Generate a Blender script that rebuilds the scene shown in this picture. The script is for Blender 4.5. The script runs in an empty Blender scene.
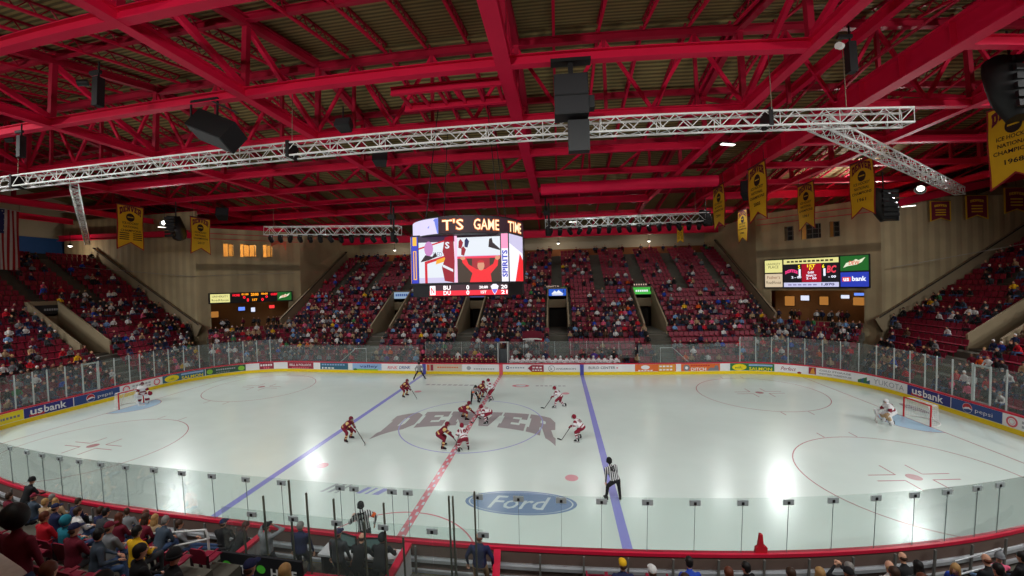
import bpy, math, random
from mathutils import Vector, Matrix, Quaternion
from mathutils.geometry import tessellate_polygon
PI = math.pi
SC = bpy.context.scene
COL = SC.collection
rnd = random.Random(11)
V = Vector

# ------------------------------------------------------------------ materials
def lin(c):
    c = c / 255.0
    return c / 12.92 if c <= 0.04045 else ((c + 0.055) / 1.055) ** 2.4

def rgb(r, g, b):
    return (lin(r), lin(g), lin(b), 1.0)

MATS = {}
def mat(name, c, rough=0.6, metal=0.0, var=0.12, scale=3.0, emit=0.0, spec=0.4):
    """A procedural Principled material: its colour is broken up by a little noise."""
    if name in MATS:
        return MATS[name]
    m = bpy.data.materials.new(name)
    m.use_nodes = True
    nt = m.node_tree
    p = nt.nodes['Principled BSDF']
    p.inputs['Roughness'].default_value = rough
    p.inputs['Metallic'].default_value = metal
    p.inputs['Specular IOR Level'].default_value = spec
    col = rgb(*c)
    if emit:
        p.inputs['Base Color'].default_value = (0.01, 0.01, 0.01, 1)
        p.inputs['Emission Color'].default_value = col
        p.inputs['Emission Strength'].default_value = emit
    elif var:
        tc = nt.nodes.new('ShaderNodeTexCoord')
        nz = nt.nodes.new('ShaderNodeTexNoise')
        nz.inputs['Scale'].default_value = scale
        nz.inputs['Detail'].default_value = 3.0
        mx = nt.nodes.new('ShaderNodeMix')
        mx.data_type = 'RGBA'
        mx.inputs[6].default_value = tuple(x * (1 - var) for x in col[:3]) + (1,)
        mx.inputs[7].default_value = tuple(min(1, x * (1 + var)) for x in col[:3]) + (1,)
        nt.links.new(tc.outputs['Object'], nz.inputs['Vector'])
        nt.links.new(nz.outputs['Fac'], mx.inputs[0])
        nt.links.new(mx.outputs[2], p.inputs['Base Color'])
    else:
        p.inputs['Base Color'].default_value = col
    m.diffuse_color = col
    MATS[name] = m
    return m

def mat_ribs(name, c, c2, axis, freq, rough=0.7):
    """Ribbed sheet: a wave along one world axis drives colour and bump."""
    m = mat(name, c, rough, var=0)
    nt = m.node_tree
    p = nt.nodes['Principled BSDF']
    tc = nt.nodes.new('ShaderNodeTexCoord')
    sx = nt.nodes.new('ShaderNodeSeparateXYZ')
    mul = nt.nodes.new('ShaderNodeMath'); mul.operation = 'MULTIPLY'
    mul.inputs[1].default_value = freq * 2 * PI
    sn = nt.nodes.new('ShaderNodeMath'); sn.operation = 'SINE'
    mr = nt.nodes.new('ShaderNodeMapRange')
    mr.inputs[1].default_value = -0.5; mr.inputs[2].default_value = 0.5
    nz = nt.nodes.new('ShaderNodeTexNoise'); nz.inputs['Scale'].default_value = 0.35
    nz.inputs['Detail'].default_value = 5
    mx = nt.nodes.new('ShaderNodeMix'); mx.data_type = 'RGBA'
    mx.inputs[6].default_value = rgb(*c); mx.inputs[7].default_value = rgb(*c2)
    mx2 = nt.nodes.new('ShaderNodeMix'); mx2.data_type = 'RGBA'; mx2.blend_type = 'MULTIPLY'
    mx2.inputs[0].default_value = 0.5
    bp_ = nt.nodes.new('ShaderNodeBump'); bp_.inputs['Strength'].default_value = 0.6
    bp_.inputs['Distance'].default_value = 0.05
    L = nt.links.new
    L(tc.outputs['Object'], sx.inputs[0]); L(sx.outputs[axis], mul.inputs[0]); L(mul.outputs[0], sn.inputs[0])
    L(sn.outputs[0], mr.inputs[0]); L(mr.outputs[0], mx.inputs[0]); L(tc.outputs['Object'], nz.inputs['Vector'])
    L(mx.outputs[2], mx2.inputs[6]); L(nz.outputs['Fac'], mx2.inputs[7]); L(mx2.outputs[2], p.inputs['Base Color'])
    L(mr.outputs[0], bp_.inputs['Height']); L(bp_.outputs[0], p.inputs['Normal'])
    return m

def mat_glass(name, tint, gloss=0.06, alpha=0.03):
    m = bpy.data.materials.new(name); m.use_nodes = True
    nt = m.node_tree
    for n in list(nt.nodes):
        nt.nodes.remove(n)
    out = nt.nodes.new('ShaderNodeOutputMaterial')
    tr = nt.nodes.new('ShaderNodeBsdfTransparent'); tr.inputs[0].default_value = tint + (1,)
    gl = nt.nodes.new('ShaderNodeBsdfGlossy'); gl.inputs['Roughness'].default_value = 0.04
    df = nt.nodes.new('ShaderNodeBsdfDiffuse'); df.inputs[0].default_value = (0.62, 0.68, 0.66, 1)
    fr = nt.nodes.new('ShaderNodeFresnel'); fr.inputs[0].default_value = 1.25
    m0 = nt.nodes.new('ShaderNodeMixShader'); m1 = nt.nodes.new('ShaderNodeMixShader')
    nz = nt.nodes.new('ShaderNodeTexNoise'); nz.inputs['Scale'].default_value = 2.0
    mr = nt.nodes.new('ShaderNodeMapRange'); mr.inputs[3].default_value = alpha * 0.93; mr.inputs[4].default_value = alpha * 1.07
    L = nt.links.new
    L(nz.outputs['Fac'], mr.inputs[0]); L(mr.outputs[0], m0.inputs[0])
    L(tr.outputs[0], m0.inputs[1]); L(df.outputs[0], m0.inputs[2])
    mm = nt.nodes.new('ShaderNodeMath'); mm.operation = 'MULTIPLY'; mm.inputs[1].default_value = gloss * 10
    L(fr.outputs[0], mm.inputs[0])
    L(mm.outputs[0], m1.inputs[0]); L(m0.outputs[0], m1.inputs[1]); L(gl.outputs[0], m1.inputs[2])
    L(m1.outputs[0], out.inputs[0])
    MATS[name] = m
    return m

# ------------------------------------------------------------------ mesh builder
def frame_from(d, up=V((0, 0, 1))):
    d = d.normalized()
    r = d.cross(up)
    if r.length < 1e-4:
        r = d.cross(V((0, 1, 0)))
    r.normalize()
    return r, r.cross(d).normalized(), d       # right, up, forward

class MB:
    def __init__(self):
        self.v = []; self.f = []; self.mi = []; self.mats = []; self.smooth = []; self.text_faces = []
    def slot(self, m):
        if m not in self.mats:
            self.mats.append(m)
        return self.mats.index(m)
    def add(self, verts, faces, m, smooth=False):
        k = len(self.v); s = self.slot(m)
        self.v.extend([tuple(p) for p in verts])
        for f in faces:
            self.f.append(tuple(i + k for i in f)); self.mi.append(s); self.smooth.append(smooth)
    def box(self, x0, x1, y0, y1, z0, z1, m, R=None, o=None):
        vs = [V((x, y, z)) for x in (x0, x1) for y in (y0, y1) for z in (z0, z1)]
        if R is not None: vs = [R @ p for p in vs]
        if o is not None: vs = [p + V(o) for p in vs]
        self.add(vs, [(0, 1, 3, 2), (4, 6, 7, 5), (0, 4, 5, 1), (2, 3, 7, 6), (0, 2, 6, 4), (1, 5, 7, 3)], m)
    def bar(self, a, b, w, h, m, up=V((0, 0, 1))):
        a = V(a); b = V(b); r, u, d = frame_from(b - a, up)
        vs = []
        for p in (a, b):
            for sx, sz in ((-1, -1), (1, -1), (1, 1), (-1, 1)):
                vs.append(p + r * (sx * w / 2) + u * (sz * h / 2))
        self.add(vs, [(3, 2, 1, 0), (4, 5, 6, 7), (0, 1, 5, 4), (1, 2, 6, 5), (2, 3, 7, 6), (3, 0, 4, 7)], m)
    def ibeam(self, a, b, w, dep, m, t=0.045, up=V((0, 0, 1))):
        """a, b lie on the underside of the bottom flange"""
        a = V(a); b = V(b); r, u, d = frame_from(b - a, up)
        self.bar(a + u * t / 2, b + u * t / 2, w, t, m, up)
        self.bar(a + u * (dep - t / 2), b + u * (dep - t / 2), w, t, m, up)
        self.bar(a + u * dep / 2, b + u * dep / 2, t, dep - 2 * t, m, up)
    def tube(self, a, b, r0, m, r1=None, n=8, caps=True, smooth=True):
        a = V(a); b = V(b); r1 = r0 if r1 is None else r1
        rr, u, d = frame_from(b - a)
        vs = []
        for p, q in ((a, r0), (b, r1)):
            for i in range(n):
                t = 2 * PI * i / n
                vs.append(p + rr * (math.cos(t) * q) + u * (math.sin(t) * q))
        fs = [(i, (i + 1) % n, n + (i + 1) % n, n + i) for i in range(n)]
        self.add(vs, fs, m, smooth)
        if caps:
            self.add(vs[:n], [tuple(range(n - 1, -1, -1))], m); self.add(vs[n:], [tuple(range(n))], m)
    def path(self, pts, r, m, n=8):
        for a, b in zip(pts, pts[1:]):
            self.tube(a, b, r, m, n=n)
        for p in pts[1:-1]:
            self.ball(p, (r, r, r), m, 4, n)
    def loft(self, rings, m, smooth=True, caps=True):
        """rings: lists of equal point counts"""
        n = len(rings[0]); vs = [p for r in rings for p in r]; fs = []
        for k in range(len(rings) - 1):
            for i in range(n):
                fs.append((k * n + i, k * n + (i + 1) % n, (k + 1) * n + (i + 1) % n, (k + 1) * n + i))
        self.add(vs, fs, m, smooth)
        if caps:
            self.add(rings[0], [tuple(range(n - 1, -1, -1))], m, smooth)
            self.add(rings[-1], [tuple(range(n))], m, smooth)
    def ball(self, c, r, m, ns=6, nr=10, R=None, smooth=True, z0=-1.0, z1=1.0):
        rings = []
        for k in range(ns + 1):
            t = math.asin(max(-1, min(1, z0))) + (math.asin(max(-1, min(1, z1))) - math.asin(max(-1, min(1, z0)))) * k / ns
            ring = []
            for i in range(nr):
                a = 2 * PI * i / nr
                p = V((r[0] * max(1e-3, math.cos(t)) * math.cos(a), r[1] * max(1e-3, math.cos(t)) * math.sin(a), r[2] * math.sin(t)))
                if R is not None: p = R @ p
                ring.append(p + V(c))
            rings.append(ring)
        self.loft(rings, m, smooth)
    def poly(self, loops, fn, m, thick=0.0):
        """a flat polygon (outer loop + holes in 2D) mapped by fn(x, z, depth)"""
        l3 = [[V((x, y, 0)) for x, y in lp] for lp in loops]
        tris = tessellate_polygon(l3)
        flat = [p for lp in loops for p in lp]
        self.add([fn(x, y, 0) for x, y in flat], tris, m)
        if thick:
            self.add([fn(x, y, -thick) for x, y in flat], [t[::-1] for t in tris], m)
            for lp in loops:
                n = len(lp)
                self.add([fn(x, y, 0) for x, y in lp] + [fn(x, y, -thick) for x, y in lp],
                         [(i, (i + 1) % n, n + (i + 1) % n, n + i) for i in range(n)], m)
    def mesh(self, name):
        me = bpy.data.meshes.new(name)
        me.from_pydata(self.v, [], self.f)
        for m in self.mats: me.materials.append(m)
        me.polygons.foreach_set('material_index', self.mi)
        me.polygons.foreach_set('use_smooth', self.smooth)
        me.update()
        return me
    def split_text(self):
        """(lettering, everything else) as two builders"""
        isx = set(i for a, b in self.text_faces for i in range(a, b)); out = []
        for want in (True, False):
            q = MB()
            for i, f in enumerate(self.f):
                if (i in isx) == want:
                    k = len(q.v); q.v.extend(self.v[j] for j in f); q.f.append(tuple(range(k, k + len(f)))); q.mi.append(q.slot(self.mats[self.mi[i]])); q.smooth.append(False)
            out.append(q)
        return out
    def build(self, name, parent=None, loc=None):
        return link(name, self.mesh(name), parent, loc)

def link(name, me, parent=None, loc=None, rz=0.0):
    o = bpy.data.objects.new(name, me)
    COL.objects.link(o)
    if parent is not None: o.parent = parent
    if loc is not None: o.location = loc
    if rz: o.rotation_euler = (0, 0, rz)
    return o

def tag(o, label, cat=None, group=None, kind=None):
    if label: o['label'] = label
    if cat: o['category'] = cat
    if group: o['group'] = group
    if kind: o['kind'] = kind
    return o

def empty(name, loc=(0, 0, 0), rz=0.0):
    o = bpy.data.objects.new(name, None)
    o.empty_display_size = 0.2
    COL.objects.link(o); o.location = loc; o.rotation_euler = (0, 0, rz)
    return o

def struct(o, label=None, cat=None, group=None):
    return tag(o, label, cat, group, 'structure')

KIDS = {}
def copy_tree(o, parent=None):
    c = o.copy(); COL.objects.link(c)
    if parent is not None: c.parent = parent
    for ch in list(o.children):
        copy_tree(ch, c)
    return c

# ------------------------------------------------------------------ lettering
_TC = {}
def text_geo(body, bold=0.0, shear=0.0):
    key = (body, bold, shear)
    if key in _TC: return _TC[key]
    cu = bpy.data.curves.new('lettering', 'FONT')
    cu.body = body; cu.resolution_u = 2; cu.offset = bold; cu.shear = shear
    ob = bpy.data.objects.new('lettering', cu)
    COL.objects.link(ob)
    dg = bpy.context.evaluated_depsgraph_get()
    me = bpy.data.meshes.new_from_object(ob.evaluated_get(dg))
    vs = [(p.co.x, p.co.y) for p in me.vertices]; fs = [tuple(p.vertices) for p in me.polygons]
    bpy.data.objects.remove(ob); bpy.data.curves.remove(cu); bpy.data.meshes.remove(me)
    x0 = min(x for x, y in vs); x1 = max(x for x, y in vs); y0 = min(y for x, y in vs); y1 = max(y for x, y in vs)
    vs = [((x - x0) / (x1 - x0) - 0.5, (y - y0) / (y1 - y0) - 0.5) for x, y in vs]
    _TC[key] = (vs, fs)
    return _TC[key]

def txt(mb, body, fn, cx, cz, w, h, m, off=0.006, bold=0.0, shear=0.0):
    vs, fs = text_geo(body, bold, shear); mb.text_faces.append((len(mb.f), len(mb.f) + len(fs)))
    mb.add([fn(cx + x * w, cz + y * h, off) for x, y in vs], fs, m)

def rect(mb, fn, x0, x1, z0, z1, m, off=0.0, nx=1):
    vs = []; fs = []
    for i in range(nx + 1):
        x = x0 + (x1 - x0) * i / nx
        vs += [fn(x, z0, off), fn(x, z1, off)]
    for i in range(nx):
        fs.append((2 * i, 2 * i + 2, 2 * i + 3, 2 * i + 1))
    mb.add(vs, fs, m)

def disc(mb, fn, cx, cz, rx, rz, m, off=0.0, a0=0.0, a1=2 * PI, n=28, inner=0.0):
    vs = []; fs = []
    for i in range(n + 1):
        a = a0 + (a1 - a0) * i / n
        vs += [fn(cx + rx * inner * math.cos(a), cz + rz * inner * math.sin(a), off),
               fn(cx + rx * math.cos(a), cz + rz * math.sin(a), off)]
    for i in range(n):
        fs.append((2 * i, 2 * i + 1, 2 * i + 3, 2 * i + 2))
    mb.add(vs, fs, m)

def shape(mb, fn, pts, m, off=0.0):
    mb.poly([pts], lambda x, z, d: fn(x, z, off), m)

def plane_fn(o, right, up, normal):
    o = V(o); right = V(right).normalized(); up = V(up).normalized(); normal = V(normal).normalized()
    return lambda x, z, d: o + right * x + up * z + normal * d

# block slab letters on a unit cell
BLOCK = {
 'D': [[(0,0),(0,.25),(.07,.25),(.07,.75),(0,.75),(0,1),(.74,1),(1,.8),(1,.2),(.74,0)], [(.43,.29),(.43,.71),(.56,.71),(.62,.65),(.62,.35),(.56,.29)]],
 'E': [[(0,0),(0,.25),(.07,.25),(.07,.75),(0,.75),(0,1),(1,1),(1,.62),(.78,.62),(.78,.73),(.44,.73),(.44,.61),(.72,.61),(.72,.39),(.44,.39),(.44,.27),(.78,.27),(.78,.38),(1,.38),(1,0)]],
 'N': [[(0,0),(0,.25),(.06,.25),(.06,.75),(0,.75),(0,1),(.42,1),(.66,.6),(.66,.76),(.56,.76),(.56,1),(1,1),(1,.76),(.95,.76),(.95,0),(.64,0),(.37,.46),(.37,.25),(.45,.25),(.45,0)]],
 'V': [[(0,1),(.5,1),(.5,.77),(.43,.77),(.53,.44),(.63,.77),(.56,.77),(.56,1),(1,1),(1,.77),(.94,.77),(.7,0),(.32,0),(.06,.77),(0,.77)]],
 'R': [[(0,0),(0,.25),(.07,.25),(.07,.75),(0,.75),(0,1),(.78,1),(.98,.86),(.98,.56),(.84,.45),(.93,.25),(1,.25),(1,0),(.68,0),(.52,.38),(.44,.38),(.44,.25),(.5,.25),(.5,0)], [(.44,.6),(.44,.75),(.6,.75),(.63,.72),(.63,.63),(.6,.6)]],
}
def subdiv(loop, k=4):
    out = []
    n = len(loop)
    for i in range(n):
        (x0, y0), (x1, y1) = loop[i], loop[(i + 1) % n]
        for j in range(k):
            out.append((x0 + (x1 - x0) * j / k, y0 + (y1 - y0) * j / k))
    return out

def block_word(mb, word, warp, m, gap=0.06):
    """word in slab letters over x 0..1, y 0..1 -> warp(x, y) -> point"""
    n = len(word)
    for i, ch in enumerate(word):
        loops = [[((i + gap / 2 + x * (1 - gap)) / n, y) for x, y in subdiv(lp)] for lp in BLOCK[ch]]
        l3 = [[warp(x, y) for x, y in lp] for lp in loops]
        mb.add([p for lp in l3 for p in lp], tessellate_polygon(l3), m)

# ------------------------------------------------------------------ rink outline (inner face of the boards)
HL, HW, CR = 30.6, 12.95, 8.53
AX = HL - CR; AY = HW - CR; QA = PI * CR / 2
SMAX = 2 * AX + 2 * QA + 2 * AY
def rink(s):
    """arc length from the middle of the far boards, + to the right -> x, y, inward normal"""
    g = 1 if s >= 0 else -1; t = abs(s)
    if t <= AX: x, y, nx, ny = t, HW, 0, -1
    elif t <= AX + QA:
        a = PI / 2 - (t - AX) / CR; x, y = AX + CR * math.cos(a), AY + CR * math.sin(a); nx, ny = -math.cos(a), -math.sin(a)
    elif t <= AX + QA + 2 * AY: x, y, nx, ny = HL, AY - (t - AX - QA), -1, 0
    elif t <= AX + 2 * QA + 2 * AY:
        a = -(t - AX - QA - 2 * AY) / CR; x, y = AX + CR * math.cos(a), -AY + CR * math.sin(a); nx, ny = -math.cos(a), -math.sin(a)
    else: x, y, nx, ny = AX - (t - AX - 2 * QA - 2 * AY), -HW, 0, 1
    return g * x, y, g * nx, ny
_rink0 = rink
def _near(x, y):
    # the near corners of this rink are flatter and start earlier than the far ones
    if y < -4.0 and abs(x) > 10.0:
        q = min(1.0, (abs(x) - 10.0) / 20.6)
        y = max(y, -HW + 8.0 * (1 - math.sqrt(1 - q * q)))
    return x, y
def rink(s):
    x, y, nx, ny = _rink0(s)
    if y < -4.0:
        x0, y0 = _near(*_rink0(s - .02)[:2]); x1, y1 = _near(*_rink0(s + .02)[:2])
        t = V((x1 - x0, y1 - y0)); x, y = _near(x, y)
        if t.length > 1e-6:
            t.normalize(); n = V((t.y, -t.x))
            if n.x * x + n.y * y > 0: n = -n
            nx, ny = n.x, n.y
    return x, y, nx, ny
def board_fn(s, z, d):
    x, y, nx, ny = rink(s)
    return V((x + nx * d, y + ny * d, z))
PANO = True
PW_ICE = 2900
PW_FAR = 1500
PW_UP = 4500
PW_HOUSE = 110
EXPO = 0.12
# ================================================================== THE RINK
def ice_mat(name, c, rough=0.2, var=0.05):
    m = mat(name, c, rough, 0, var, 0.6, spec=0.5)
    nt = m.node_tree; p = nt.nodes['Principled BSDF']
    tc = nt.nodes.new('ShaderNodeTexCoord'); mp = nt.nodes.new('ShaderNodeMapping')
    mp.inputs['Scale'].default_value = (0.5, 2.2, 1)
    nz = nt.nodes.new('ShaderNodeTexNoise'); nz.inputs['Scale'].default_value = 0.7; nz.inputs['Detail'].default_value = 6
    mr = nt.nodes.new('ShaderNodeMapRange'); mr.inputs[3].default_value = rough * 0.75; mr.inputs[4].default_value = rough * 1.5
    nt.links.new(tc.outputs['Object'], mp.inputs[0]); nt.links.new(mp.outputs[0], nz.inputs['Vector'])
    nt.links.new(nz.outputs['Fac'], mr.inputs[0]); nt.links.new(mr.outputs[0], p.inputs['Roughness'])
    return m
ICE = ice_mat('ice', (219, 233, 227))
I_RED = ice_mat('ice_red', (218, 132, 142)); I_BLUE = ice_mat('ice_blue', (146, 148, 222))
I_RING = ice_mat('ice_dark_red', (188, 142, 144)); I_CIRC = ice_mat('ice_pale_blue', (168, 170, 222))
I_GREY = ice_mat('ice_grey', (166, 158, 160)); I_CREASE = ice_mat('ice_crease', (172, 206, 230))
I_OVAL = ice_mat('ice_oval', (126, 150, 184)); I_PALE = ice_mat('ice_pale', (206, 220, 226)); I_FAINT = ice_mat('ice_faint', (176, 182, 184))

SS = [-SMAX / 2 + 0.0]
def s_samples(a, b, step=0.45):
    n = max(1, int(math.ceil((b - a) / step)))
    return [a + (b - a) * i / n for i in range(n + 1)]
HALF = SMAX / 2 + 0.0
HALF = AX + 2 * QA + 2 * AY + AX       # half the perimeter: middle of far side to middle of near side
ring_s = s_samples(-HALF, HALF, 0.4)[:-1]
mb = MB()
outl = [rink(s)[:2] for s in ring_s]
mb.add([(x, y, 0.0) for x, y in outl], [tuple(range(len(outl) - 1, -1, -1))], ICE)
ice = struct(mb.build('floor_ice'), 'white ice sheet of the rink with painted lines', 'ice rink')

def mark(name, label=None):
    return MB()
def gnd(z):
    return lambda x, y, d=0: V((x, y, z))
def line_x(mb, x, w, m, z=0.004):
    mb.add([(x - w / 2, -HW, z), (x + w / 2, -HW, z), (x + w / 2, HW, z), (x - w / 2, HW, z)], [(0, 1, 2, 3)], m)
FT = 0.3048
for sx in (-1, 1):
    mb = MB(); line_x(mb, sx * 25.5 * FT, 0.34, I_BLUE); tag(mb.build('blue_line', ice), 'blue line painted across the ice')
    gy = AY + math.sqrt(CR ** 2 - (89 * FT - AX) ** 2)
    mb = MB(); x = sx * 89 * FT
    mb.add([(x - .035, -gy, .004), (x + .035, -gy, .004), (x + .035, gy, .004), (x - .035, gy, .004)], [(0, 1, 2, 3)], I_RING)
    tag(mb.build('goal_line', ice), 'thin dark red goal line')
    mb = MB()
    a0, a1 = (PI / 2, 3 * PI / 2) if sx > 0 else (-PI / 2, PI / 2)
    disc(mb, lambda px, py, d: V((px, py, .003)), x, 0, 1.83, 1.83, I_CREASE, 0, a0, a1)
    disc(mb, lambda px, py, d: V((px, py, .0045)), x, 0, 1.86, 1.86, I_RING, 0, a0, a1, inner=.97)
    tag(mb.build('goal_crease', ice), 'pale blue half circle in front of the goal')
mb = MB(); line_x(mb, 0, 0.32, I_RED)
for i in range(36):
    y = -12.4 + i * 0.71
    for q in (-1, 1):
        mb.add([(q * .075 - .05, y + q * .16, .006), (q * .075 + .05, y + q * .16, .006), (q * .075 + .05, y + q * .16 + .22, .006), (q * .075 - .05, y + q * .16 + .22, .006)], [(0, 1, 2, 3)], I_PALE)
tag(mb.build('centre_line', ice), 'red chequered centre line')
mb = MB(); disc(mb, gnd(.005), 0, 0, 4.57, 4.57, I_CIRC, n=72, inner=.984)
tag(mb.build('centre_circle', ice), 'thin blue centre circle')
for sx in (-1, 1):
    for sy in (-1, 1):
        cx, cy = sx * 69 * FT, sy * 22 * FT
        mb = MB(); disc(mb, gnd(.005), cx, cy, 4.6, 4.6, I_RING, n=64, inner=.987)
        for q in (-1, 1):
            for hx in (-0.9, 0.9):
                mb.add([(cx + hx - .03, cy + q * 4.55, .005), (cx + hx + .03, cy + q * 4.55, .005), (cx + hx + .03, cy + q * 5.2, .005), (cx + hx - .03, cy + q * 5.2, .005)], [(0, 1, 2, 3)][::q] if q > 0 else [(0, 3, 2, 1)], I_RING)
        for qx in (-1, 1):
            for qy in (-1, 1):
                ax, ay = cx + qx * .6, cy + qy * .26
                mb.box(min(ax, ax + qx * 1.2), max(ax, ax + qx * 1.2), ay - .03, ay + .03, .001, .005, I_RING)
                mb.box(ax - .03, ax + .03, min(ay, ay + qy * .9), max(ay, ay + qy * .9), .001, .005, I_RING)
        tag(mb.build('faceoff_circle', ice), 'dark red faceoff circle with hash marks')
        mb = MB(); disc(mb, gnd(.006), cx, cy, .3, .3, I_RING, n=20)
        tag(mb.build('faceoff_spot', ice), 'dark red faceoff spot')
        mb = MB(); disc(mb, gnd(.006), sx * 20 * FT, cy, .3, .3, ice_mat('ice_spot', (222, 160, 168)), n=20)
        tag(mb.build('neutral_spot', ice), 'red faceoff spot')
mb = MB(); disc(mb, gnd(.005), 0, -HW, 3.05, 3.05, I_RED, 0, 0, PI, n=40, inner=.98)
tag(mb.build('referee_crease', ice), 'thin red half circle at the near boards')
# the arched word at centre ice: flat top, rising foot, stretched feet at both ends
def warp_centre(u, v):
    t = u * 2 - 1
    x = t * (3.62 + 1.75 * abs(t) ** 3 * (1.0))
    x = t * 5.42
    top = 2.05 - 0.55 * t * t - 0.85 * t ** 6
    bot = -0.55 - 1.55 * t * t - 1.35 * abs(t) ** 9
    return V((x * (1 - .10 * (1 - v) * (1 - abs(t))), bot + (top - bot) * v, .0042))
mb = MB(); block_word(mb, 'DENVER', warp_centre, I_GREY, .07)
tag(mb.build('ice_lettering', ice), 'large grey arched DENVER lettering at centre ice')
mb = MB()
disc(mb, gnd(.003), 3.98, -8.84, 2.26, .87, I_OVAL, n=48)
disc(mb, gnd(.0045), 3.98, -8.84, 2.12, .79, I_PALE, n=48, inner=.972)
fo = lambda x, y, d=0: V((x, y, .005))
txt(mb, 'Ford', fo, 3.95, -8.85, 2.5, .92, I_PALE, bold=.008, shear=.35)
tag(mb.build('ice_emblem', ice), 'blue oval reading Ford in pale script on the near ice')
mb = MB()
for i, (xx, w) in enumerate(((-4.75, .18), (-4.4, .18), (-4.05, .12))):
    mb.add([(xx, -9.0, .004), (xx + w, -9.0, .004), (xx + w + .35, -8.25, .004), (xx + .35, -8.25, .004)], [(0, 1, 2, 3)], I_FAINT)
for i, (xx, w) in enumerate(((-3.1, .22), (-2.7, .12), (-2.35, .3))):
    mb.add([(xx, -8.9, .004), (xx + w, -8.9, .004), (xx + w + .28, -8.35, .004), (xx + .28, -8.35, .004)], [(0, 1, 2, 3)], I_CIRC)
tag(mb.build('ice_advert', ice), 'faint slanted strokes of an advert on the near ice')
mb = MB()
for i in range(9):
    mb.add([(-6.2 + i * .5, 8.75, .004), (-5.85 + i * .5, 8.75, .004), (-5.8 + i * .5, 9.1, .004), (-6.15 + i * .5, 9.1, .004)], [(0, 1, 2, 3)], I_FAINT)
tag(mb.build('ice_advert', ice), 'faint grey advert strip near the far boards')
mb = MB(); disc(mb, gnd(.004), 2.3, 8.9, .75, .42, I_RED, n=24, inner=.6); disc(mb, gnd(.004), 2.3, 8.9, .45, .16, I_PALE, n=20)
for i in range(7):
    mb.add([(3.6 + i * .38, 8.8, .004), (3.85 + i * .38, 8.8, .004), (3.85 + i * .38, 9.1, .004), (3.6 + i * .38, 9.1, .004)], [(0, 1, 2, 3)], I_FAINT)
tag(mb.build('ice_advert', ice), 'small red oval advert near the far boards')
mb = MB(); disc(mb, gnd(.004), 29.1, 2.4, .35, 1.1, I_GREY, n=30, inner=.55); disc(mb, gnd(.004), 29.1, 2.4, .12, .6, I_GREY, n=16)
tag(mb.build('ice_advert', ice), 'grey oval emblem behind the right goal')

# ------------------------------------------------------------------ boards
W_PANEL = mat('board_white', (236, 236, 238), .35, var=.03)
W_KICK = mat('board_yellow', (244, 212, 14), .4, var=.06)
W_CAP = mat('cap_red', (205, 30, 62), .35, var=.06)
W_OUT = mat('board_outside', (104, 84, 76), .7)
STEEL_D = mat('dark_steel', (52, 52, 54), .45, .6)
STEEL_L = mat('light_steel', (190, 192, 196), .4, .5)
def sweep(mb, prof, m, a=-HALF, b=HALF, step=.4, closed=True):
    ss = s_samples(a, b, step); n = len(prof); vs = []
    for s in ss:
        vs += [board_fn(s, z, d) for d, z in prof]
    fs = []
    for k in range(len(ss) - 1):
        for i in range(n if closed else n - 1):
            j = (i + 1) % n
            fs.append((k * n + i, (k + 1) * n + i, (k + 1) * n + j, k * n + j))
    mb.add(vs, fs, m)
    if closed:
        mb.add(vs[:n], [tuple(range(n))], m); mb.add(vs[-n:], [tuple(range(n - 1, -1, -1))], m)
boards = empty('rink_boards', (0, HW, 0))
boards.location = (0, 0, 0)
tag(boards, 'white dasher boards with yellow kick plate and red cap rail around the ice', 'rink boards')
mb = MB(); sweep(mb, [(0, .28), (0, 1.0), (-.1, 1.0), (-.1, .28)], W_PANEL); tag(mb.build('board_panel', boards), 'white board panel')
mb = MB(); sweep(mb, [(.02, 0), (.02, .28), (-.1, .28), (-.1, 0)], W_KICK); tag(mb.build('kick_plate', boards), 'yellow kick plate')
mb = MB(); sweep(mb, [(.02, 1.0), (.02, 1.1), (-.15, 1.1), (-.15, 1.0)], W_CAP); tag(mb.build('cap_rail', boards), 'red cap rail')
mb = MB(); sweep(mb, [(-.1, .62), (-.1, 1.0), (-.13, 1.0), (-.13, .62)], W_OUT)
sweep(mb, [(-.1, .45), (-.1, .55), (-.2, .55), (-.2, .45)], STEEL_L); sweep(mb, [(-.1, .1), (-.1, .2), (-.2, .2), (-.2, .1)], STEEL_L)
sweep(mb, [(-.1, .2), (-.1, .45), (-.12, .45), (-.12, .2)], W_OUT)
mb.build('outer_frame', boards)
for s in [q for q in s_samples(-HALF, HALF, 1.25)]:
    if abs(s) > 54:
        mb = MB(); p0 = board_fn(s, 0, -.24); p1 = board_fn(s, 1.0, -.24); mb.bar(p0, p1, .05, .06, mat('frame_grey', (104, 102, 98), .5), up=V((0, 1, 0))); mb.build('stiffener_post', boards)

# adverts fixed to the boards: (s0, s1, background, painter)
AD = {k: mat('ad_' + k, c, .35, var=.03) for k, c in dict(
    navy=(40, 44, 128), blue=(44, 74, 140), white=(240, 240, 242), yellow=(244, 222, 30), red=(196, 36, 52), green=(52, 120, 70),
    dgreen=(50, 84, 66), lime=(140, 196, 60), grey=(128, 128, 136), orange=(226, 112, 52), gold=(226, 158, 62), maroon=(156, 44, 66),
    teal=(52, 104, 130), sky=(150, 186, 226), black=(26, 26, 30), pink=(226, 96, 112), purple=(82, 84, 170), tan=(214, 196, 176), lgrey=(170, 174, 182), maroon2=(150, 30, 60)).items()}
AZ0, AZ1 = .31, .985
def ad_base(s0, s1, bg, name='advert_panel'):
    mb = MB(); n = max(2, int((s1 - s0) / .3))
    rect(mb, board_fn, s0, s1, AZ0, AZ1, AD[bg], .006, n)
    return mb
def mtxt(mb, body, s, z, w, h, m, bold=0.0, shear=0.0, off=.012):
    txt(mb, body, board_fn, s, z, w, h, AD[m], off, bold, shear)
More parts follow.
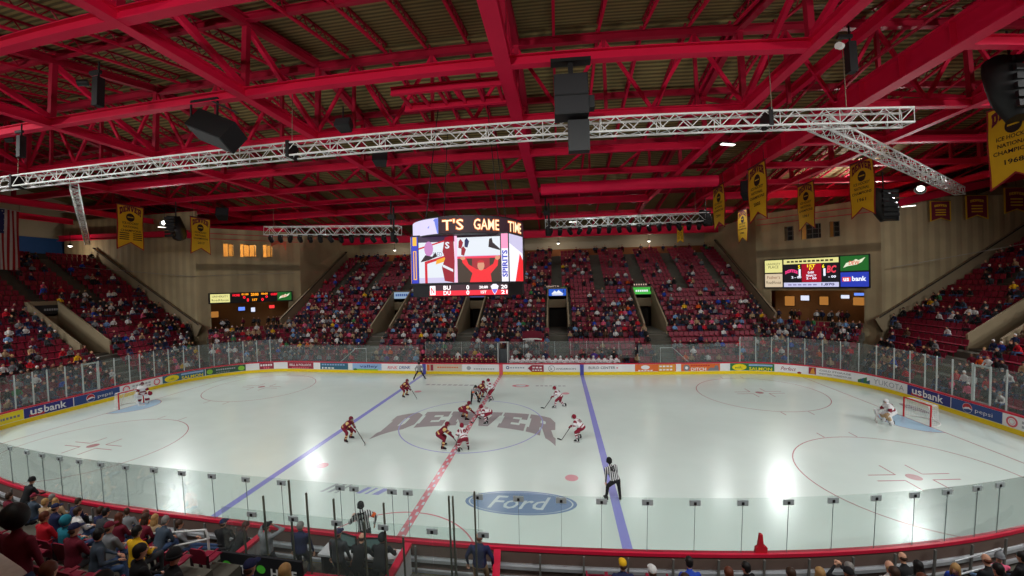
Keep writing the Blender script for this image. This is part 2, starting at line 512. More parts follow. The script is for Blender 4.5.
def ad_bank(mb, a, b):
    c = (a + b) / 2; w = b - a
    rect(mb, board_fn, c - .40 * w, c - .1 * w, .34, .5, AD['red'], .009, 4)
    mtxt(mb, 'us', c - .26 * w, .62, .24 * w, .36, 'white', .02); mtxt(mb, 'bank', c + .12 * w, .67, .46 * w, .5, 'white', .02)
def globe(mb, fn, cx, cz, r, off=.012):
    disc(mb, fn, cx, cz, r, r, AD['white'], off)
    pts = [(cx + r * .93 * math.cos(t), cz + r * .93 * math.sin(t)) for t in [math.radians(a) for a in range(-5, 196, 10)]]
    shape(mb, fn, pts + [(cx - r * .3, cz + r * .12), (cx + r * .3, cz + r * .25)], AD['red'], off + .004)
    pts = [(cx + r * .93 * math.cos(t), cz + r * .93 * math.sin(t)) for t in [math.radians(a) for a in range(205, 346, 10)]]
    shape(mb, fn, pts + [(cx + r * .3, cz - r * .12), (cx - r * .3, cz - r * .3)], AD['blue'], off + .004)
def ad_cola(mb, a, b):
    c = (a + b) / 2; w = b - a
    globe(mb, board_fn, c - .16 * w, .63, .3); mtxt(mb, 'pepsi', c + .16 * w, .58, .33 * w, .3, 'white', -.005)
def ad_red_round(mb, a, b):
    c = (a + b) / 2; w = b - a
    for q in (a + .45, b - .45):
        disc(mb, board_fn, q, .62, .3, .3, AD['pink'], .012); disc(mb, board_fn, q, .62, .2, .2, AD['white'], .015, inner=.7); disc(mb, board_fn, q, .62, .12, .12, AD['white'], .015)
    for z in (.74, .5):
        for i in range(6):
            x0 = a + .95 + i * (w - 1.9) / 6
            rect(mb, board_fn, x0, x0 + (w - 1.9) / 6 * .75, z - .07, z + .07, AD['lgrey'], .012)
def ad_salmon(mb, a, b):
    w = b - a
    disc(mb, board_fn, a + .22 * w, .62, .17 * w, .3, AD['yellow'], .012); mtxt(mb, 'wild', a + .22 * w, .6, .2 * w, .2, 'green', .01, .3, off=.016)
    mtxt(mb, 'SALMON', a + .7 * w, .48, .5 * w, .3, 'yellow', .02); rect(mb, board_fn, a + .44 * w, b - .04 * w, .74, .9, AD['sky'], .012, 5)
def strokes(mb, a, b, z, h, m, n):
    k0 = len(mb.f)
    for i in range(n):
        x0 = a + (b - a) * i / n
        rect(mb, board_fn, x0, x0 + (b - a) / n * .72, z - h / 2, z + h / 2, AD[m], .012)
    mb.text_faces.append((k0, len(mb.f)))
def sq(mb, a, b, *items):
    for it in items: it(mb, a, b)
T = mtxt
ADS = [
 (-47.2, -44.5, 'yellow', lambda m, a, b: (disc(m, board_fn, a + .9, .6, .3, .3, AD['purple'], .012, inner=.6), strokes(m, a + 1.3, b - .15, .62, .16, 'grey', 6))),
 (-44.48, -41.56, 'navy', ad_bank), (-41.5, -38.25, 'blue', ad_cola), (-38.18, -34.64, 'white', ad_red_round),
 (-34.58, -30.9, 'teal', ad_salmon),
 (-30.85, -27.3, 'dgreen', lambda m, a, b: (disc(m, board_fn, a + .35, .62, .26, .24, AD['lime'], .012), disc(m, board_fn, b - .4, .62, .3, .24, AD['lime'], .012), strokes(m, a + .9, b - .9, .72, .13, 'lgrey', 9), strokes(m, a + .9, b - 1.4, .45, .1, 'grey', 6))),
 (-26.0, -24.56, 'maroon', lambda m, a, b: (strokes(m, a + .1, b - .1, .74, .2, 'white', 5), strokes(m, a + .4, b - .4, .45, .2, 'pink', 3))),
 (-23.06, -20.0, 'maroon', lambda m, a, b: (mtxt(m, 'BELL & POLLOCK', (a + b) / 2, .72, 2.6, .24, 'white', .01), strokes(m, a + .5, b - .5, .42, .12, 'pink', 8))),
 (-19.2, -16.0, 'teal', lambda m, a, b: (strokes(m, a + .2, b - .3, .8, .14, 'sky', 9), rect(m, board_fn, a + .2, a + .36, .36, .54, AD['white'], .012), strokes(m, a + .5, a + 1.7, .45, .14, 'white', 3))),
 (-15.5, -12.3, 'sky', lambda m, a, b: (rect(m, board_fn, a + .5, b - .4, .26, .42, AD['lime'], .01), mtxt(m, 'valley', (a + b) / 2 + .2, .66, 2.0, .36, 'navy', .012), disc(m, board_fn, a + .3, .36, .22, .1, AD['green'], .012))),
 (-12.2, -8.4, 'white', lambda m, a, b: (mtxt(m, 'RINK', a + 1.1, .6, 1.1, .3, 'pink', .01, .2), mtxt(m, 'DRINK', a + 2.4, .62, 1.2, .3, 'blue', .01, .2))),
 (-7.5, -3.9, 'tan', lambda m, a, b: (rect(m, board_fn, a + .02, a + .3, .34, .94, AD['orange'], .012), rect(m, board_fn, a + .4, a + .68, .34, .94, AD['maroon'], .012), strokes(m, a + 1.1, b - .3, .68, .12, 'orange', 9))),
 (-3.8, -.3, 'white', lambda m, a, b: (disc(m, board_fn, a + .6, .62, .22, .2, AD['lgrey'], .012), strokes(m, a + 1.1, b - .3, .54, .12, 'lgrey', 9))),
 (.3, 2.55, 'white', lambda m, a, b: (disc(m, board_fn, a + .35, .68, .16, .16, AD['blue'], .012, inner=.5), strokes(m, a + .6, b - .2, .68, .14, 'lgrey', 6))),
 (2.6, 4.15, 'white', lambda m, a, b: (shape(m, board_fn, [(a, .62), (a + .4, .94), (b, .94), (b, .28), (a + .4, .28)], AD['maroon'], .01), strokes(m, a + .45, b - .1, .7, .14, 'white', 3), strokes(m, a + .45, b - .1, .44, .1, 'white', 4))),
 (4.3, 7.5, 'white', lambda m, a, b: (disc(m, board_fn, a + .6, .6, .3, .3, AD['grey'], .012, inner=.85), mtxt(m, 'k', a + .6, .6, .2, .3, 'grey', .01), mtxt(m, 'ANDERSON', a + 1.95, .58, 1.9, .17, 'grey', .015))),
 (8.1, 11.5, 'white', lambda m, a, b: (mtxt(m, 'BUILD CENTER', a + 1.55, .68, 2.5, .25, 'grey', .015), strokes(m, a + 2.9, a + 3.1, .66, .1, 'pink', 1))),
 (12.72, 16.5, 'orange', lambda m, a, b: (rect(m, board_fn, a + 2.15, b - .1, .26, .95, AD['gold'], .008), disc(m, board_fn, a + .95, .7, .4, .2, AD['white'], .012), strokes(m, a + .3, a + 1.7, .4, .1, 'white', 5), strokes(m, a + 2.25, b - .25, .78, .14, 'white', 4), strokes(m, a + 2.25, b - .25, .46, .14, 'white', 4))),
 (16.97, 20.55, 'orange', lambda m, a, b: (disc(m, board_fn, a + .5, .62, .3, .3, AD['grey'], .012), disc(m, board_fn, a + .5, .62, .16, .16, AD['white'], .016, n=5), mtxt(m, 'DITCH', a + 1.6, .48, 1.4, .3, 'white', .02), strokes(m, a + .9, b - .9, .82, .1, 'red', 8), shape(m, board_fn, [(b - 1.2, .32), (b - .9, .62), (b - .55, .6), (b - .45, .82), (b - .2, .82), (b - .1, .32)], AD['grey'], .014))),
 (21.47, 25.3, 'green', ad_salmon),
 (25.4, 27.5, 'white', lambda m, a, b: (mtxt(m, 'Perfect', a + 1.0, .64, 1.2, .34, 'maroon', .005, .35), disc(m, board_fn, b - .25, .36, .16, .1, AD['maroon2'], .012))),
 (27.9, 31.3, 'white', lambda m, a, b: (rect(m, board_fn, a + .05, a + .6, .36, .96, AD['maroon2'], .01), shape(m, board_fn, [(a + .15, .4), (a + .3, .9), (a + .45, .9), (a + .52, .4)], AD['gold'], .014), mtxt(m, 'COLD STORAGE', a + 2.0, .77, 2.3, .15, 'grey', .015), mtxt(m, 'WESTERN WAREHOUSE', a + 2.0, .5, 2.4, .15, 'grey', .015))),
 (31.35, 35.2, 'white', lambda m, a, b: ([shape(m, board_fn, [(a + .2 + .22 * i, .3), (a + .42 + .22 * i, .3), (a + .42 + .22 * i, .62 + .1 * (i % 3)), (a + .2 + .22 * i, .5 + .1 * (i % 3))], AD['teal' if i % 2 else 'green'], .012) for i in range(4)], mtxt(m, 'YUKOTA', a + 2.5, .62, 2.3, .4, 'lgrey', .0))),
 (35.27, 38.45, 'navy', ad_bank), (38.5, 41.5, 'blue', ad_cola), (41.55, 45.2, 'white', ad_red_round),
]
for a, b, bg, pf in ADS:
    mb = ad_base(a, b, bg)
    o = mb.build('advert_panel', boards)
    m2 = MB(); pf(m2, a, b)
    for q, nm in zip(m2.split_text(), ('lettering', 'emblem')):
        if q.v: q.build(nm, o)
for s, k in ((-7.77, 'purple'), (7.77, 'purple'), (0, 'pink')):
    mb = MB(); rect(mb, board_fn, s - .18, s + .18, 0.0, 1.0, AD[k], .026, 2); tag(mb.build('line_mark', boards), 'line colour carried up the boards')

# ------------------------------------------------------------------ glass
G_NEAR = mat_glass('glass_near', (.935, .965, .955), .05, .045)
G_FAR = mat_glass('glass_far', (.94, .965, .965), .03, .085)
POST_W = mat('post_aluminium', (205, 208, 206), .4, .3)
BRK = mat('bracket', (190, 198, 200), .5, .2); BRK_D = mat('bracket_knob', (28, 28, 30), .5)
SEAM = mat('seam', (92, 104, 104), .4)
GLASS = [None]
def glass_run(p, label):
    GLASS[0] = tag(empty('rink_glass', (0, 0, 0)), label, 'rink glass'); return GLASS[0]
def pane(s0, s1, z1, gm, d=-.06):
    mb = MB()
    n = max(1, int((s1 - s0) / .4))
    ss = [s0 + .008 + (s1 - s0 - .016) * i / n for i in range(n + 1)]
    vs = []
    for s in ss: vs += [board_fn(s, 1.1, d), board_fn(s, z1, d), board_fn(s, z1, d - .013), board_fn(s, 1.1, d - .013)]
    fs = []
    for k in range(n):
        for i in range(4):
            j = (i + 1) % 4; fs.append((4 * k + i, 4 * k + 4 + i, 4 * k + 4 + j, 4 * k + j))
    mb.add(vs, fs, gm); mb.add(vs[:4], [(0, 1, 2, 3)], gm); mb.add(vs[-4:], [(3, 2, 1, 0)], gm)
    return mb.build('glass_panel', GLASS[0])
ENDL = [-45.7, -44.82, -43.82, -42.99, -41.89, -40.78, -39.66, -38.5, -37.31, -36.43, -35.18, -33.91, -32.62, -31.31, -30.07, -28.76, -27.47, -26.2, -24.89, -23.6]
ENDR = [22.41, 23.78, 25.07, 26.38, 27.64, 28.95, 30.24, 31.55, 32.81, 34.11, 35.33, 36.51, 37.36, 38.43, 39.67, 40.7, 41.58, 42.53]
for side, lst in (('left', ENDL), ('right', ENDR)):
    glass_run(lst[8], 'tall clear glass with white posts along the boards of the %s end' % side)
    for i, (a, b) in enumerate(zip(lst, lst[1:])):
        o = pane(a, b, 3.42, G_FAR)
        p = MB(); m = MB(); m.bar(board_fn(a, 1.1, -.1), board_fn(a, 3.42, -.1), .07, .06, POST_W, up=V((0, 1, 0)))
        tag(m.build('support_post', o), 'white metal post')
DOOR = {'left': (-40.78, -39.66), 'right': (39.67, 40.7)}
for side, (a, b) in DOOR.items():
    m = MB()
    for s in (a + .05, b - .05): m.bar(board_fn(s, 1.1, -.16), board_fn(s, 3.3, -.16), .11, .05, POST_W, up=V((0, 1, 0)))
    m.bar(board_fn(a, 3.3, -.16), board_fn(b, 3.3, -.16), .05, .11, POST_W)
    m.bar(board_fn(a, 1.14, -.16), board_fn(b, 1.14, -.16), .05, .08, POST_W)
    tag(m.build('gate_frame'), 'white metal gate frame in the glass at the %s end' % side, 'gate frame')
glass_run(0, 'lower clear glass above the far boards either side of the benches')
for a, b in [(-23.6 + i * 1.28, -23.6 + (i + 1) * 1.28) for i in range(12)] + [(13.1 + i * 1.552, 13.1 + (i + 1) * 1.552) for i in range(6)]:
    o = pane(a, b, 2.82, G_FAR)
    m = MB(); m.bar(board_fn(a, 1.1, -.067), board_fn(a, 2.82, -.067), .016, .02, SEAM if a not in (13.1,) else POST_W, up=V((0, 1, 0))); m.build('panel_seam', o)
NEARR = [79.26, 78.75, 76.6, 75.4, 74.17, 73.03, 71.75, 70.44, 69.13, 67.86, 66.59, 65.33, 64.15, 63.09, 62.05, 61.22, 60.0, 58.7]
NEARL = [-62.1, -63.31, -64.6, -65.62, -66.7, -67.79, -68.9, -70.09, -71.37, -72.58, -73.82, -75.16, -76.5, -78.58, -79.05, -80.3]
for lst in (NEARR, NEARL):
    side = 'right' if lst is NEARR else 'left'
    glass_run(0, 'clear glass with small grey clips above the near boards, %s half' % side)
    for a, b in zip(lst, lst[1:]):
        o = pane(min(a, b), max(a, b), 2.72, G_NEAR)
        m = MB(); m.bar(board_fn(b, 1.1, -.067), board_fn(b, 2.6, -.067), .009, .02, SEAM, up=V((0, 1, 0))); m.build('panel_seam', o)
        m = MB(); x, y, nx, ny = rink(b); tx, ty = -ny, nx
        R = Matrix(((tx, nx, 0), (ty, ny, 0), (0, 0, 1)))
        m.box(-.15, .15, -.085, -.045, -.08, .08, BRK, R, board_fn(b, 2.58, 0)); m.box(-.035, .035, -.1, -.04, -.05, .03, BRK_D, R, board_fn(b, 2.58, 0))
        tag(m.build('clip', o), 'grey clip with black knob')
# ================================================================== STANDS, TOWERS, WALLS
CONC = mat('stand_concrete', (88, 84, 74), .85, var=.2, scale=1.5)
CONC_L = mat('parapet_concrete', (140, 124, 98), .8, var=.15, scale=.8)
SEATM = mat('seat_red', (136, 15, 48), .5, var=.12, scale=.7)
SEATD = mat('seat_frame_dark', (40, 14, 20), .6)
WALLT = mat_ribs('tower_wall', (196, 176, 136), (182, 163, 126), 0, 0.9)
WALLB = mat('tower_band', (168, 150, 120), .8, var=.12, scale=.5)
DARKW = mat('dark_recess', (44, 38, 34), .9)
TREAD, RISE, Z0 = .84, .504, .35
def fr_far(a, d, z): return V((a, 15 + d, z))
def fr_left(a, d, z): return V((-(32.5 + d), a, z))
def fr_right(a, d, z): return V((32.5 + d, a, z))
CU = V((-.747, .664)); CV = V((.664, .747))
def fr_cl(a, d, z): return V((-34, 20.5, 0)) + V((CU.x, CU.y, 0)) * (d - 9.0) + V((CV.x, CV.y, 0)) * a + V((0, 0, z))
def fr_cr(a, d, z):
    p = fr_cl(a, d, z); return V((-p.x, p.y, p.z))
def fr_near(a, d, z): return V((a, -(13.45 + d), z))
def zrow(i): return Z0 + RISE * i

PORT_FAR = [-15.7, -5.0, 5.6, 16.4]
AISLE_FAR = [-26.4, -21.2, -15.7, -10.4, -5.0, .3, 5.6, 11.1, 16.4, 21.8, 26.8]
PW = 1.15
R0, R1 = 6, 13            # rows cut by a portal
def limits_far(i): return (-29.6, 29.6) if i >= 7 else (-25 - .5 * i, 25 + .5 * i)
def limits_end(i): return (-13.0, 15.6) if i >= 7 else (-13.0, 12.0 + .4 * i)
def limits_cor(i): return (-5.2, 5.2)
def limits_near(i): return (-20, 23)
NEAR_CUT = (-4.4, 4.6)
STANDS = [
 dict(name='floor_far_stand', f=fr_far, rows=26, lim=limits_far, aisles=AISLE_FAR, ports=PORT_FAR, lab='far stand', m=1),
 dict(name='floor_left_stand', f=fr_left, rows=26, lim=limits_end, aisles=[-6.2, -.9, 4.6, 9.9], ports=[4.6], lab='left end stand', m=-1),
 dict(name='floor_right_stand', f=fr_right, rows=26, lim=limits_end, aisles=[-5.0, .4, 5.9, 11.0], ports=[5.9], lab='right end stand', m=1),
 dict(name='floor_left_corner', f=fr_cl, rows=7, lim=limits_cor, aisles=[], ports=[], lab='left corner rows', m=-1),
 dict(name='floor_right_corner', f=fr_cr, rows=7, lim=limits_cor, aisles=[], ports=[], lab='right corner rows', m=1),
 dict(name='floor_near_stand', f=fr_near, rows=12, lim=limits_near, aisles=[-15.0, -4.6, 5.0, 15.6], ports=[], lab='near stand in front of the camera', m=1),
]
def cut(lo, hi, holes):
    segs = [(lo, hi)]
    for a, b in holes:
        out = []
        for s, e in segs:
            if b <= s or a >= e: out.append((s, e)); continue
            if a > s: out.append((s, a))
            if b < e: out.append((b, e))
        segs = out
    return segs
def fbox(mb, f, a0, a1, d0, d1, z0, z1, m):
    vs = [f(a, d, z) for a in (a0, a1) for d in (d0, d1) for z in (z0, z1)]
    mb.add(vs, [(0, 1, 3, 2), (4, 6, 7, 5), (0, 4, 5, 1), (2, 3, 7, 6), (0, 2, 6, 4), (1, 5, 7, 3)], m)
for st in STANDS:
    mb = MB(); f = st['f']
    for i in range(st['rows']):
        lo, hi = st['lim'](i)
        holes = [(p - PW - .17, p + PW + .17) for p in st['ports']] if R0 <= i <= R1 else []
        if 'near' in st['name'] and i < 5: holes = [NEAR_CUT if i < 2 else (-3.0, NEAR_CUT[1])]
        for a, b in cut(lo, hi, holes):
            fbox(mb, f, a, b, i * TREAD, (i + 1) * TREAD, zrow(i) - .75, zrow(i), CONC)
    for p in st['ports']:
        d0, d1 = R0 * TREAD, (R1 + 1) * TREAD
        fbox(mb, f, p - PW, p + PW, d0, d1 + .2, zrow(R0) - .8, zrow(R0) - .35, CONC)
        for q in (-1, 1):          # sloping parapets beside the portal
            a0, a1 = sorted((p + q * PW, p + q * (PW + .16)))
            vs = []
            for a in (a0, a1):
                vs += [f(a, d0 - .1, zrow(R0) - .6), f(a, d1 + .1, zrow(R0) - .6), f(a, d1 + .1, zrow(R1 + 1) + .75), f(a, d0 - .1, zrow(R0) + .75)]
            mb.add(vs, [(0, 1, 2, 3), (7, 6, 5, 4), (0, 4, 5, 1), (1, 5, 6, 2), (2, 6, 7, 3), (3, 7, 4, 0)], CONC_L)
        fbox(mb, f, p - PW - .16, p + PW + .16, d1, d1 + .25, zrow(R0) + 2.2, zrow(R1 + 1) + .75, CONC_L)   # head of the portal
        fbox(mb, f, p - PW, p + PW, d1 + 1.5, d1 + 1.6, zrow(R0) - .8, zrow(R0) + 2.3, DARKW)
    r = st['rows']; lo, hi = st['lim'](r)
    if r > 20 or 'near' in st['name']:
        fbox(mb, f, lo, hi, r * TREAD, r * TREAD + 6, zrow(r - 1) - .3, zrow(r - 1), CONC)
    o = struct(mb.build(st['name']), 'stepped concrete terrace of the ' + st['lab'], 'terrace')

# corner towers
def tower(sg):
    mb = MB()
    P1 = (-38, 16.0); P2 = (-30, 25.0)
    def wall(a, b, z0, z1, m, t=.3):
        (x0, y0), (x1, y1) = a, b
        n = V((y1 - y0, -(x1 - x0), 0)).normalized() * t
        vs = []
        for z in (z0, z1):
            vs += [V((sg * x0, y0, z)), V((sg * x1, y1, z)), V((sg * (x1 - n.x), y1 - n.y, z)), V((sg * (x0 - n.x), y0 - n.y, z))]
        mb.add(vs, [(3, 2, 1, 0), (4, 5, 6, 7), (0, 1, 5, 4), (1, 2, 6, 5), (2, 3, 7, 6), (3, 0, 4, 7)], m)
    wall((-60, 16.0), P1, 0, 16.6 if sg < 0 else 18.6, WALLT)
    def at(t): return (P1[0] + (P2[0] - P1[0]) * t, P1[1] + (P2[1] - P1[1]) * t)
    WZ = (13.1, 14.75); wins = [(.285, .365), (.43, .59), (.655, .735)] if sg < 0 else [(.245, .335), (.40, .55), (.62, .71)]
    wall(at(0), at(1), 7.35, WZ[0], WALLT); wall(at(0), at(1), WZ[1], 16.6, WALLT)
    ed = [0] + [e for w in wins for e in w] + [1]
    for a, b in zip(ed[::2], ed[1::2]): wall(at(a), at(b), WZ[0], WZ[1], WALLT)
    wall(at(0), at(1), 11.3, 12.15, WALLB, .33)
    wall(at(0), at(.12), 0, 7.35, WALLT); wall(at(.87), at(1), 0, 7.35, WALLT)
    wall(at(.12), at(.87), 0, 3.95, CONC_L)
    wall(P2, (-30, 42), 0, 16.6, WALLT)
    side = 'left' if sg < 0 else 'right'
    o = struct(mb.build('wall_%s_tower' % side), 'tan ribbed corner tower wall on the %s' % side, 'tower wall')
    return at, wins, WZ, sg
TL = tower(-1); TR = tower(1)
def face_fn(sg):
    """x along the face (left to right seen from the rink), z up, depth toward the rink"""
    P1 = V((-38, 16.0, 0)); P2 = V((-30, 25.0, 0)); 
    if sg > 0: P1, P2 = V((30, 25.0, 0)), V((38, 16.0, 0))
    r = (P2 - P1).normalized(); n = V((r.y, -r.x, 0))
    return lambda x, z, d: P1 + r * x + n * d + V((0, 0, z))
FL = face_fn(-1); FR = face_fn(1)
def ffbox(mb, fn, x0, x1, z0, z1, d0, d1, m):
    vs = [fn(x, z, d) for x in (x0, x1) for z in (z0, z1) for d in (d0, d1)]
    mb.add(vs, [(0, 1, 3, 2), (4, 6, 7, 5), (0, 4, 5, 1), (2, 3, 7, 6), (0, 2, 6, 4), (1, 5, 7, 3)], m)
WARM = mat('press_box_light', (255, 190, 96), emit=.75); WARM2 = mat('concession_light', (255, 170, 80), emit=.35)
WFRAME = mat('window_frame', (86, 80, 74), .5); WDARK = mat_glass('window_dark', (.12, .12, .13), .08, .04)
WLIT = mat_glass('window_clear', (.9, .9, .86), .04, .03)
k = 0
for sg, fn, wins in ((-1, FL, TL[1]), (1, FR, TR[1])):
    for a, b in wins:
        k += 1
        x0, x1 = (12.04 * a, 12.04 * b) if sg < 0 else (12.04 * (1 - b), 12.04 * (1 - a))
        mb = MB(); z0, z1 = 13.1, 14.75
        ffbox(mb, fn, x0, x1, z0, z0 + .07, -.2, -.08, WFRAME); ffbox(mb, fn, x0, x1, z1 - .07, z1, -.2, -.08, WFRAME)
        n = 2 if x1 - x0 < 1.3 else 3
        for i in range(n + 1):
            xx = x0 + (x1 - x0 - .07) * i / n; ffbox(mb, fn, xx, xx + .07, z0, z1, -.2, -.08, WFRAME)
        if sg > 0:
            for q in (.33, .66): ffbox(mb, fn, x0, x1, z0 + (z1 - z0) * q - .03, z0 + (z1 - z0) * q + .03, -.2, -.08, WFRAME)
        o = struct(mb.build('window_%d' % k), ('lit press box window in the left tower' if sg < 0 else 'dark gridded window in the right tower'), 'window')
        m = MB(); ffbox(m, fn, x0 + .05, x1 - .05, z0 + .05, z1 - .05, -.16, -.14, WLIT if sg < 0 else WDARK); m.build('pane', o)
    # room behind the windows
    mb = MB(); x0, x1 = 12.04 * min(w[0] for w in wins) - .5, 12.04 * max(w[1] for w in wins) + .5
    if sg > 0: x0, x1 = 12.04 - x1, 12.04 - x0
    ffbox(mb, fn, x0, x1, 12.6, 12.7, -4, -.4, WALLB); ffbox(mb, fn, x0, x1, 15.3, 15.4, -4, -.4, WALLB); ffbox(mb, fn, x0, x1, 12.6, 15.4, -4.1, -4, mat('press_room_wall', (206, 160, 96), .8))
    struct(mb.build('wall_press_room_' + ('left' if sg < 0 else 'right')), 'back wall of the press room', 'wall')
    if sg < 0:
        for q in (.325, .51, .695):
            mb = MB(); ffbox(mb, fn, 12.04 * q - .35, 12.04 * q + .35, 15.18, 15.26, -1.6, -1.0, WARM)
            tag(mb.build('ceiling_light'), ('ceiling light behind the %s press box window of the left tower' % {.325: 'left', .51: 'middle', .695: 'right'}[q]), 'ceiling light')
            L = bpy.data.lights.new('press_lamp', 'POINT'); L.energy = 150; L.color = (1, .74, .4); L.shadow_soft_size = .2
            lo = bpy.data.objects.new('press_lamp', L); COL.objects.link(lo); lo.location = fn(12.04 * q, 14.9, -1.4)
    # concession recess
    mb = MB(); c0, c1 = 1.5, 10.5
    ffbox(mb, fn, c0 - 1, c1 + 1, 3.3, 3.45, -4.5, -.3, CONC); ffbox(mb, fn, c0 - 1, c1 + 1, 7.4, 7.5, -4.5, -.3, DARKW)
    ffbox(mb, fn, c0 - 1, c1 + 1, 3.3, 7.5, -4.6, -4.5, mat('concourse_wall', (150, 104, 62), .8))
    struct(mb.build('wall_concourse_' + ('left' if sg < 0 else 'right')), 'back wall of the concourse under the tower', 'wall')
    for j, xx in enumerate((3.2, 8.4)):
        L = bpy.data.lights.new('concourse_lamp', 'POINT'); L.energy = 26 if sg > 0 else 12; L.color = (1, .66, .36); L.shadow_soft_size = .15
        lo = bpy.data.objects.new('concourse_lamp', L); COL.objects.link(lo); lo.location = fn(xx, 7.1, -2.4)
    glows = [(2.0, .9, WARM2, 5.6, .8), (5.2, .8, mat('menu_blue', (110, 150, 255), emit=.9), 6.2, .5), (6.6, .5, mat('menu_white', (230, 235, 255), emit=.9), 6.0, .6), (9.0, .7, mat('menu_red', (255, 60, 60), emit=1.0), 6.3, .45)] if sg < 0 else \
            [(2.2, 1.1, WARM2, 5.9, 1.2), (3.9, .9, mat('menu_white', (230, 235, 255), emit=.9), 6.3, .6), (5.9, .9, WARM2, 6.0, 1.0), (8.0, .8, mat('menu_white', (230, 235, 255), emit=.9), 6.5, .4), (9.3, 1.1, WARM2, 6.0, .9), (9.3, .9, mat('menu_blue', (110, 150, 255), emit=.9), 6.8, .3)]
    for j, (xx, w, mm, zz, h) in enumerate(glows):
        mb = MB(); ffbox(mb, fn, xx - w / 2 - .05, xx + w / 2 + .05, zz - h / 2 - .05, zz + h / 2 + .05, -4.44, -4.36, STEEL_D)
        o = mb.build('menu_board'); m = MB(); ffbox(m, fn, xx - w / 2, xx + w / 2, zz - h / 2, zz + h / 2, -4.37, -4.33, mm); m.build('lit_panel', o)
        ordn = ['first', 'second', 'third', 'fourth', 'fifth', 'sixth'][j]
        tag(o, 'small lit menu board, %s from the left in the %s concession' % (ordn, 'left' if sg < 0 else 'right'), 'menu board', 'menu boards of the concessions')

# outer walls
ENDW = mat('end_wall_beige', (176, 164, 142), .85, var=.1, scale=.4); BLUEB = mat('end_band_blue', (30, 78, 140), .7, var=.1)
ORNG_GLOW = mat('wall_orange_glow', (140, 84, 46), .8, var=.2, scale=.6)  # warm glow on the far wall, painted in as its base colour
mb = MB()
mb.box(-62.3, -62, -46, 46, 0, 14.3, DARKW); mb.box(-62.3, -62, -46, 46, 16.4, 26, ENDW); mb.box(-62.3, -61.9, -46, 46, 14.3, 16.4, BLUEB)
struct(mb.build('wall_left'), 'left end wall with a blue band under beige panels', 'wall')
mb = MB(); mb.box(62, 62.3, -46, 46, 0, 26, ENDW); struct(mb.build('wall_right'), 'beige right end wall', 'wall')
mb = MB(); mb.box(-62, 62, 42, 42.3, 0, 14.5, ORNG_GLOW); mb.box(-62, 62, 41.9, 42.3, 14.5, 18, ENDW); struct(mb.build('wall_far'), 'far wall behind the top row, painted orange glow below and beige above', 'wall')
mb = MB(); mb.box(-62, 62, -46.3, -46, 0, 18, ENDW); struct(mb.build('wall_near'), 'near wall behind the camera', 'wall')
mb = MB(); mb.box(-62.3, 62.3, -46.3, 46.3, -.4, -.05, CONC); struct(mb.build('floor'), 'concrete arena floor around the rink', 'floor')
SOFF = mat('soffit', (150, 142, 128), .85)
mb = MB(); mb.box(-30, 30, 36.4, 42, 16.8, 17.0, SOFF); struct(mb.build('ceiling_soffit'), 'pale soffit over the top of the far stand', 'ceiling')
BANDG = mat('right_box', (170, 164, 152), .8)
mb = MB(); mb.box(56.6, 60, 12.2, 15.8, 12.6, 15.0, BANDG); struct(mb.build('wall_right_booth'), 'pale box at the top of the right end stand', 'wall')
# sloping parapets where the end and far stands meet the towers
for nm, a, b in (('left end stand', (-37.4, 15.72), (-54.2, 15.72)), ('right end stand', (37.4, 15.72), (54.2, 15.72)), ('far stand on the left', (-29.72, 20.6), (-29.72, 36.8)), ('far stand on the right', (29.72, 20.6), (29.72, 36.8))):
    d0 = (abs(a[0]) - 32.5) if 'end' in nm else a[1] - 15; d1 = (abs(b[0]) - 32.5) if 'end' in nm else b[1] - 15
    mb = MB(); z0, z1 = Z0 + RISE * d0 / TREAD + .9, Z0 + RISE * d1 / TREAD + .9
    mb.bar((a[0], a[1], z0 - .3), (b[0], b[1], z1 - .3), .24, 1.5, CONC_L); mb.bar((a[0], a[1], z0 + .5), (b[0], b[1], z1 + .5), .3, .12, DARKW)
    struct(mb.build('wall_parapet'), 'sloping concrete parapet beside the tower along the ' + nm, 'parapet')
# portal signs
def portal_sign(p, c, label, paint):
    zc = zrow(R1 + 1) + .15; y = 15 + (R1 + 1) * TREAD - .06
    fn = plane_fn((p, y, zc), (1, 0, 0), (0, 0, 1), (0, -1, 0))
    mb = MB(); mb.box(p - 1.2, p + 1.2, y, y + .12, zc - .5, zc + .5, STEEL_D)
    o = mb.build('portal_sign'); m = MB(); rect(m, fn, -1.12, 1.12, -.44, .44, mat('sign_' + c[0], c[1], emit=c[2]), .008); paint(m, fn)
    m.build('sign_face', o); tag(o, label, 'sign')
SW = mat('sign_print_white', (240, 244, 250), emit=.9)
portal_sign(PORT_FAR[0], ('pale', (176, 206, 236), .55), 'pale blue lit sign over the far portal left of the video cube', lambda m, fn: [rect(m, fn, -.9 + .3 * i, -.68 + .3 * i, -.12, .2, mat('sign_print_blue', (60, 100, 180), emit=.5), .014) for i in range(6)])
portal_sign(PORT_FAR[1], ('dim', (96, 110, 190), .45), 'dim blue lit sign under the video cube', lambda m, fn: rect(m, fn, -.8, .8, -.1, .2, SW, .014))
def _mtn(m, fn):
    shape(m, fn, [(-.8, -.2), (-.35, .25), (-.1, .05), (.15, .3), (.8, -.2)], SW, .014); rect(m, fn, -.7, .7, -.38, -.26, SW, .014)
portal_sign(PORT_FAR[2], ('blue', (40, 96, 214), .8), 'bright blue sign with white peaks over a far portal', _mtn)
portal_sign(PORT_FAR[3], ('green', (70, 190, 70), .8), 'bright green sign with white lettering over a far portal', lambda m, fn: [rect(m, fn, -.8 + .27 * i, -.6 + .27 * i, -.12, .12, SW, .014) for i in range(6)])
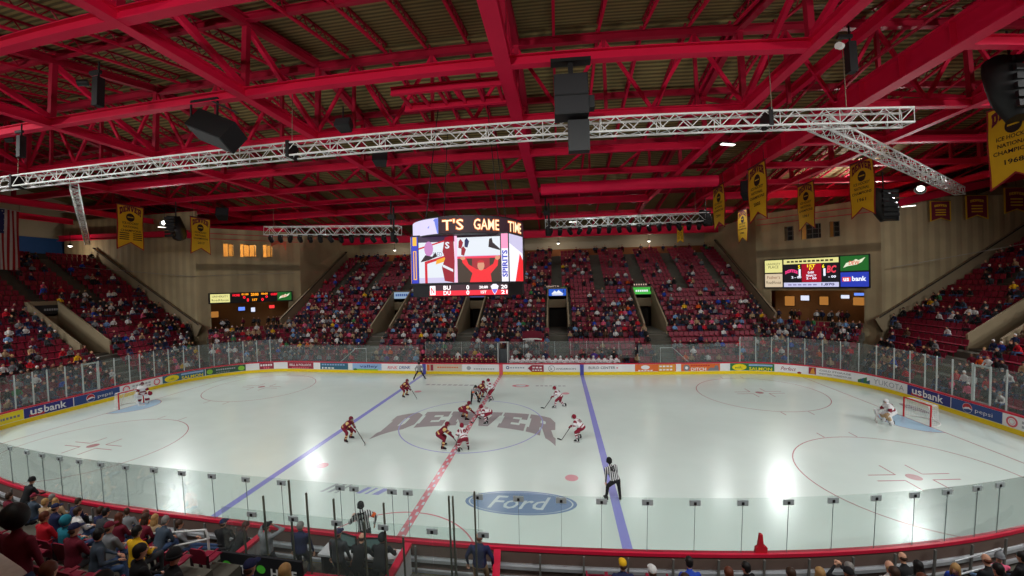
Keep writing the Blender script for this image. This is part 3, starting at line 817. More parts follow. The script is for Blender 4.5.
for p, w, lab in ((5.0, 'LENATT N', 'small lit word on the parapet above the blue portal sign'), (16.2, 'IIIIII', 'small lit word on the parapet above the green portal sign')):
    y = 15 + (R1 + 1) * TREAD - .03; fn = plane_fn((p, y, zrow(R1 + 1) + .95), (1, 0, 0), (0, 0, 1), (0, -1, 0))
    mb = MB(); mb.box(p - .9, p + .9, y, y + .05, zrow(R1 + 1) + .78, zrow(R1 + 1) + 1.12, STEEL_D)
    txt(mb, w, fn, 0, 0, 1.6 if len(w) > 5 else .9, .2, mat('word_lit', (250, 214, 190), emit=.6), .01, .01); tag(mb.build('lit_word_sign'), lab, 'sign')
# left end portal sign
fn = plane_fn((-(32.5 + (R1 + 1) * TREAD) + .06, 4.6, zrow(R1 + 1) - .1), (0, 1, 0), (0, 0, 1), (1, 0, 0))
mb = MB(); x = -(32.5 + (R1 + 1) * TREAD)
mb.box(x - .1, x + .04, 3.0, 6.6, zrow(R1 + 1) - .55, zrow(R1 + 1) + .35, STEEL_D)
o = mb.build('portal_sign'); m = MB(); rect(m, fn, -1.55, -.75, -.38, .38, mat('dim_white', (190, 190, 196), .6), .0); disc(m, fn, -1.15, 0, .2, .22, AD['maroon'], .01)
[rect(m, fn, 0 + .2 * i, .15 + .2 * i, -.1, .1, AD['lgrey'], .01) for i in range(6)]; m.build('sign_face', o); tag(o, 'dark sign with a white square over the left end portal', 'sign')
# slack rails: white stair rails seen through the far glass
for x, dr in ((-15.7, 1), (16.4, -1)):
    mb = MB(); r = .03
    a = V((x - dr * 1.5, 13.6, .1)); b = V((x - dr * .3, 14.6, 1.35))
    mb.path([a + V((0, 0, .9)), b + V((0, 0, .9)), b + V((dr * 1.2, 0, .9))], r, POST_W); mb.path([a, a + V((0, 0, .9))], r, POST_W); mb.path([b + V((dr * 1.2, 0, -.9)), b + V((dr * 1.2, 0, .9))], r, POST_W)
    tag(mb.build('stair_rail'), 'white stair rail behind the far glass %s of the benches' % ('left' if x < 0 else 'right'), 'handrail')
# ================================================================== ROOF
RED = mat('roof_red', (216, 18, 66), .62, var=.08, scale=.8, spec=.25)
RED2 = mat('roof_red_deep', (172, 14, 52), .5, var=.1, scale=.8)
DECK = mat_ribs('roof_deck', (172, 152, 98), (116, 102, 66), 1, 2.6, .8)
RIDGE, SLOPE = 24.9, .19
def deck_z(y): return RIDGE - SLOPE * abs(y)
mb = MB()
for s in (-1, 1):
    a = [(-63, 0, RIDGE), (63, 0, RIDGE), (63, s * 47, deck_z(47)), (-63, s * 47, deck_z(47))]
    mb.add(a + [(x, y, z + .25) for x, y, z in a], [(0, 1, 2, 3), (7, 6, 5, 4), (0, 4, 5, 1), (2, 6, 7, 3), (1, 5, 6, 2), (3, 7, 4, 0)], DECK)
struct(mb.build('ceiling'), 'ribbed tan metal roof deck', 'ceiling')
ZB = 18.8
XT = [-51.5, -37.8, -24.1, -10.3, 3.4, 17.1, 30.8, 44.5]
YN = [-25.2, -18.9, -12.6, -6.4, 0.0, 6.3, 12.4, 18.6, 24.8]
ORD = ['leftmost', 'second', 'third', 'fourth', 'fifth', 'sixth', 'seventh', 'eighth']
def roof_truss(x, w=.5):
    mb = MB(); ye = 29.6
    mb.ibeam((x, -ye, ZB), (x, ye, ZB), w, .55, RED)
    for s in (-1, 1):
        mb.ibeam((x, 0, RIDGE - .95), (x, s * 31, deck_z(31) - .95), .42, .5, RED2)
    for i, y in enumerate(YN):
        zt = deck_z(y) - .95
        if zt > ZB + .8: mb.bar((x, y, ZB + .5), (x, y, zt), .3, .3, RED2)
    for i in range(4, len(YN) - 1):
        for s in (-1, 1):
            y0, y1 = s * YN[i], s * YN[i + 1]
            mb.bar((x, y0, ZB + .55), (x, y1, max(ZB + .6, deck_z(y1) - 1.0)), .24, .3, RED)
    return mb
for i, x in enumerate(XT):
    struct(roof_truss(x, .7 if i == 4 else .5).build('roof_truss'), 'red steel roof truss running away from the camera, %s from the left' % ORD[i], 'roof truss', 'roof trusses')
# the deep plate girder at the right, with stiffeners and conduits
mb = MB(); x = 23.6
mb.ibeam((x, -30, ZB - .05), (x, 30, ZB - .05), .75, 1.3, RED, .07)
for k in range(22):
    y = -28 + k * 2.7; mb.box(x - .34, x + .34, y - .02, y + .02, ZB + .02, ZB + 1.18, RED)
for k, dx in enumerate((-.9, -.75, -.5)):
    mb.tube((x + dx, -30, ZB + 1.5 + .1 * k), (x + dx, 30, ZB + 1.5 + .1 * k), .045, STEEL_L if k == 1 else RED2, n=6)
struct(mb.build('roof_girder'), 'deep red plate girder with stiffeners, right of centre', 'roof girder')
mb = MB(); mb.ibeam((21.6, -30, ZB + 2.2), (21.6, 30, ZB + 2.2), .4, .6, RED); struct(mb.build('roof_girder'), 'slimmer red girder beside the deep plate girder', 'roof girder')
# cross struts
k = 0
RN = ['nearest', 'second nearest', 'third nearest', 'fourth nearest', 'fifth', 'sixth', 'seventh', 'farthest']
for j, y in enumerate(YN[2:]):
    mb = MB()
    for a, b in (((-24.1, 3.4) if j == 0 else (-51.5, 17.1)), (23.6, 44.5)):
        mb.ibeam((a, y, ZB + (.02 if y < 24 else -.2)), (b, y, ZB + (.02 if y < 24 else -.2)), .42, .5 if y < 24 else .85, RED)
    struct(mb.build('roof_strut'), 'red cross strut between the roof trusses, %s to the camera' % RN[j], 'roof strut', 'roof cross struts')
# cross trusses under the ridge and beyond
for y, nm in ((0.0, 'under the ridge'), (12.4, 'beyond the ridge')):
    mb = MB(); zt = deck_z(y) - 1.1
    mb.ibeam((-51.5, y + .02, zt), (44.5, y + .02, zt), .36, .5, RED2)
    n = 35
    for i in range(n + 1):
        xx = -51.5 + 96 * i / n
        if i % 2 == 0: mb.bar((xx, y, ZB + .5), (xx, y, zt), .2, .2, RED2)
        if i < n:
            x2 = xx + 96 / n
            if i % 2: mb.bar((xx, y, ZB + .5), (x2, y, zt), .17, .2, RED)
            elif y == 0: mb.bar((xx, y, zt), (x2, y, ZB + .5), .17, .2, RED)
    struct(mb.build('roof_cross_truss'), 'red lattice truss running left to right ' + nm, 'roof truss')
for y in (-18.9, -12.6, -6.4, 6.3, 18.6, 24.8, 31, 38):
    mb = MB(); z = deck_z(y) - .95
    mb.ibeam((-61, y, z + .3), (61, y, z + .3), .28, .42, RED2)
    struct(mb.build('roof_purlin'), 'dark red purlin under the roof deck', 'purlin', 'roof purlins')
# bar joists down both slopes
def joist(sg):
    mb = MB(); y1 = 41 if sg > 0 else 21
    p0 = V((0, .3 * sg, RIDGE - .06 * 1 - SLOPE * .3)); p1 = V((0, sg * y1, RIDGE - SLOPE * y1 - .06))
    dn = V((0, 0, -.55))
    mb.bar(p0, p1, .14, .1, RED2); mb.bar(p0 + dn, p1 + dn, .17, .13, RED)
    n = int(y1 / .95)
    for i in range(n):
        a = p0.lerp(p1, i / n); b = p0.lerp(p1, (i + .5) / n); c = p0.lerp(p1, (i + 1) / n)
        mb.bar(a, b + dn, .05, .05, RED2); mb.bar(b + dn, c, .05, .05, RED2)
    return mb.mesh('bar_joist')
JN = joist(-1); JF = joist(1)
for me, nm in ((JN, 'near'), (JF, 'far')):
    for i in range(41):
        x = -54.5 + 2.74 * i
        o = link('bar_joist', me, None, (x, 0, 0)); struct(o, 'red bar joist under the %s roof slope' % nm, 'bar joist', 'bar joists of the %s slope' % nm)
# perimeter beams over the towers and the far stand
def beam(a, b, w, d, label):
    mb = MB(); mb.ibeam(a, b, w, d, RED); return struct(mb.build('roof_edge_beam'), label, 'roof beam')
beam((-60, 15.4, 15.9), (-38.4, 15.4, 15.5), .5, .7, 'red edge beam along the left tower side wall')
beam((60, 15.4, 19.6), (38.4, 15.4, 15.4), .5, .7, 'red edge beam along the right tower side wall')
beam((-38.6, 15.4, 15.25), (-30.2, 24.9, 15.25), .55, .7, 'red edge beam along the front of the left tower')
beam((38.6, 15.4, 15.25), (30.2, 24.9, 15.25), .55, .7, 'red edge beam along the front of the right tower')
beam((-30, 36.1, 15.9), (30, 36.1, 15.9), .5, 1.05, 'red edge beam over the top of the far stand')
beam((-30, 31, 17.9), (30, 31, 17.9), .5, .6, 'red beam high over the far stand')
beam((-57.5, -15, 18.0), (-57.5, 15.5, 18.0), .5, .7, 'red edge beam over the top of the left end stand')
beam((57.5, -15, 18.0), (57.5, 15.3, 18.0), .5, .7, 'red edge beam over the top of the right end stand')
for sg, nm in ((-1, 'left'), (1, 'right')):
    mb = MB()
    mb.ibeam((sg * 44.5, -28, ZB - 1.4), (sg * 44.5, 28, ZB - 1.4), .5, .6, RED)
    struct(mb.build('roof_edge_beam'), 'low red beam under the outer truss on the ' + nm, 'roof beam')
# catwalk
mb = MB()
for y in (-4.9, -2.95): mb.ibeam((-2.8, y, ZB), (3.1, y, ZB), .22, .42, RED)
for i in range(6):
    x = -2.4 + i * 1.05; mb.bar((x, -4.9, ZB + .2), (x, -2.95, ZB + .2), .16, .14, RED)
struct(mb.build('roof_catwalk'), 'short red ladder frame between two beams above the near truss', 'catwalk')
# duct
mb = MB(); mb.tube((4.2, 14.0, 18.0), (21, 14.0, 18.2), .55, RED, n=14); struct(mb.build('roof_duct'), 'round red duct across the bay right of the video cube', 'duct')
mb = MB(); mb.tube((-42, 22, 17.2), (-33, 26, 17.2), .7, RED, n=14); struct(mb.build('roof_duct'), 'round red duct above the left tower', 'duct')

# ================================================================== SILVER LIGHTING TRUSS
SILV = mat('truss_silver', (240, 242, 240), .45, .0, var=.04)
BLACK = mat('black_kit', (16, 16, 18), .55, var=.2); BLACK2 = mat('black_grille', (34, 34, 37), .7, var=.2, scale=40)
def box_truss(a, b, w=.72, pan=.72, r=.055, rw=.026, m=None):
    m = m or SILV
    a = V(a); b = V(b); r_, u, d = frame_from(b - a); L = (b - a).length; n = max(1, int(L / pan)); mb = MB()
    cor = [(-1, -1), (1, -1), (1, 1), (-1, 1)]
    def pt(c, t): return a + d * (L * t) + r_ * (c[0] * w / 2) + u * (c[1] * w / 2)
    for c in cor: mb.tube(pt(c, 0), pt(c, 1), r, m, n=6)
    for k in range(4):
        c0, c1 = cor[k], cor[(k + 1) % 4]
        for i in range(n):
            p, q = (c0, c1) if i % 2 == 0 else (c1, c0)
            mb.tube(pt(p, i / n), pt(q, (i + 1) / n), rw, m, n=4, caps=False)
        for t in (0, 1): mb.tube(pt(c0, t), pt(c1, t), rw, m, n=4, caps=False)
    for i in range(0, n + 1, 4):
        for k in range(4): mb.tube(pt(cor[k], i / n), pt(cor[(k + 1) % 4], i / n), rw, m, n=4, caps=False)
    return mb
def cable(a, b, label=None):
    mb = MB(); mb.tube(a, b, .022, mat('cable', (150, 140, 120), .5, .4), n=5); return mb
ZT = 17.0
TZL, TZR = 16.72, 16.62
rig = box_truss((-35.6, -4.1, TZL), (23.2, -4.1, TZR)).build('lighting_truss')
tag(rig, 'long silver box truss hanging across the near side of the roof', 'lighting truss')
for x, y, z0, z1 in ((-31.3, -4.1, ZT, 18.9), (-9.2, -4.1, ZT, 20.5), (16.2, -4.6, ZT, 20.0), (19.8, -4.6, ZT, 20.0)):
    cable((x, y, z0), (x, y, z1)).build('hanging_cable', rig)
for x in (-31.3, -9.2, 16.2):
    m = MB(); m.box(x - .1, x + .1, -4.55, -3.65, ZT - .75, ZT + .15, BLACK); tag(m.build('truss_clamp', rig), 'black clamp')
o = box_truss((18.9, -3.6, ZT - .3), (44.3, 14.2, ZT - .3), .66).build('lighting_truss'); tag(o, 'silver truss arm slanting away to the right below the long truss', 'lighting truss')
o = box_truss((-27.0, -3.4, 16.2), (-48, 11, 14.7), .42, .5, .035, .018).build('lighting_truss'); tag(o, 'silver truss arm slanting away to the left by the flag', 'lighting truss')
def stage_light():
    t = empty('stage_light'); t.scale = (1.35,) * 3
    m = MB(); m.bar((-.2, 0, -.1), (-.2, 0, -.5), .04, .06, BLACK); m.bar((.2, 0, -.1), (.2, 0, -.5), .04, .06, BLACK); m.bar((-.22, 0, -.1), (.22, 0, -.1), .08, .08, BLACK); m.build('yoke', t)
    m = MB(); R = Matrix.Rotation(math.radians(35), 3, 'X')
    rings = []
    for zz, r in ((-.34, .12), (-.26, .19), (.1, .21), (.28, .15)):
        rings.append([R @ V((r * math.cos(a), r * math.sin(a), zz)) + V((0, 0, -.45)) for a in [2 * PI * i / 10 for i in range(10)]])
    m.loft(rings, BLACK); m.build('lamp_head', t)
    return t
SL = stage_light(); first = [True]
def put_light(x, y, z, side, n):
    o = SL if first[0] else copy_tree(SL); first[0] = False
    o.location = (x, y, z); o.rotation_euler = (0, 0, rnd.uniform(-1, 1))
    tag(o, 'black stage light hanging under the far truss %s of the video cube' % side, 'stage light', 'stage lights under the far truss %s of the cube' % side)
for side, xa, xb, za, zb, yy in (('left', -30.3, -12.5, 16.1, 15.35, 19.0), ('right', 4.3, 23.4, 16.1, 16.3, 24.0)):
    o = box_truss((xa, yy, za), (xb, yy, zb), 1.0, .95, .055, .032).build('lighting_truss')
    tag(o, 'silver truss hung with black lights %s of the video cube' % side, 'lighting truss')
    n = 13 if side == 'left' else 16
    for i in range(n): put_light(xa + .6 + (xb - xa - 1.2) * i / (n - 1), yy, za + (zb - za) * i / (n - 1) - .42, side, i)
    for xx in (xa + 1, xb - 1): cable((xx, yy, za + .3), (xx, yy, 20.2)).build('hanging_cable', o)
# hoists with black chain bags at the cube ends of the far trusses
for x, z, nm, hy in ((-13.2, 15.4, 'left', 19.0), (4.6, 16.0, 'right', 24.0)):
    mb = MB(); mb.tube((x, hy - .4, z - 1.4), (x, hy - .4, z - .3), .3, BLACK, n=9); mb.tube((x + .15, hy - .5, z - .4), (x + .15, hy - .5, z + 2.6), .13, BLACK, n=7); mb.tube((x - .25, hy - .3, z + .6), (x - .25, hy - .3, z + 3.4), .1, BLACK, n=7); mb.box(x - .5, x + .3, hy - .7, hy - .1, z + 1.2, z + 1.7, BLACK)
    tag(mb.build('chain_hoist'), 'black chain hoist and bag at the end of the far truss %s of the cube' % nm, 'hoist')

# ------------------------------------------------------------------ loudspeakers
GR = BLACK2
def speaker_box(mb, c, sx, sy, sz, R=None):
    c = V(c); R = R or Matrix.Identity(3)
    mb.box(-sx / 2, sx / 2, -sy / 2, sy / 2, -sz / 2, sz / 2, BLACK, R, c)
def array_cluster():
    t = empty('loudspeaker', (6.45, -6.5, 17.1)); tag(t, 'large black speaker stack hanging over the near truss right of centre', 'loudspeaker')
    m = MB(); m.box(-.9, .9, -.25, .25, 1.62, 1.78, BLACK); m.box(-.12, .1, -.1, .1, .95, 1.65, BLACK); tag(m.build('hanging_frame', t), 'hanging bar')
    for k, (z0, z1) in enumerate(((-.05, .93), (-.9, -.07))):
        m = MB(); m.box(-.78, .72, -.45, .5, z0, z1, BLACK); b = m.build('cabinet', t)
        m = MB(); m.box(-.74, .68, -.47, -.44, z0 + .04, z1 - .04, GR); m.build('grille', b)
    m = MB(); m.box(.72, 1.0, -.2, .3, -.55, .0, BLACK); m.build('side_horn', t)
    m = MB(); m.box(-.2, .75, 0, .5, -2.4, -1.0, BLACK); m.build('lower_cabinet', t)
array_cluster()
t = empty('loudspeaker', (-12.0, -6.5, 18.0)); tag(t, 'big black speaker in a hanging frame at the left under the red strut', 'loudspeaker')
m = MB(); m.bar((-1.6, 0, 1.0), (.1, 0, 1.0), .1, .1, BLACK); m.bar((-1.6, 0, 1.0), (-1.6, 0, -.2), .08, .08, BLACK); m.bar((.1, 0, 1.0), (.1, 0, -.2), .08, .08, BLACK); m.bar((-.5, 0, 1.0), (1.6, -.2, -.1), .08, .08, BLACK); m.build('hanging_frame', t)
R = Matrix.Rotation(math.radians(24), 3, 'Y') @ Matrix.Rotation(math.radians(-25), 3, 'X')
m = MB(); m.box(-1.25, 1.2, -.6, .6, -.65, .5, BLACK, R, (.15, 0, -.75)); c = m.build('cabinet', t)
m = MB(); m.box(-1.15, 1.1, -.5, .5, -.68, -.64, mat('speaker_front', (70, 70, 72), .7), R, (.15, 0, -.75)); m.build('grille', c)
def small_speaker(loc, s, rot, label, n=1):
    t = empty('loudspeaker', loc); tag(t, label, 'loudspeaker')
    R = Matrix.Rotation(rot[0], 3, 'Z') @ Matrix.Rotation(rot[1], 3, 'X')
    m = MB(); sx, sy, sz = s
    f = [(-sx / 2, -sy / 2), (sx / 2, -sy / 2), (sx * .35, sy / 2), (-sx * .35, sy / 2)]
    vs = [R @ V((x, y, z)) for z in (-sz / 2, sz / 2) for x, y in f]
    m.add(vs, [(3, 2, 1, 0), (4, 5, 6, 7), (0, 1, 5, 4), (1, 2, 6, 5), (2, 3, 7, 6), (3, 0, 4, 7)], BLACK); c = m.build('cabinet', t)
    m = MB(); m.box(-sx * .45, sx * .45, -sy / 2 - .02, -sy / 2 + .02, -sz * .45, sz * .45, GR, R); m.build('grille', c)
    m = MB(); m.bar((-.1, 0, sz / 2 - .1), (-.1, 0, sz / 2 + .8), .05, .05, BLACK); m.build('bracket', t)

small_speaker((-5.6, -4.6, 17.6), (.9, .6, .5), (0, -.4), 'small black speaker above the near truss left of centre')
small_speaker((-6.2, 1.0, 17.6), (1.0, .7, .9), (.3, -.4), 'black speaker just under the near truss left of centre')
small_speaker((-31.9, 14.0, 17.5), (1.3, 1.0, 1.1), (.6, -.5), 'small black speaker hanging between the two left banners')
small_speaker((23.3, 12.65, 16.9), (1.3, 1.1, 1.5), (-.5, -.5), 'black speaker behind the tall banner right of the cube')
def bundle(loc, r, label):
    """curved hanging speaker bundle wrapped in black cloth"""
    mb = MB(); rings = []
    for k in range(9):
        t = k / 8; a = -.9 + 1.9 * t; c = V((loc[0] + r * .35 * math.sin(a) * 1.2, loc[1], loc[2] + r * (1 - 2 * t)))
        q = r * (.55 + .25 * math.sin(PI * t)) 
        rings.append([c + V((q * math.cos(b) * (1 + .08 * math.sin(3 * b + k)), q * .7 * math.sin(b), .1 * math.sin(b * 2))) for b in [2 * PI * i / 12 for i in range(12)]])
    mb.loft(rings, BLACK)
    for k in range(6):
        z = loc[2] + r * (.8 - .3 * k); mb.box(loc[0] - r * .5, loc[0] + r * .5, loc[1] - r * .62, loc[1] - r * .5, z - .1 * r, z + .1 * r, BLACK)
    mb.tube((loc[0], loc[1], loc[2] + r * .9), (loc[0], loc[1], loc[2] + r + 1.6), .06, BLACK, n=6)
    tag(mb.build('loudspeaker'), label, 'loudspeaker')
bundle((-34.6, 10.6, 15.6), 1.25, 'round dark speaker bundle left of the smaller yellow banner')
bundle((34.4, 11.2, 15.0), 1.35, 'round dark speaker bundle at the right beside the lower yellow banner')
bundle((29.2, -3.6, 18.2), 1.5, 'dark speaker bundle at the right edge above the largest banner')
bundle((23.6, 24.0, 16.2), .9, 'dark speaker at the right end of the far truss')
def projector(loc, label, lamp=False):
    t = empty('spotlight', loc); tag(t, label, 'spotlight')
    m = MB(); m.box(-.16, .16, -.16, .16, -.75, .55, BLACK); m.build('housing', t)
    m = MB(); m.tube((0, 0, .5), (0, 0, 1.3), .04, BLACK, n=6); m.box(-.5, .1, -.07, .07, .75, .9, BLACK); m.build('bracket', t)
    m = MB(); m.tube((-.45, -.1, .35), (-.75, -.35, .25), .14, mat('lamp_white', (240, 240, 236), .4) if lamp else BLACK, n=10); m.build('lamp_head', t)
projector((18.2, -7.2, 18.1), 'black vertical fixture with a white lamp hanging near the top right', True)
projector((-14.4, -10.4, 17.9), 'black fixture hanging near the top left under the roof')
projector((-25.8, -6.9, 17.8), 'black fixture hanging at the far left above the silver truss')

# ================================================================== VIDEO CUBE
CX = .12
cube = empty('video_cube', (CX, 0, 8.2)); tag(cube, 'four-sided hanging video cube with a round lit ring above centre ice', 'video cube')
OFF = V((-CX, 0, -8.2))
HEX = [(-2.83, -2.6), (2.83, -2.6), (3.45, -.6), (3.45, .6), (2.83, 2.6), (-2.83, 2.6), (-3.45, .6), (-3.45, -.6)]
CASE = mat('cube_case', (20, 20, 24), .5, var=.1)
def prism_xy(mb, pts, z0, z1, m):
    n = len(pts); vs = [V((x, y, z0)) for x, y in pts] + [V((x, y, z1)) for x, y in pts]
    mb.add(vs, [(i, (i + 1) % n, n + (i + 1) % n, n + i) for i in range(n)] + [tuple(range(n - 1, -1, -1)), tuple(range(n, 2 * n))], m)
mb = MB(); prism_xy(mb, HEX, .62, 3.5, CASE)
prism_xy(mb, [(x * .98, y * .98) for x, y in HEX], -.05, .62, CASE)
mb.tube((0, 0, 3.4), (0, 0, 4.3), 2.9, CASE, n=40)
mb.build('cube_housing', cube)
E_ = lambda n, c, s=1.0: mat('screen_' + n, c, emit=s)
ring = MB(); RR = 3.42
def ring_fn(a, z, d=0):   # a in radians from the front, + to the right seen from the front
    return V(((RR + d) * math.sin(a), -(RR + d) * math.cos(a), z))
rect(ring, lambda x, z, d: ring_fn(x, z), -PI, PI, 3.38, 4.4, CASE, 0, 64)
vs = [ring_fn(2 * PI * i / 64, z) for z in (3.38, 4.4) for i in range(64)]
ring.add(vs, [tuple(range(63, -1, -1)), tuple(range(64, 128))], CASE)
rb = ring.build('ring_board', cube)
m = MB(); rf = lambda x, z, d: ring_fn(x, z, .02 + d)
rect(m, rf, -1.32, -.28, 3.45, 4.33, E_('ringwhite', (214, 206, 236), 1.1), .01, 14)
rect(m, rf, -1.5, -1.32, 3.45, 4.33, E_('ringgold', (255, 186, 40), 1.1), .012, 3); rect(m, rf, -2.2, -1.5, 3.45, 4.33, E_('ringdark', (60, 24, 40), .6), .01, 8)
shape(m, rf, [(-.8, 3.45), (-.28, 3.45), (-.28, 4.3), (-.34, 4.3), (-.5, 3.85)], E_('ringblue', (110, 126, 226), 1.0), .016)
rect(m, rf, -.28, 2.2, 3.45, 4.33, E_('ringdark', (60, 24, 40), .6), .008, 26)
for w, c in (("IT'S", -.03), ('GAME', .52), ('TIME', 1.14)):
    a0 = .36 if w == "IT'S" else .44
    if w == "IT'S": w = "T'S"; c = -.03
    txt(m, w, rf, c, 3.9, a0, .66, E_('ringorange', (255, 130, 50), 1.0), .018, .04); txt(m, w, rf, c, 3.9, a0 * .97, .58, E_('ringtext', (255, 236, 190), 1.3), .026, .005)
m.build('ring_display', rb)
FF = plane_fn((0, -2.6, 0), (1, 0, 0), (0, 0, 1), (0, -1, 0))
def screen(fn, w):
    """replay picture: left a goal and skater, top right the ice, lower right a fan with raised arms"""
    m = MB(); z0, z1 = .75, 3.42; x0, x1 = -w, w
    W_ = E_('ice', (226, 232, 240), 1.0); R_ = E_('red', (206, 24, 44), 1.0); D_ = E_('dark', (44, 24, 34), .8); MR = E_('maroon', (150, 20, 40), 1.0); SK = E_('skin', (216, 150, 120), 1.0)
    rect(m, fn, x0, x1, z0, z1, E_('violet', (206, 200, 232), 1.0), .012)
    rect(m, fn, x0, -.25, z0 + .3, z1 - .15, W_, .018); rect(m, fn, x0, -.25, z1 - .35, z1, E_('crowd', (70, 50, 80), .8), .02)
    shape(m, fn, [(x0, z1 - .75), (-.7, z1 - .3), (-.7, z1 - .22), (x0, z1 - .66)], R_, .024)
    shape(m, fn, [(x0 + .35, z0), (x0 + .5, z0), (x0 + .5, z0 + 1.1), (-.6, z0 + 1.45), (-.6, z0 + 1.6), (x0 + .35, z0 + 1.22)], R_, .03)
    shape(m, fn, [(x0 + 1.0, z0 + 1.05), (x0 + 1.7, z0 + 1.25), (x0 + 1.7, z0 + 1.5), (x0 + 1.05, z0 + 1.3)], E_('gold', (240, 170, 40), 1.0), .032)
    disc(m, fn, x0 + .6, z0 + 1.95, .26, .42, E_('lilac', (196, 130, 190), 1.0), .034); shape(m, fn, [(x0 + .1, z0 + 1.2), (x0 + .4, z0 + 1.6), (x0 + .8, z0 + 1.5), (x0 + 1.0, z0 + 1.75), (x0 + 1.1, z0 + 1.5), (x0 + .6, z0 + 1.3)], D_, .036)
    shape(m, fn, [(-.85, z0 + .1), (-.3, z0), (-.25, z0 + 1.2), (-.3, z1), (-.8, z1 - .1), (-.95, z1 - .9), (-.8, z1 - 1.3), (-1.0, z0 + .9)], MR, .036)
    txt(m, 'S', fn, -.66, z1 - .55, .26, .38, W_, .04, .03); shape(m, fn, [(-.95, z0 + .9), (-.35, z0 + .6), (-.35, z0 + .75), (-.95, z0 + 1.05)], W_, .04)
    txt(m, 'SLED', fn, -1.25, z1 - 1.05, .55, .25, E_('grey', (150, 160, 180), .9), .03, .01)
    rect(m, fn, -.24, -.1, z0, z1, E_('pinkline', (250, 190, 220), 1.1), .04)
    rect(m, fn, -.1, x1, z0 + 1.5, z1 - .12, W_, .018); rect(m, fn, -.1, x1, z1 - .14, z1, D_, .022)
    for px, pz, c in ((.1, 2.9, MR), (.45, 2.95, E_('navy', (40, 40, 90), .9)), (.25, 2.5, MR)):
        shape(m, fn, [(px - .12, pz - .2), (px + .05, pz - .25), (px + .16, pz + .1), (px, pz + .3), (px - .1, pz + .15)], c, .026)
    shape(m, fn, [(1.7, 2.7), (2.35, 2.5), (2.35, 2.58), (1.95, 2.95), (1.9, 3.2), (1.75, 3.15)], D_, .026)
    rect(m, fn, -.1, x1, z0, z0 + 1.42, E_('seats', (74, 56, 44), .8), .02); rect(m, fn, -.1, x1, z0 + 1.34, z0 + 1.46, E_('boardred', (240, 60, 90), 1.0), .024)
    rect(m, fn, .75, 1.75, z0 + .75, z0 + 1.34, E_('crowd2', (170, 40, 50), .9), .022)
    shape(m, fn, [(.6, z0), (.75, z0 + .5), (.2, z0 + 1.1), (.15, z0 + 1.36), (.4, z0 + 1.38), (.55, z0 + 1.0), (1.0, z0 + .72), (1.5, z0 + .72), (1.95, z0 + 1.0), (2.1, z0 + 1.38), (x1 - .1, z0 + 1.36), (2.2, z0 + .9), (1.8, z0 + .45), (1.85, z0)], E_('fanred', (232, 40, 48), 1.1), .03)
    disc(m, fn, 1.25, z0 + .92, .2, .27, SK, .034); disc(m, fn, 1.25, z0 + 1.08, .21, .14, E_('fancap', (200, 40, 50), 1.0), .038, 0, PI); disc(m, fn, .22, z0 + 1.36, .14, .1, SK, .036); disc(m, fn, 2.2, z0 + 1.34, .14, .12, SK, .036)
    return m
VBL = E_('strip_blue', (50, 60, 190), 1.0); VYL = E_('strip_gold', (255, 190, 60), 1.0); VPK = E_('strip_pink', (250, 150, 190), 1.1); VWH = E_('strip_white', (240, 236, 250), 1.1)
def strip_left(m, fn, x0, x1):
    rect(m, fn, x0, x1, .75, 3.42, VBL, .012); rect(m, fn, x0 + .08, x1 - .08, 2.9, 3.4, VYL, .016); rect(m, fn, x0 + .1, x1 - .1, .95, 2.6, VYL, .014); rect(m, fn, x0 + .16, x1 - .16, 1.0, 2.55, VBL, .018)
def strip_right(m, fn, x0, x1):
    rect(m, fn, x0, x1, .75, 3.42, VWH, .012); rect(m, fn, x0, x1, 2.6, 3.42, VPK, .016)
    fv = lambda x, z, d: fn(-z, x, d)
    txt(m, 'SPIRITS', lambda x, z, d: fn((x0 + x1) / 2 - z, 1.75 + x, d), 0, 0, 1.5, (x1 - x0) * .8, VBL, .02, .03)
sc = screen(FF, 2.36); o = sc.build('front_screen', cube)
m = MB(); strip_left(m, FF, -2.8, -2.4); m.build('banner_strip', o); m = MB(); strip_right(m, FF, 2.42, 2.8); m.build('banner_strip', o)
for sg in (-1, 1):
    p0 = V((sg * 2.83, -2.6, 0)); p1 = V((sg * 3.45, -.6, 0))
    a, b = (p0, p1) if sg > 0 else (p1, p0)
    r = (b - a).normalized(); n = V((r.y, -r.x, 0)); fs = plane_fn((a + b) / 2, r, (0, 0, 1), n)
    m = MB(); rect(m, fs, -.98, .98, .75, 3.42, VWH, .012); shape(m, fs, [(-.2, .75), (.98, .75), (.98, 2.0), (.5, 2.4)], E_('fanred', (232, 40, 48), 1.1), .02); shape(m, fs, [(-.98, 2.9), (.98, 2.4), (.98, 3.42), (-.98, 3.42)], E_('violet', (206, 200, 232), 1.0), .018); m.build('side_screen', cube)
m = MB()
rect(m, FF, -1.75, 2.75, .02, .3, E_('bar_red', (236, 40, 60), 1.1), .07); rect(m, FF, -1.75, 2.75, .3, .62, E_('bar_grey', (70, 40, 52), .8), .07)
for w, x, z, ww, hh in (('BU', -.72, .46, .42, .24), ('DU', -.72, .17, .42, .24), ('0', .48, .46, .18, .26), ('0', .48, .17, .18, .26), ('20:00', 1.38, .46, .5, .16), ('1ST', 1.38, .18, .32, .16), ('20', 2.55, .46, .36, .22), ('21', 2.55, .17, .36, .22)):
    txt(m, w, FF, x, z, ww, hh, E_('digits', (255, 246, 246), 1.3), .085, .03)
rect(m, FF, -1.72, -1.4, .06, .58, E_('digits', (255, 246, 246), 1.3), .08); txt(m, 'N', FF, -1.56, .32, .2, .36, E_('bar_red', (236, 40, 60), 1.1), .09, .02)
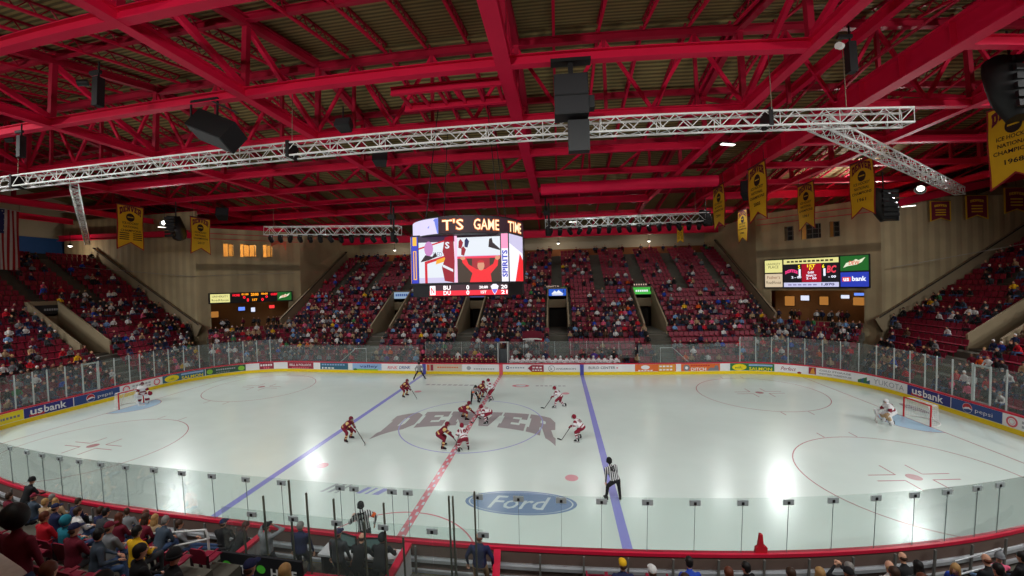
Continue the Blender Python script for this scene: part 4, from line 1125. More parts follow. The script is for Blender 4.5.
shape(m, FF, [(1.78, .5), (1.92, .62), (2.1, .62), (2.24, .5), (2.12, .18), (2.01, .02), (1.9, .18)], VWH, .085); shape(m, FF, [(1.85, .34), (2.17, .34), (2.1, .2), (2.01, .08), (1.92, .2)], E_('shield', (130, 110, 220), 1.0), .09)
tag(m.build('score_bar', cube), 'red and grey score bar with white digits')
m = MB()
for x, y in ((-2.2, -1.8), (2.2, -1.8), (-2.2, 1.8), (2.2, 1.8)): m.tube((x, y, 4.3), (x * .7, y * .6, 11.5), .03, BLACK, n=5)
m.build('hanging_cable', cube)
for o in cube.children: o.location = (0, 0, 0)

# ================================================================== TOWER SCOREBOARDS
SBC = mat('board_case', (26, 24, 26), .5)
def panel(parent, fn, x0, x1, z0, z1, m, name='lit_panel', d=.3):
    mb = MB(); rect(mb, fn, x0, x1, z0, z1, m, d)
    return mb, name, parent
PY = E_('panel_yellow', (246, 240, 156), .8); PC = E_('panel_cream', (236, 214, 180), .75); PG = E_('panel_green', (36, 120, 46), .6); PB = E_('panel_blue', (44, 64, 190), .8)
PK = E_('panel_dark', (28, 26, 34), .5); PR = E_('panel_red', (176, 8, 40), .8); YT = E_('digit_yellow', (255, 230, 40), 1.1); WT = E_('digit_white', (236, 240, 255), 1.1); INK = E_('ink', (80, 70, 40), .4); PL = E_('panel_lilac', (206, 206, 240), .9)
def dew(mb, fn, cx, cz, w, h, d):
    shape(mb, fn, [(cx - .5 * w, cz - .42 * h), (cx - .36 * w, cz + .02 * h), (cx - .05 * w, cz + .2 * h), (cx + .08 * w, cz + .36 * h), (cx + .2 * w, cz + .24 * h), (cx + .5 * w, cz + .5 * h), (cx + .34 * w, cz + .06 * h), (cx + .1 * w, cz - .16 * h), (cx - .3 * w, cz - .28 * h)], E_('dew_white', (236, 240, 210), .9), d)
    txt(mb, 'DEW', fn, cx, cz + .02 * h, .5 * w, .36 * h, E_('dew_red', (226, 70, 40), .9), d + .01, .02, .2)
t = empty('scoreboard', FR(6, 9.4, 0)); tag(t, 'wide lit scoreboard with sponsor panels on the right corner tower', 'scoreboard')
def at0(mb, name, parent, root):
    o = mb.build(name, parent); return o
ORG = V(FR(6, 9.4, 0))
FRr = lambda x, z, d: FR(x, z, d) - ORG
X0, X1, Z0_, Z1_ = 1.0, 11.15, 7.62, 11.05
def bw(x): return x
mb = MB(); ffbox(mb, FRr, X0, X1, Z0_, Z1_, .02, .3, SBC); case = mb.build('case', t)
mb = MB(); rect(mb, FRr, 1.1, 3.0, 9.45, 10.9, PY, .32); txt(mb, 'UNIVERSITY', FRr, 2.05, 10.45, 1.5, .24, INK, .33); txt(mb, 'PLACE', FRr, 2.05, 10.1, 1.1, .3, INK, .33); mb.build('lit_panel', t)
mb = MB(); rect(mb, FRr, 1.1, 3.0, 7.75, 9.3, PC, .32); txt(mb, "Father's", FRr, 2.05, 8.9, 1.4, .36, E_('ink_red', (170, 90, 70), .5), .33); txt(mb, 'RoadHouse', FRr, 2.05, 8.3, 1.6, .36, INK, .33); mb.build('lit_panel', t)
mb = MB(); rect(mb, FRr, 3.15, 8.5, 10.35, 10.9, PY, .32); [rect(mb, FRr, 3.5 + .42 * i, 3.8 + .42 * i, 10.52, 10.72, INK, .33) for i in range(11)]; mb.build('lit_panel', t)
mb = MB(); rect(mb, FRr, 3.15, 8.5, 8.3, 10.3, PK, .32); rect(mb, FRr, 5.0, 6.9, 8.3, 10.3, PR, .325)
block_word(mb, 'DENVER', lambda u, v: FRr(3.3 + 1.3 * u, 9.2 + .35 * v + .22 * math.sin(PI * u), .33), E_('pink_word', (240, 60, 130), 1.0))
for w, x, z, ww, hh, mm in (('5', 4.75, 10.0, .22, .4, YT), ('1', 4.8, 9.35, .2, .8, WT), ('2 - 00', 4.45, 8.85, 1.0, .26, WT), ('1ST', 5.95, 10.08, .8, .32, YT), ('17', 5.95, 9.75, .4, .25, YT), ('0:00', 5.9, 9.35, .6, .25, WT), ('PENALTY', 5.95, 9.0, 1.0, .22, WT), ('2 - 00', 5.95, 8.7, 1.0, .24, WT), ('6', 7.1, 10.0, .22, .4, YT), ('1', 7.2, 9.35, .2, .8, WT), ('- 00', 7.9, 8.85, .7, .26, WT)):
    txt(mb, w, FRr, x, z, ww, hh, mm, .34, .03)
txt(mb, 'BC', FRr, 7.85, 9.65, .9, .8, E_('bc_red', (226, 60, 80), 1.0), .34, .04, .2); mb.build('score_display', t)
mb = MB(); rect(mb, FRr, 3.15, 8.5, 7.75, 8.25, PL, .32); txt(mb, '1,870', FRr, 7.5, 8.0, 1.2, .32, E_('ink_navy', (50, 50, 120), .7), .33, .03); [rect(mb, FRr, 3.6 + .5 * i, 3.95 + .5 * i, 7.92, 8.06, E_('ink_lilac', (150, 140, 200), .7), .33) for i in range(6)]; mb.build('lit_panel', t)
mb = MB(); rect(mb, FRr, 8.65, 11.05, 9.4, 10.95, PG, .32); dew(mb, FRr, 9.85, 10.2, 1.9, 1.1, .335); mb.build('lit_panel', t)
mb = MB(); rect(mb, FRr, 8.65, 11.05, 7.75, 9.25, PB, .32); rect(mb, FRr, 8.8, 9.55, 8.3, 8.75, E_('us_red', (236, 70, 40), .9), .33); txt(mb, 'us', FRr, 9.15, 8.5, .5, .34, WT, .34, .03); txt(mb, 'bank', FRr, 10.25, 8.58, 1.2, .5, WT, .34, .03); mb.build('lit_panel', t)
# left
ORL = V(FL(6, 7.8, 0)); FLr = lambda x, z, d: FL(x, z, d) - ORL
t = empty('scoreboard', ORL); tag(t, 'narrow dark scoreboard with red and amber figures on the left corner tower', 'scoreboard')
mb = MB(); ffbox(mb, FLr, 1.2, 10.9, 7.15, 8.5, .02, .3, SBC); mb.build('case', t)
mb = MB(); rect(mb, FLr, 1.4, 3.5, 7.3, 8.35, PY, .32); txt(mb, 'UNIVERSITY', FLr, 2.45, 8.05, 1.7, .24, INK, .33); txt(mb, 'RoadHouse', FLr, 2.45, 7.6, 1.8, .26, INK, .33); mb.build('lit_panel', t)
mb = MB(); dr = E_('digit_red', (255, 30, 50), 1.2); da = E_('digit_amber', (255, 160, 30), 1.2)
for w, x, z, ww, hh, mm in (('HOME', 4.2, 8.15, .8, .3, dr), ('GUEST', 8.6, 8.15, .8, .3, dr), ('01:05', 5.2, 8.25, .8, .26, da), ('20:00', 6.3, 8.2, .9, .4, da), ('00:00', 7.45, 8.25, .8, .26, da), ('0', 5.1, 7.85, .3, .34, dr), ('0', 7.7, 7.85, .3, .34, dr), ('1', 5.5, 7.5, .2, .4, dr), ('0', 7.2, 7.5, .3, .4, dr), ('1ST', 6.3, 7.5, .6, .3, da)):
    txt(mb, w, FLr, x, z, ww, hh, mm, .33, .04)
mb.build('score_display', t)
mb = MB(); rect(mb, FLr, 9.0, 10.75, 7.3, 8.4, PG, .32); dew(mb, FLr, 9.87, 7.85, 1.4, .8, .335); mb.build('lit_panel', t)

# ================================================================== BANNERS AND FLAG
GOLD = mat('banner_gold', (222, 172, 22), .75, var=.1, scale=1.2); MAR = mat('banner_maroon', (110, 18, 44), .8); BRD = mat('banner_border', (150, 34, 40), .8); INKB = mat('banner_ink', (44, 26, 24), .8)
def banner(top_c, w, h, face, year, label, z_hang, notch=.16):
    """two-sided cloth pennant with swallow tail; face = direction its front looks (xy)"""
    n = V((face[0], face[1], 0)).normalized(); r = V((-n.y, n.x, 0))
    t = empty('banner', top_c); tag(t, label, 'banner')
    cl = lambda x, z, d: r * x + V((0, 0, z)) + n * (d + .045 * math.sin(1.6 * z + 3 * x / w))
    def sheet(mb, e, f, m):
        W = w / 2 - e; nx, nz = 10, 14; vs = []; fs = []
        for i in range(nx + 1):
            x = -W + 2 * W * i / nx; zb = -h * (1 - notch * (1 - abs(x) / (w / 2))) + e * .9
            for k in range(nz + 1): vs.append(f(x, -e + (zb + e) * k / nz, 0))
        for i in range(nx):
            for k in range(nz): q = i * (nz + 1) + k; fs.append((q, q + 1, q + nz + 2, q + nz + 1))
        mb.add(vs, fs, m, True)
    mb = MB(); sheet(mb, 0, lambda x, z, d: cl(x, z, 0), BRD); sheet(mb, 0, lambda x, z, d: cl(x, z, -.03), BRD); mb.build('cloth_border', t)
    mb = MB()
    for sd in (1, -1):
        f2 = (lambda x, z, d, sd=sd: cl(x * sd, z, (d + .012) if sd > 0 else -(d + .045)))
        sheet(mb, w * .04, f2, GOLD)
        block_word(mb, 'DENVER', lambda u, v: f2((u - .5) * w * .8, -h * .19 + v * h * .115 + h * .055 * (1 - (2 * u - 1) ** 2) - h * .05 * abs(2 * u - 1) ** 2 * (1 - v), .012), MAR)
        disc(mb, f2, 0, -h * .27, w * .16, w * .16, INKB, .012); rect(mb, f2, -w * .11, w * .11, -h * .275, -h * .255, GOLD, .018)
        for q, (s, ww) in enumerate((('ICE HOCKEY', .62), ('NATIONAL', .58), ('CHAMPIONS', .76))): txt(mb, s, f2, 0, -h * (.40 + .085 * q), w * ww, h * .05, INKB, .012, .02)
        if year: txt(mb, year, f2, 0, -h * .69, w * .36, h * .06, INKB, .012, .02)
        else:
            for cxx in (-.24, .24):
                for q in range(4): rect(mb, f2, w * (cxx - .17), w * (cxx + .17), -h * (.64 + .045 * q), -h * (.62 + .045 * q), INKB, .012)
    tag(mb.build('cloth', t), 'gold cloth with maroon and black lettering')
    mb = MB(); mb.tube(r * (-w / 2 - .1) + V((0, 0, .02)), r * (w / 2 + .1) + V((0, 0, .02)), .04, STEEL_D, n=6)
    for q in (-.4, .4): mb.tube(r * (w * q), r * (w * q) + V((0, 0, max(.1, z_hang - top_c[2]))), .015, STEEL_D, n=4)
    mb.build('hanging_rod', t)
def bat(x, y, z): return (x, y, z)
banner((-38.2, 8.6, 17.9), 2.7, 4.65, (1, 0), None, 'larger gold DENVER banner at the left with two columns of small print', 18.9)
banner((-32.0, 11.2, 16.62), 2.4, 3.9, (1, 0), '2017', 'smaller gold DENVER banner left of the press box windows', 18.9)
banner((22.0, 16.2, 18.2), 2.8, 4.35, (-1, 0), '2004', 'narrow gold banner just right of the far truss', 18.9)
banner((22.0, 8.55, 18.05), 2.95, 4.65, (-1, 0), '2005', 'tall gold banner reading 2005 left of the gridded windows', 18.9)
banner((30.3, 15.55, 18.05), 2.66, 4.6, (-1, 0), '1961', 'gold banner hanging in front of the dark gridded windows', 18.9)
banner((30.3, 8.3, 18.1), 2.63, 4.55, (-1, 0), '1961', 'gold banner above the right end of the scoreboard', 18.9)
banner((30.5, -2.4, 18.1), 2.75, 4.65, (-1, 0), '1968', 'largest gold banner at the right edge reading 1968', 18.9)
banner((28.0, 24.1, 17.0), 2.5, 3.9, (-1, 0), '1960', 'small partly hidden gold banner behind the tall one', 18.9)
banner((21.3, 26.5, 15.7), .8, 2.2, (-.4, -.9), None, 'tiny gold banner at the right end of the far truss', 18.4)
def pennant(x, z, w, h, label, c=MAR):
    t = empty('pennant', (x, 15.72, z)); tag(t, label, 'pennant')
    ol = [(-w / 2, 0), (w / 2, 0), (w / 2, -h), (0, -h * .84), (-w / 2, -h)]
    f0 = lambda x_, z_, d: V((x_, -d, z_))
    mb = MB(); mb.poly([ol[::-1]], f0, GOLD, .03); tag(mb.build('cloth_border', t), 'gold edge')
    mb = MB(); mb.poly([[(x_ * .88, z_ * .93 - .05) for x_, z_ in ol][::-1]], lambda a, b, d: f0(a, b, .012), c); mb.build('cloth', t)
    mb = MB(); block_word(mb, 'DENVER', lambda u, v: f0((u - .5) * w * .6, -h * .3 + h * .1 * v + h * .04 * math.sin(PI * u), .02), GOLD)
    for k in range(3): rect(mb, f0, -w * .25, w * .25, -h * (.46 + .12 * k), -h * (.41 + .12 * k), GOLD, .02)
    mb.build('lettering', t)
    mb = MB(); mb.tube((0, 0, 0), (0, 0, .9), .02, STEEL_D, n=4); mb.tube((-w / 2, 0, .02), (w / 2, 0, .02), .03, STEEL_D, n=5); mb.build('hanging_rod', t)
pennant(43.8, 16.1, 2.1, 2.05, 'small maroon pennant nearest the scoreboard on the right side wall')
pennant(47.5, 16.6, 2.3, 2.4, 'middle maroon pennant at the end of the silver truss arm')
pennant(51.6, 17.3, 2.6, 2.6, 'maroon pennant nearest the right edge of the picture')
t = tag(empty('pennant', (-31.0, 22.0, 15.05)), 'small salmon coloured pennant under the left far truss', 'pennant')
mb = MB(); mb.poly([[(-1.2, -.05), (-1.1, -.6), (-.7, -.3), (0, -.2), (.7, -.45), (1.1, -1.2), (1.2, 0), (0, .1)]], lambda x, z, d: V((x, -d, z)), mat('salmon', (214, 110, 82), .8), .03); mb.build('cloth', t)
mb = MB(); mb.tube((0, 0, 0), (0, 0, .9), .02, STEEL_D, n=4); mb.build('hanging_rod', t)
# flag
FW, FH = 3.1, 6.2
t = empty('flag', (-49.9, 4.6, 17.65)); tag(t, 'hanging striped flag with a starred blue canton at the left edge', 'flag')
fr_ = V((-.25, 1, 0)).normalized(); fnn = V((1, .25, 0)).normalized()
fl = lambda x, z, d: fr_ * x + V((0, 0, z)) + fnn * (d + .06 * math.sin(x * 4 + z * .6))
FRD = mat('flag_red', (166, 24, 40), .8); FWH = mat('flag_white', (206, 200, 200), .8); FBL = mat('flag_blue', (40, 46, 100), .8)
mb = MB(); sw = FW / 13
for i in range(13):
    for sd in (0, 1):
        for k in range(6):
            za, zb = -FH * k / 6, -FH * (k + 1) / 6; q = [fl(-FW / 2 + sw * i, zb, -.01 * sd), fl(-FW / 2 + sw * (i + 1), zb, -.01 * sd), fl(-FW / 2 + sw * (i + 1), za, -.01 * sd), fl(-FW / 2 + sw * i, za, -.01 * sd)]
            mb.add(q, [(0, 1, 2, 3) if not sd else (3, 2, 1, 0)], FRD if i % 2 == 0 else FWH)
mb.build('stripes', t)
mb = MB()
for i in range(7):
    rect(mb, fl, -FW / 2 + sw * i, -FW / 2 + sw * (i + 1), -FH * .4, 0, FBL, .014)
for i in range(6):
    for j in range(8):
        disc(mb, fl, -FW / 2 + .14 + i * .27 + (.13 if j % 2 else 0), -.2 - j * .28, .065, .065, FWH, .026, n=5)
mb.build('canton', t)
mb = MB(); mb.tube(fl(-FW / 2 - .1, .03, 0), fl(FW / 2 + .1, .03, 0), .05, STEEL_L, n=6); mb.tube(fl(-FW / 2, 0, 0), fl(-FW / 2, 1.3, 0), .02, STEEL_D, n=4); mb.tube(fl(FW / 2, 0, 0), fl(FW / 2, 1.3, 0), .02, STEEL_D, n=4); mb.build('hanging_rod', t)
# thin safety-net cables along the corner towers
for sg, pts, lab in ((1, [(38.4, 15.2, 9.6), (59, 8, 13.6)], 'thin slack cable in front of the right tower'), (-1, [(-30.2, 24.0, 11.0), (-38.3, 15.5, 10.6), (-58, 10, 12.8)], 'thin slack cable in front of the left tower')):
    mb = MB(); mb.path([V(p) for p in pts], .03, mat('cable_pale', (150, 146, 138), .4, .4), 5); tag(mb.build('net_cable'), lab, 'cable')
# ================================================================== PEOPLE
import numpy as np
def ik(a, c, l1, l2, pole):
    a = V(a); c = V(c); d = c - a; L = max(.02, min(d.length, (l1 + l2) * .999)); dn = d.normalized()
    x = (l1 * l1 - l2 * l2 + L * L) / (2 * L); h = math.sqrt(max(0, l1 * l1 - x * x))
    p = V(pole) - dn * V(pole).dot(dn)
    p = p.normalized() if p.length > 1e-5 else V((0, 0, 1))
    return a + dn * x + p * h, a + dn * L
def pose(h=1.78, pel=(0, 0, .95), lean=0, turn=0, side=0, feet=((.05, .12, .09), (.05, -.12, .09)), hands=((.1, .3, .85), (.1, -.3, .85)),
         hpitch=0, hyaw=0, kpole=(1, 0, .1), epole=None, toes=None):
    k = h / 1.78; J = {}
    pel = V(pel); lean = math.radians(lean); turn = math.radians(turn); side = math.radians(side)
    Rz = Matrix.Rotation(turn, 3, 'Z')
    s = Rz @ V((math.sin(lean) * math.cos(side), math.sin(side), math.cos(lean) * math.cos(side))).normalized()
    lat = Rz @ V((0, 1, 0)); lat = (lat - s * lat.dot(s)).normalized()
    fwd = lat.cross(s).normalized()
    J['pel'] = pel; J['s'] = s; J['lat'] = lat; J['fwd'] = fwd; J['k'] = k
    J['neck'] = pel + s * .52 * k
    hl = lean * .35 + math.radians(hpitch); hy = turn + math.radians(hyaw)
    hu = Matrix.Rotation(hy, 3, 'Z') @ V((math.sin(hl), 0, math.cos(hl)))
    hf = Matrix.Rotation(hy, 3, 'Z') @ V((math.cos(hl), 0, -math.sin(hl)))
    J['hu'] = hu; J['hf'] = hf; J['hl'] = hu.cross(hf).normalized()
    J['head'] = J['neck'] + (s * .4 + hu * .6).normalized() * .185 * k + hf * .015
    for i, q in ((0, 1), (1, -1)):
        J['sh', i] = pel + s * .455 * k + lat * (.185 * q * k)
        J['hip', i] = pel - s * .03 * k + lat * (.092 * q * k)
        ep = V(epole[i]) if epole else V((-.4, .7 * q, -.6))
        J['el', i], J['wr', i] = ik(J['sh', i], hands[i], .285 * k, .265 * k, ep)
        kp = V(kpole) + V((0, .25 * q, 0))
        J['kn', i], J['an', i] = ik(J['hip', i], feet[i], .435 * k, .43 * k, kp)
        t = V(toes[i]) if toes else V((1, .25 * q, 0))
        J['toe', i] = J['an', i] + t.normalized() * .17 * k + V((0, 0, -.045 * k))
    return J
def ellipse(c, ax, ay, rx, ry, n=12):
    return [c + ax * (rx * math.cos(2 * PI * i / n)) + ay * (ry * math.sin(2 * PI * i / n)) for i in range(n)]
def body_mesh(name, J, pad=0.0, voxel=.03, fingers=True, face=True, classify=None, belly=0.0):
    """one continuous surface: overlapping tapered volumes fused by a voxel remesh, then coloured bone by bone"""
    k = J['k']; mb = MB(); m = mat('body_tmp', (128, 128, 128)); segs = []
    def cap(a, b, r0, r1, tagname, n=10):
        mb.tube(a, b, r0, m, r1=r1, n=n); mb.ball(a, (r0,) * 3, m, 5, n); mb.ball(b, (r1,) * 3, m, 5, n)
        segs.append((V(a), V(b), (r0 + r1) / 2, tagname))
    pel, s, lat, fwd = J['pel'], J['s'], J['lat'], J['fwd']
    rings = []
    for t, rx, ry in ((-.12, .10, .09), (-.05, .165, .125), (.06, .172, .13), (.2, .155 + belly, .115 + belly), (.34, .178, .125), (.43, .19, .12), (.49, .14, .095), (.54, .06, .06)):
        rings.append(ellipse(pel + s * (t * k) + fwd * (belly * .4 if .1 < t < .3 else 0), lat, fwd, rx * k + pad, ry * k + pad))
    mb.loft(rings, m); segs.append((pel - s * .05, pel + s * .45 * k, .15 * k + pad, 'torso'))
    cap(J['neck'] - s * .02, J['head'] - J['hu'] * .03, .058 * k, .055 * k, 'neck')
    hu, hf, hl = J['hu'], J['hf'], J['hl']; hc = J['head']
    Rh = Matrix((hf, hl, hu)).transposed()
    mb.ball(hc + hu * .02 * k, (.098 * k, .078 * k, .105 * k), m, 8, 14, Rh); mb.ball(hc - hu * .055 * k + hf * .025 * k, (.066 * k, .058 * k, .062 * k), m, 6, 12, Rh)
    mb.tube(hc + hf * .08 * k + hu * .02 * k, hc + hf * .112 * k - hu * .02 * k, .012 * k, m, r1=.019 * k, n=6)
    for q in (-1, 1): mb.ball(hc + hl * (q * .078 * k) + hu * .002, (.03 * k, .014 * k, .036 * k), m, 4, 8, Rh)
    segs.append((hc - hu * .06, hc + hu * .06, .09 * k, 'head'))
    for i in (0, 1):
        a, e, w = J['sh', i], J['el', i], J['wr', i]
        cap(a, e, .066 * k + pad, .046 * k + pad * .8, 'uarm'); cap(e, w, .045 * k + pad * .8, .031 * k + pad * .4, 'farm')
        d = (w - e).normalized(); cap(w + d * .03, w + d * .075 * k, .034 * k, .036 * k, 'hand', 8)
        hp, kn, an, to = J['hip', i], J['kn', i], J['an', i], J['toe', i]
        cap(hp, kn, .088 * k + pad, .06 * k + pad * .8, 'thigh'); cap(kn, an, .058 * k + pad * .8, .042 * k + pad * .5, 'shin')
        back = (an - to); back.z = 0
        cap(an + V((0, 0, -.035 * k)) + back.normalized() * .04, to, .042 * k, .036 * k, 'foot', 8)
    src = mb.build('body_tmp')
    md = src.modifiers.new('fuse', 'REMESH'); md.mode = 'VOXEL'; md.voxel_size = voxel; md.use_smooth_shade = True
    sm = src.modifiers.new('soften', 'SMOOTH'); sm.factor = .5; sm.iterations = 2
    dg = bpy.context.evaluated_depsgraph_get()
    me = bpy.data.meshes.new_from_object(src.evaluated_get(dg)); me.name = name
    old = src.data; bpy.data.objects.remove(src); bpy.data.meshes.remove(old)
    me.materials.clear()
    for q in range(6): me.materials.append(m)
    n = len(me.polygons); ce = np.empty(n * 3, dtype=np.float32); me.polygons.foreach_get('center', ce); ce = ce.reshape(-1, 3)
    best = np.full(n, 1e9); which = np.zeros(n, int); tt = np.zeros(n)
    for q, (a, b, r, tg) in enumerate(segs):
        a = np.array(a); b = np.array(b); ab = b - a
        t = np.clip(((ce - a) @ ab) / max(1e-9, ab @ ab), 0, 1); dist = np.linalg.norm(ce - (a + t[:, None] * ab), axis=1) - r
        u = dist < best; best[u] = dist[u]; which[u] = q; tt[u] = t[u]
    classify = classify or casual
    mi = [classify(segs[which[q]][3], tt[q], ce[q], J) for q in range(n)]
    me.polygons.foreach_set('material_index', mi); me.polygons.foreach_set('use_smooth', [True] * n)
    # face and fingers are added to the same mesh
    ex = MB(); 
    if face:
        for q in (-1, 1): ex.ball(hc + hf * .092 * k + hl * (q * .032 * k) + hu * .022 * k, (.007, .012, .007), 'eye', 4, 6, Rh)
        ex.ball(hc + hf * .092 * k - hu * .058 * k, (.006, .024, .006), 'lip', 4, 6, Rh)
    if fingers:
        for i in (0, 1):
            w = J['wr', i]; d = (w - J['el', i]).normalized(); sd = d.cross(V((0, 0, 1))); sd = sd.normalized() if sd.length > .05 else V((0, 1, 0)); nn = sd.cross(d).normalized()
            for f in range(4):
                b0 = w + d * .1 * k + sd * ((f - 1.5) * .017 * k); L = (.034, .042, .04, .03)[f] * k
                b1 = b0 + d * L - nn * .012; b2 = b1 + d * L * .6 - nn * .028
                ex.tube(b0, b1, .0095 * k, 'skin', r1=.0085 * k, n=5); ex.tube(b1, b2, .0085 * k, 'skin', r1=.0065 * k, n=5)
            q = 1 if i else -1
            t0 = w + d * .05 * k + sd * (q * .03 * k); t1 = t0 + d * .035 * k + sd * (q * .022 * k) - nn * .01; ex.tube(t0, t1, .011 * k, 'skin', r1=.009 * k, n=5); ex.tube(t1, t1 + d * .025 * k - nn * .012, .009 * k, 'skin', r1=.007 * k, n=5)
    if ex.v:
        import bmesh
        b = bmesh.new(); b.from_mesh(me)
        vs = [b.verts.new(p) for p in ex.v]
        for f, mi_ in zip(ex.f, ex.mi):
            try: fc = b.faces.new([vs[i] for i in f])
            except ValueError: continue
            nm = ex.mats[mi_]; fc.material_index = 5 if nm == 'eye' else (5 if nm == 'lip' else HAND_SLOT[0]); fc.smooth = True
        b.to_mesh(me); b.free()
    return me
HAND_SLOT = [0]
def casual(tg, t, c, J):
    if tg in ('head', 'neck', 'hand'): return 0
    if tg in ('torso', 'uarm'): return 1 if tg == 'uarm' or t > .02 else 2
    if tg == 'farm': return 1
    if tg in ('thigh', 'shin'): return 2
    return 3
def short_sleeve(tg, t, c, J):
    return 0 if tg == 'farm' else casual(tg, t, c, J)
def skater_cls(tg, t, c, J):
    if tg in ('head', 'neck', 'hand'): return 0
    if tg == 'torso': return 2 if t < .06 else (4 if .2 < t < .3 else 1)
    if tg == 'uarm': return 4 if .62 < t < .85 else (4 if t < .2 else 1)
    if tg == 'farm': return 1
    if tg == 'thigh': return 2
    if tg == 'shin': return 4 if (.3 < t < .5 or .62 < t < .75) else 3
    return 3
def official_cls(tg, t, c, J):
    if tg in ('head', 'neck', 'hand'): return 0
    if tg in ('torso', 'uarm', 'farm'): return 1 if tg != 'torso' or t > .04 else 2
    return 2
def paint(o, mats):
    for i, s in enumerate(o.material_slots):
        s.link = 'OBJECT'; s.material = mats[min(i, len(mats) - 1)]
# cloth colours
def cl(name, c): return mat('cloth_' + name, c, .85, var=.18, scale=9)
SKIN = [mat('skin_a', (214, 160, 132), .55, var=.08, scale=12), mat('skin_b', (196, 140, 110), .55, var=.08, scale=12), mat('skin_c', (120, 80, 60), .55, var=.08, scale=12)]
EYE = mat('eye_dark', (30, 22, 20), .4)
CC = {n: cl(n, c) for n, c in dict(black=(24, 24, 27), charcoal=(56, 58, 62), grey=(128, 130, 134), white=(222, 220, 218), maroon=(112, 22, 44), red=(206, 24, 44), navy=(30, 36, 74), blue=(36, 70, 176),
      tan=(176, 146, 112), yellow=(232, 180, 24), orange=(226, 92, 28), green=(64, 130, 76), teal=(36, 130, 150), pink=(226, 96, 130), jeans=(62, 84, 122), slate=(62, 74, 88), brown=(92, 62, 44), lightblue=(120, 160, 206), purple=(90, 60, 150), lime=(90, 210, 60)).items()}
HR = {n: mat('hair_' + n, c, .6, var=.25, scale=20) for n, c in dict(black=(22, 18, 16), brown=(62, 40, 26), blond=(176, 136, 84), grey=(134, 130, 126), auburn=(98, 48, 28)).items()}
SHOE = cl('shoe', (34, 32, 34))
def hair_mesh(J, kind, m, m2=None):
    hu, hf, hl, hc, k = J['hu'], J['hf'], J['hl'], J['head'], J['k']; Rh = Matrix((hf, hl, hu)).transposed(); mb = MB()
    if kind in ('short', 'long', 'bun'):
        mb.ball(hc + hu * .035 * k - hf * .014 * k, (.104 * k, .088 * k, .104 * k), m, 7, 14, Rh, z0=-.25)
        mb.ball(hc - hf * .05 * k - hu * .01 * k, (.062 * k, .082 * k, .09 * k), m, 6, 12, Rh)
        if kind == 'long':
            mb.ball(hc - hf * .065 * k - hu * .11 * k, (.055 * k, .095 * k, .15 * k), m, 6, 12, Rh)
            for q in (-1, 1): mb.ball(hc + hl * (q * .075 * k) - hu * .07 * k - hf * .01, (.045 * k, .026 * k, .12 * k), m, 6, 8, Rh)
        if kind == 'bun': mb.ball(hc - hf * .11 * k + hu * .05 * k, (.045 * k,) * 3, m, 5, 8)
    elif kind == 'fringe':
        mb.ball(hc - hf * .035 * k - hu * .005 * k, (.075 * k, .084 * k, .06 * k), m, 6, 12, Rh, z0=-.9, z1=.6)
    elif kind == 'cap':
        mb.ball(hc + hu * .035 * k - hf * .006 * k, (.106 * k, .09 * k, .1 * k), m, 6, 14, Rh, z0=-.05)
        rings = []
        for x, w in ((.07, .08), (.13, .075), (.18, .045)): rings.append([hc + hf * x * k + hu * .045 * k + hl * (q * w * k) + hu * z * k for q, z in ((-1, 0), (0, .014), (1, 0), (1, -.008), (0, .006), (-1, -.008))])
        mb.loft(rings, m); mb.ball(hc - hf * .05 * k - hu * .03 * k, (.055 * k, .076 * k, .05 * k), m2 or m, 5, 10, Rh)
    elif kind == 'beanie':
        mb.ball(hc + hu * .04 * k - hf * .012 * k, (.112 * k, .098 * k, .118 * k), m, 7, 14, Rh, z0=-.35)
        rings = [ellipse(hc + hu * z * k - hf * .012 * k, hf, hl, r * k, (r - .013) * k) for z, r in ((-.01, .112), (-.012, .12), (.035, .122), (.037, .112))]
        mb.loft(rings, m, caps=False)
    elif kind == 'hood':
        mb.ball(hc - hf * .03 * k + hu * .015 * k, (.118 * k, .108 * k, .135 * k), m, 7, 14, Rh); 
    return mb
HAIRN = dict(short='hair', long='hair', bun='hair', fringe='hair', cap='cap', beanie='beanie', hood='hood')
def shoes_mesh(J, m):
    mb = MB(); k = J['k']
    for i in (0, 1):
        an, to = J['an', i], J['toe', i]; d = to - an; d.z = 0; d.normalize(); r = V((d.y, -d.x, 0)); rings = []
        for t, w, h in ((-.09, .03, .07), (-.06, .042, .09), (.03, .045, .095), (.11, .05, .06), (.19, .046, .045), (.225, .025, .03)):
            c = V((an.x, an.y, an.z - .09 * k)) + d * (t * k)
            rings.append([c + r * (w * k * q) + V((0, 0, z * k)) for q, z in ((-1, 0), (1, 0), (1, h * .7), (.6, h), (-.6, h), (-1, h * .7))])
        mb.loft(rings, m)
    return mb
POSES = {}
def person(mesh_key, J, loc, rz, mats, label, hair=None, group=None, shoes=True, kids=()):
    o = link('person', POSES[mesh_key], None, loc, rz); paint(o, mats); tag(o, label, 'person', group)
    if hair:
        kind, m, m2 = hair
        hb = hair_mesh(J, kind, m, m2).build(HAIRN[kind], o)
    if shoes: shoes_mesh(J, mats[3] if len(mats) > 3 else SHOE).build('shoes', o)
    for nm, f in kids: f(J).build(nm, o)
    return o
def defpose(key, J, **kw):
    POSES[key] = body_mesh('person_' + key, J, **kw); PJ[key] = J
PJ = {}
F2 = ((.44, .13, .09), (.44, -.13, .09))
SEAT = (0, 0, .50)
defpose('lap', pose(1.76, SEAT, 6, 0, 0, F2, ((.34, .07, .62), (.34, -.07, .62)), 4), voxel=.026)
defpose('lean', pose(1.76, SEAT, 28, 0, 0, ((.40, .2, .09), (.40, -.2, .09)), ((.44, .06, .55), (.44, -.06, .57)), 0), voxel=.026)
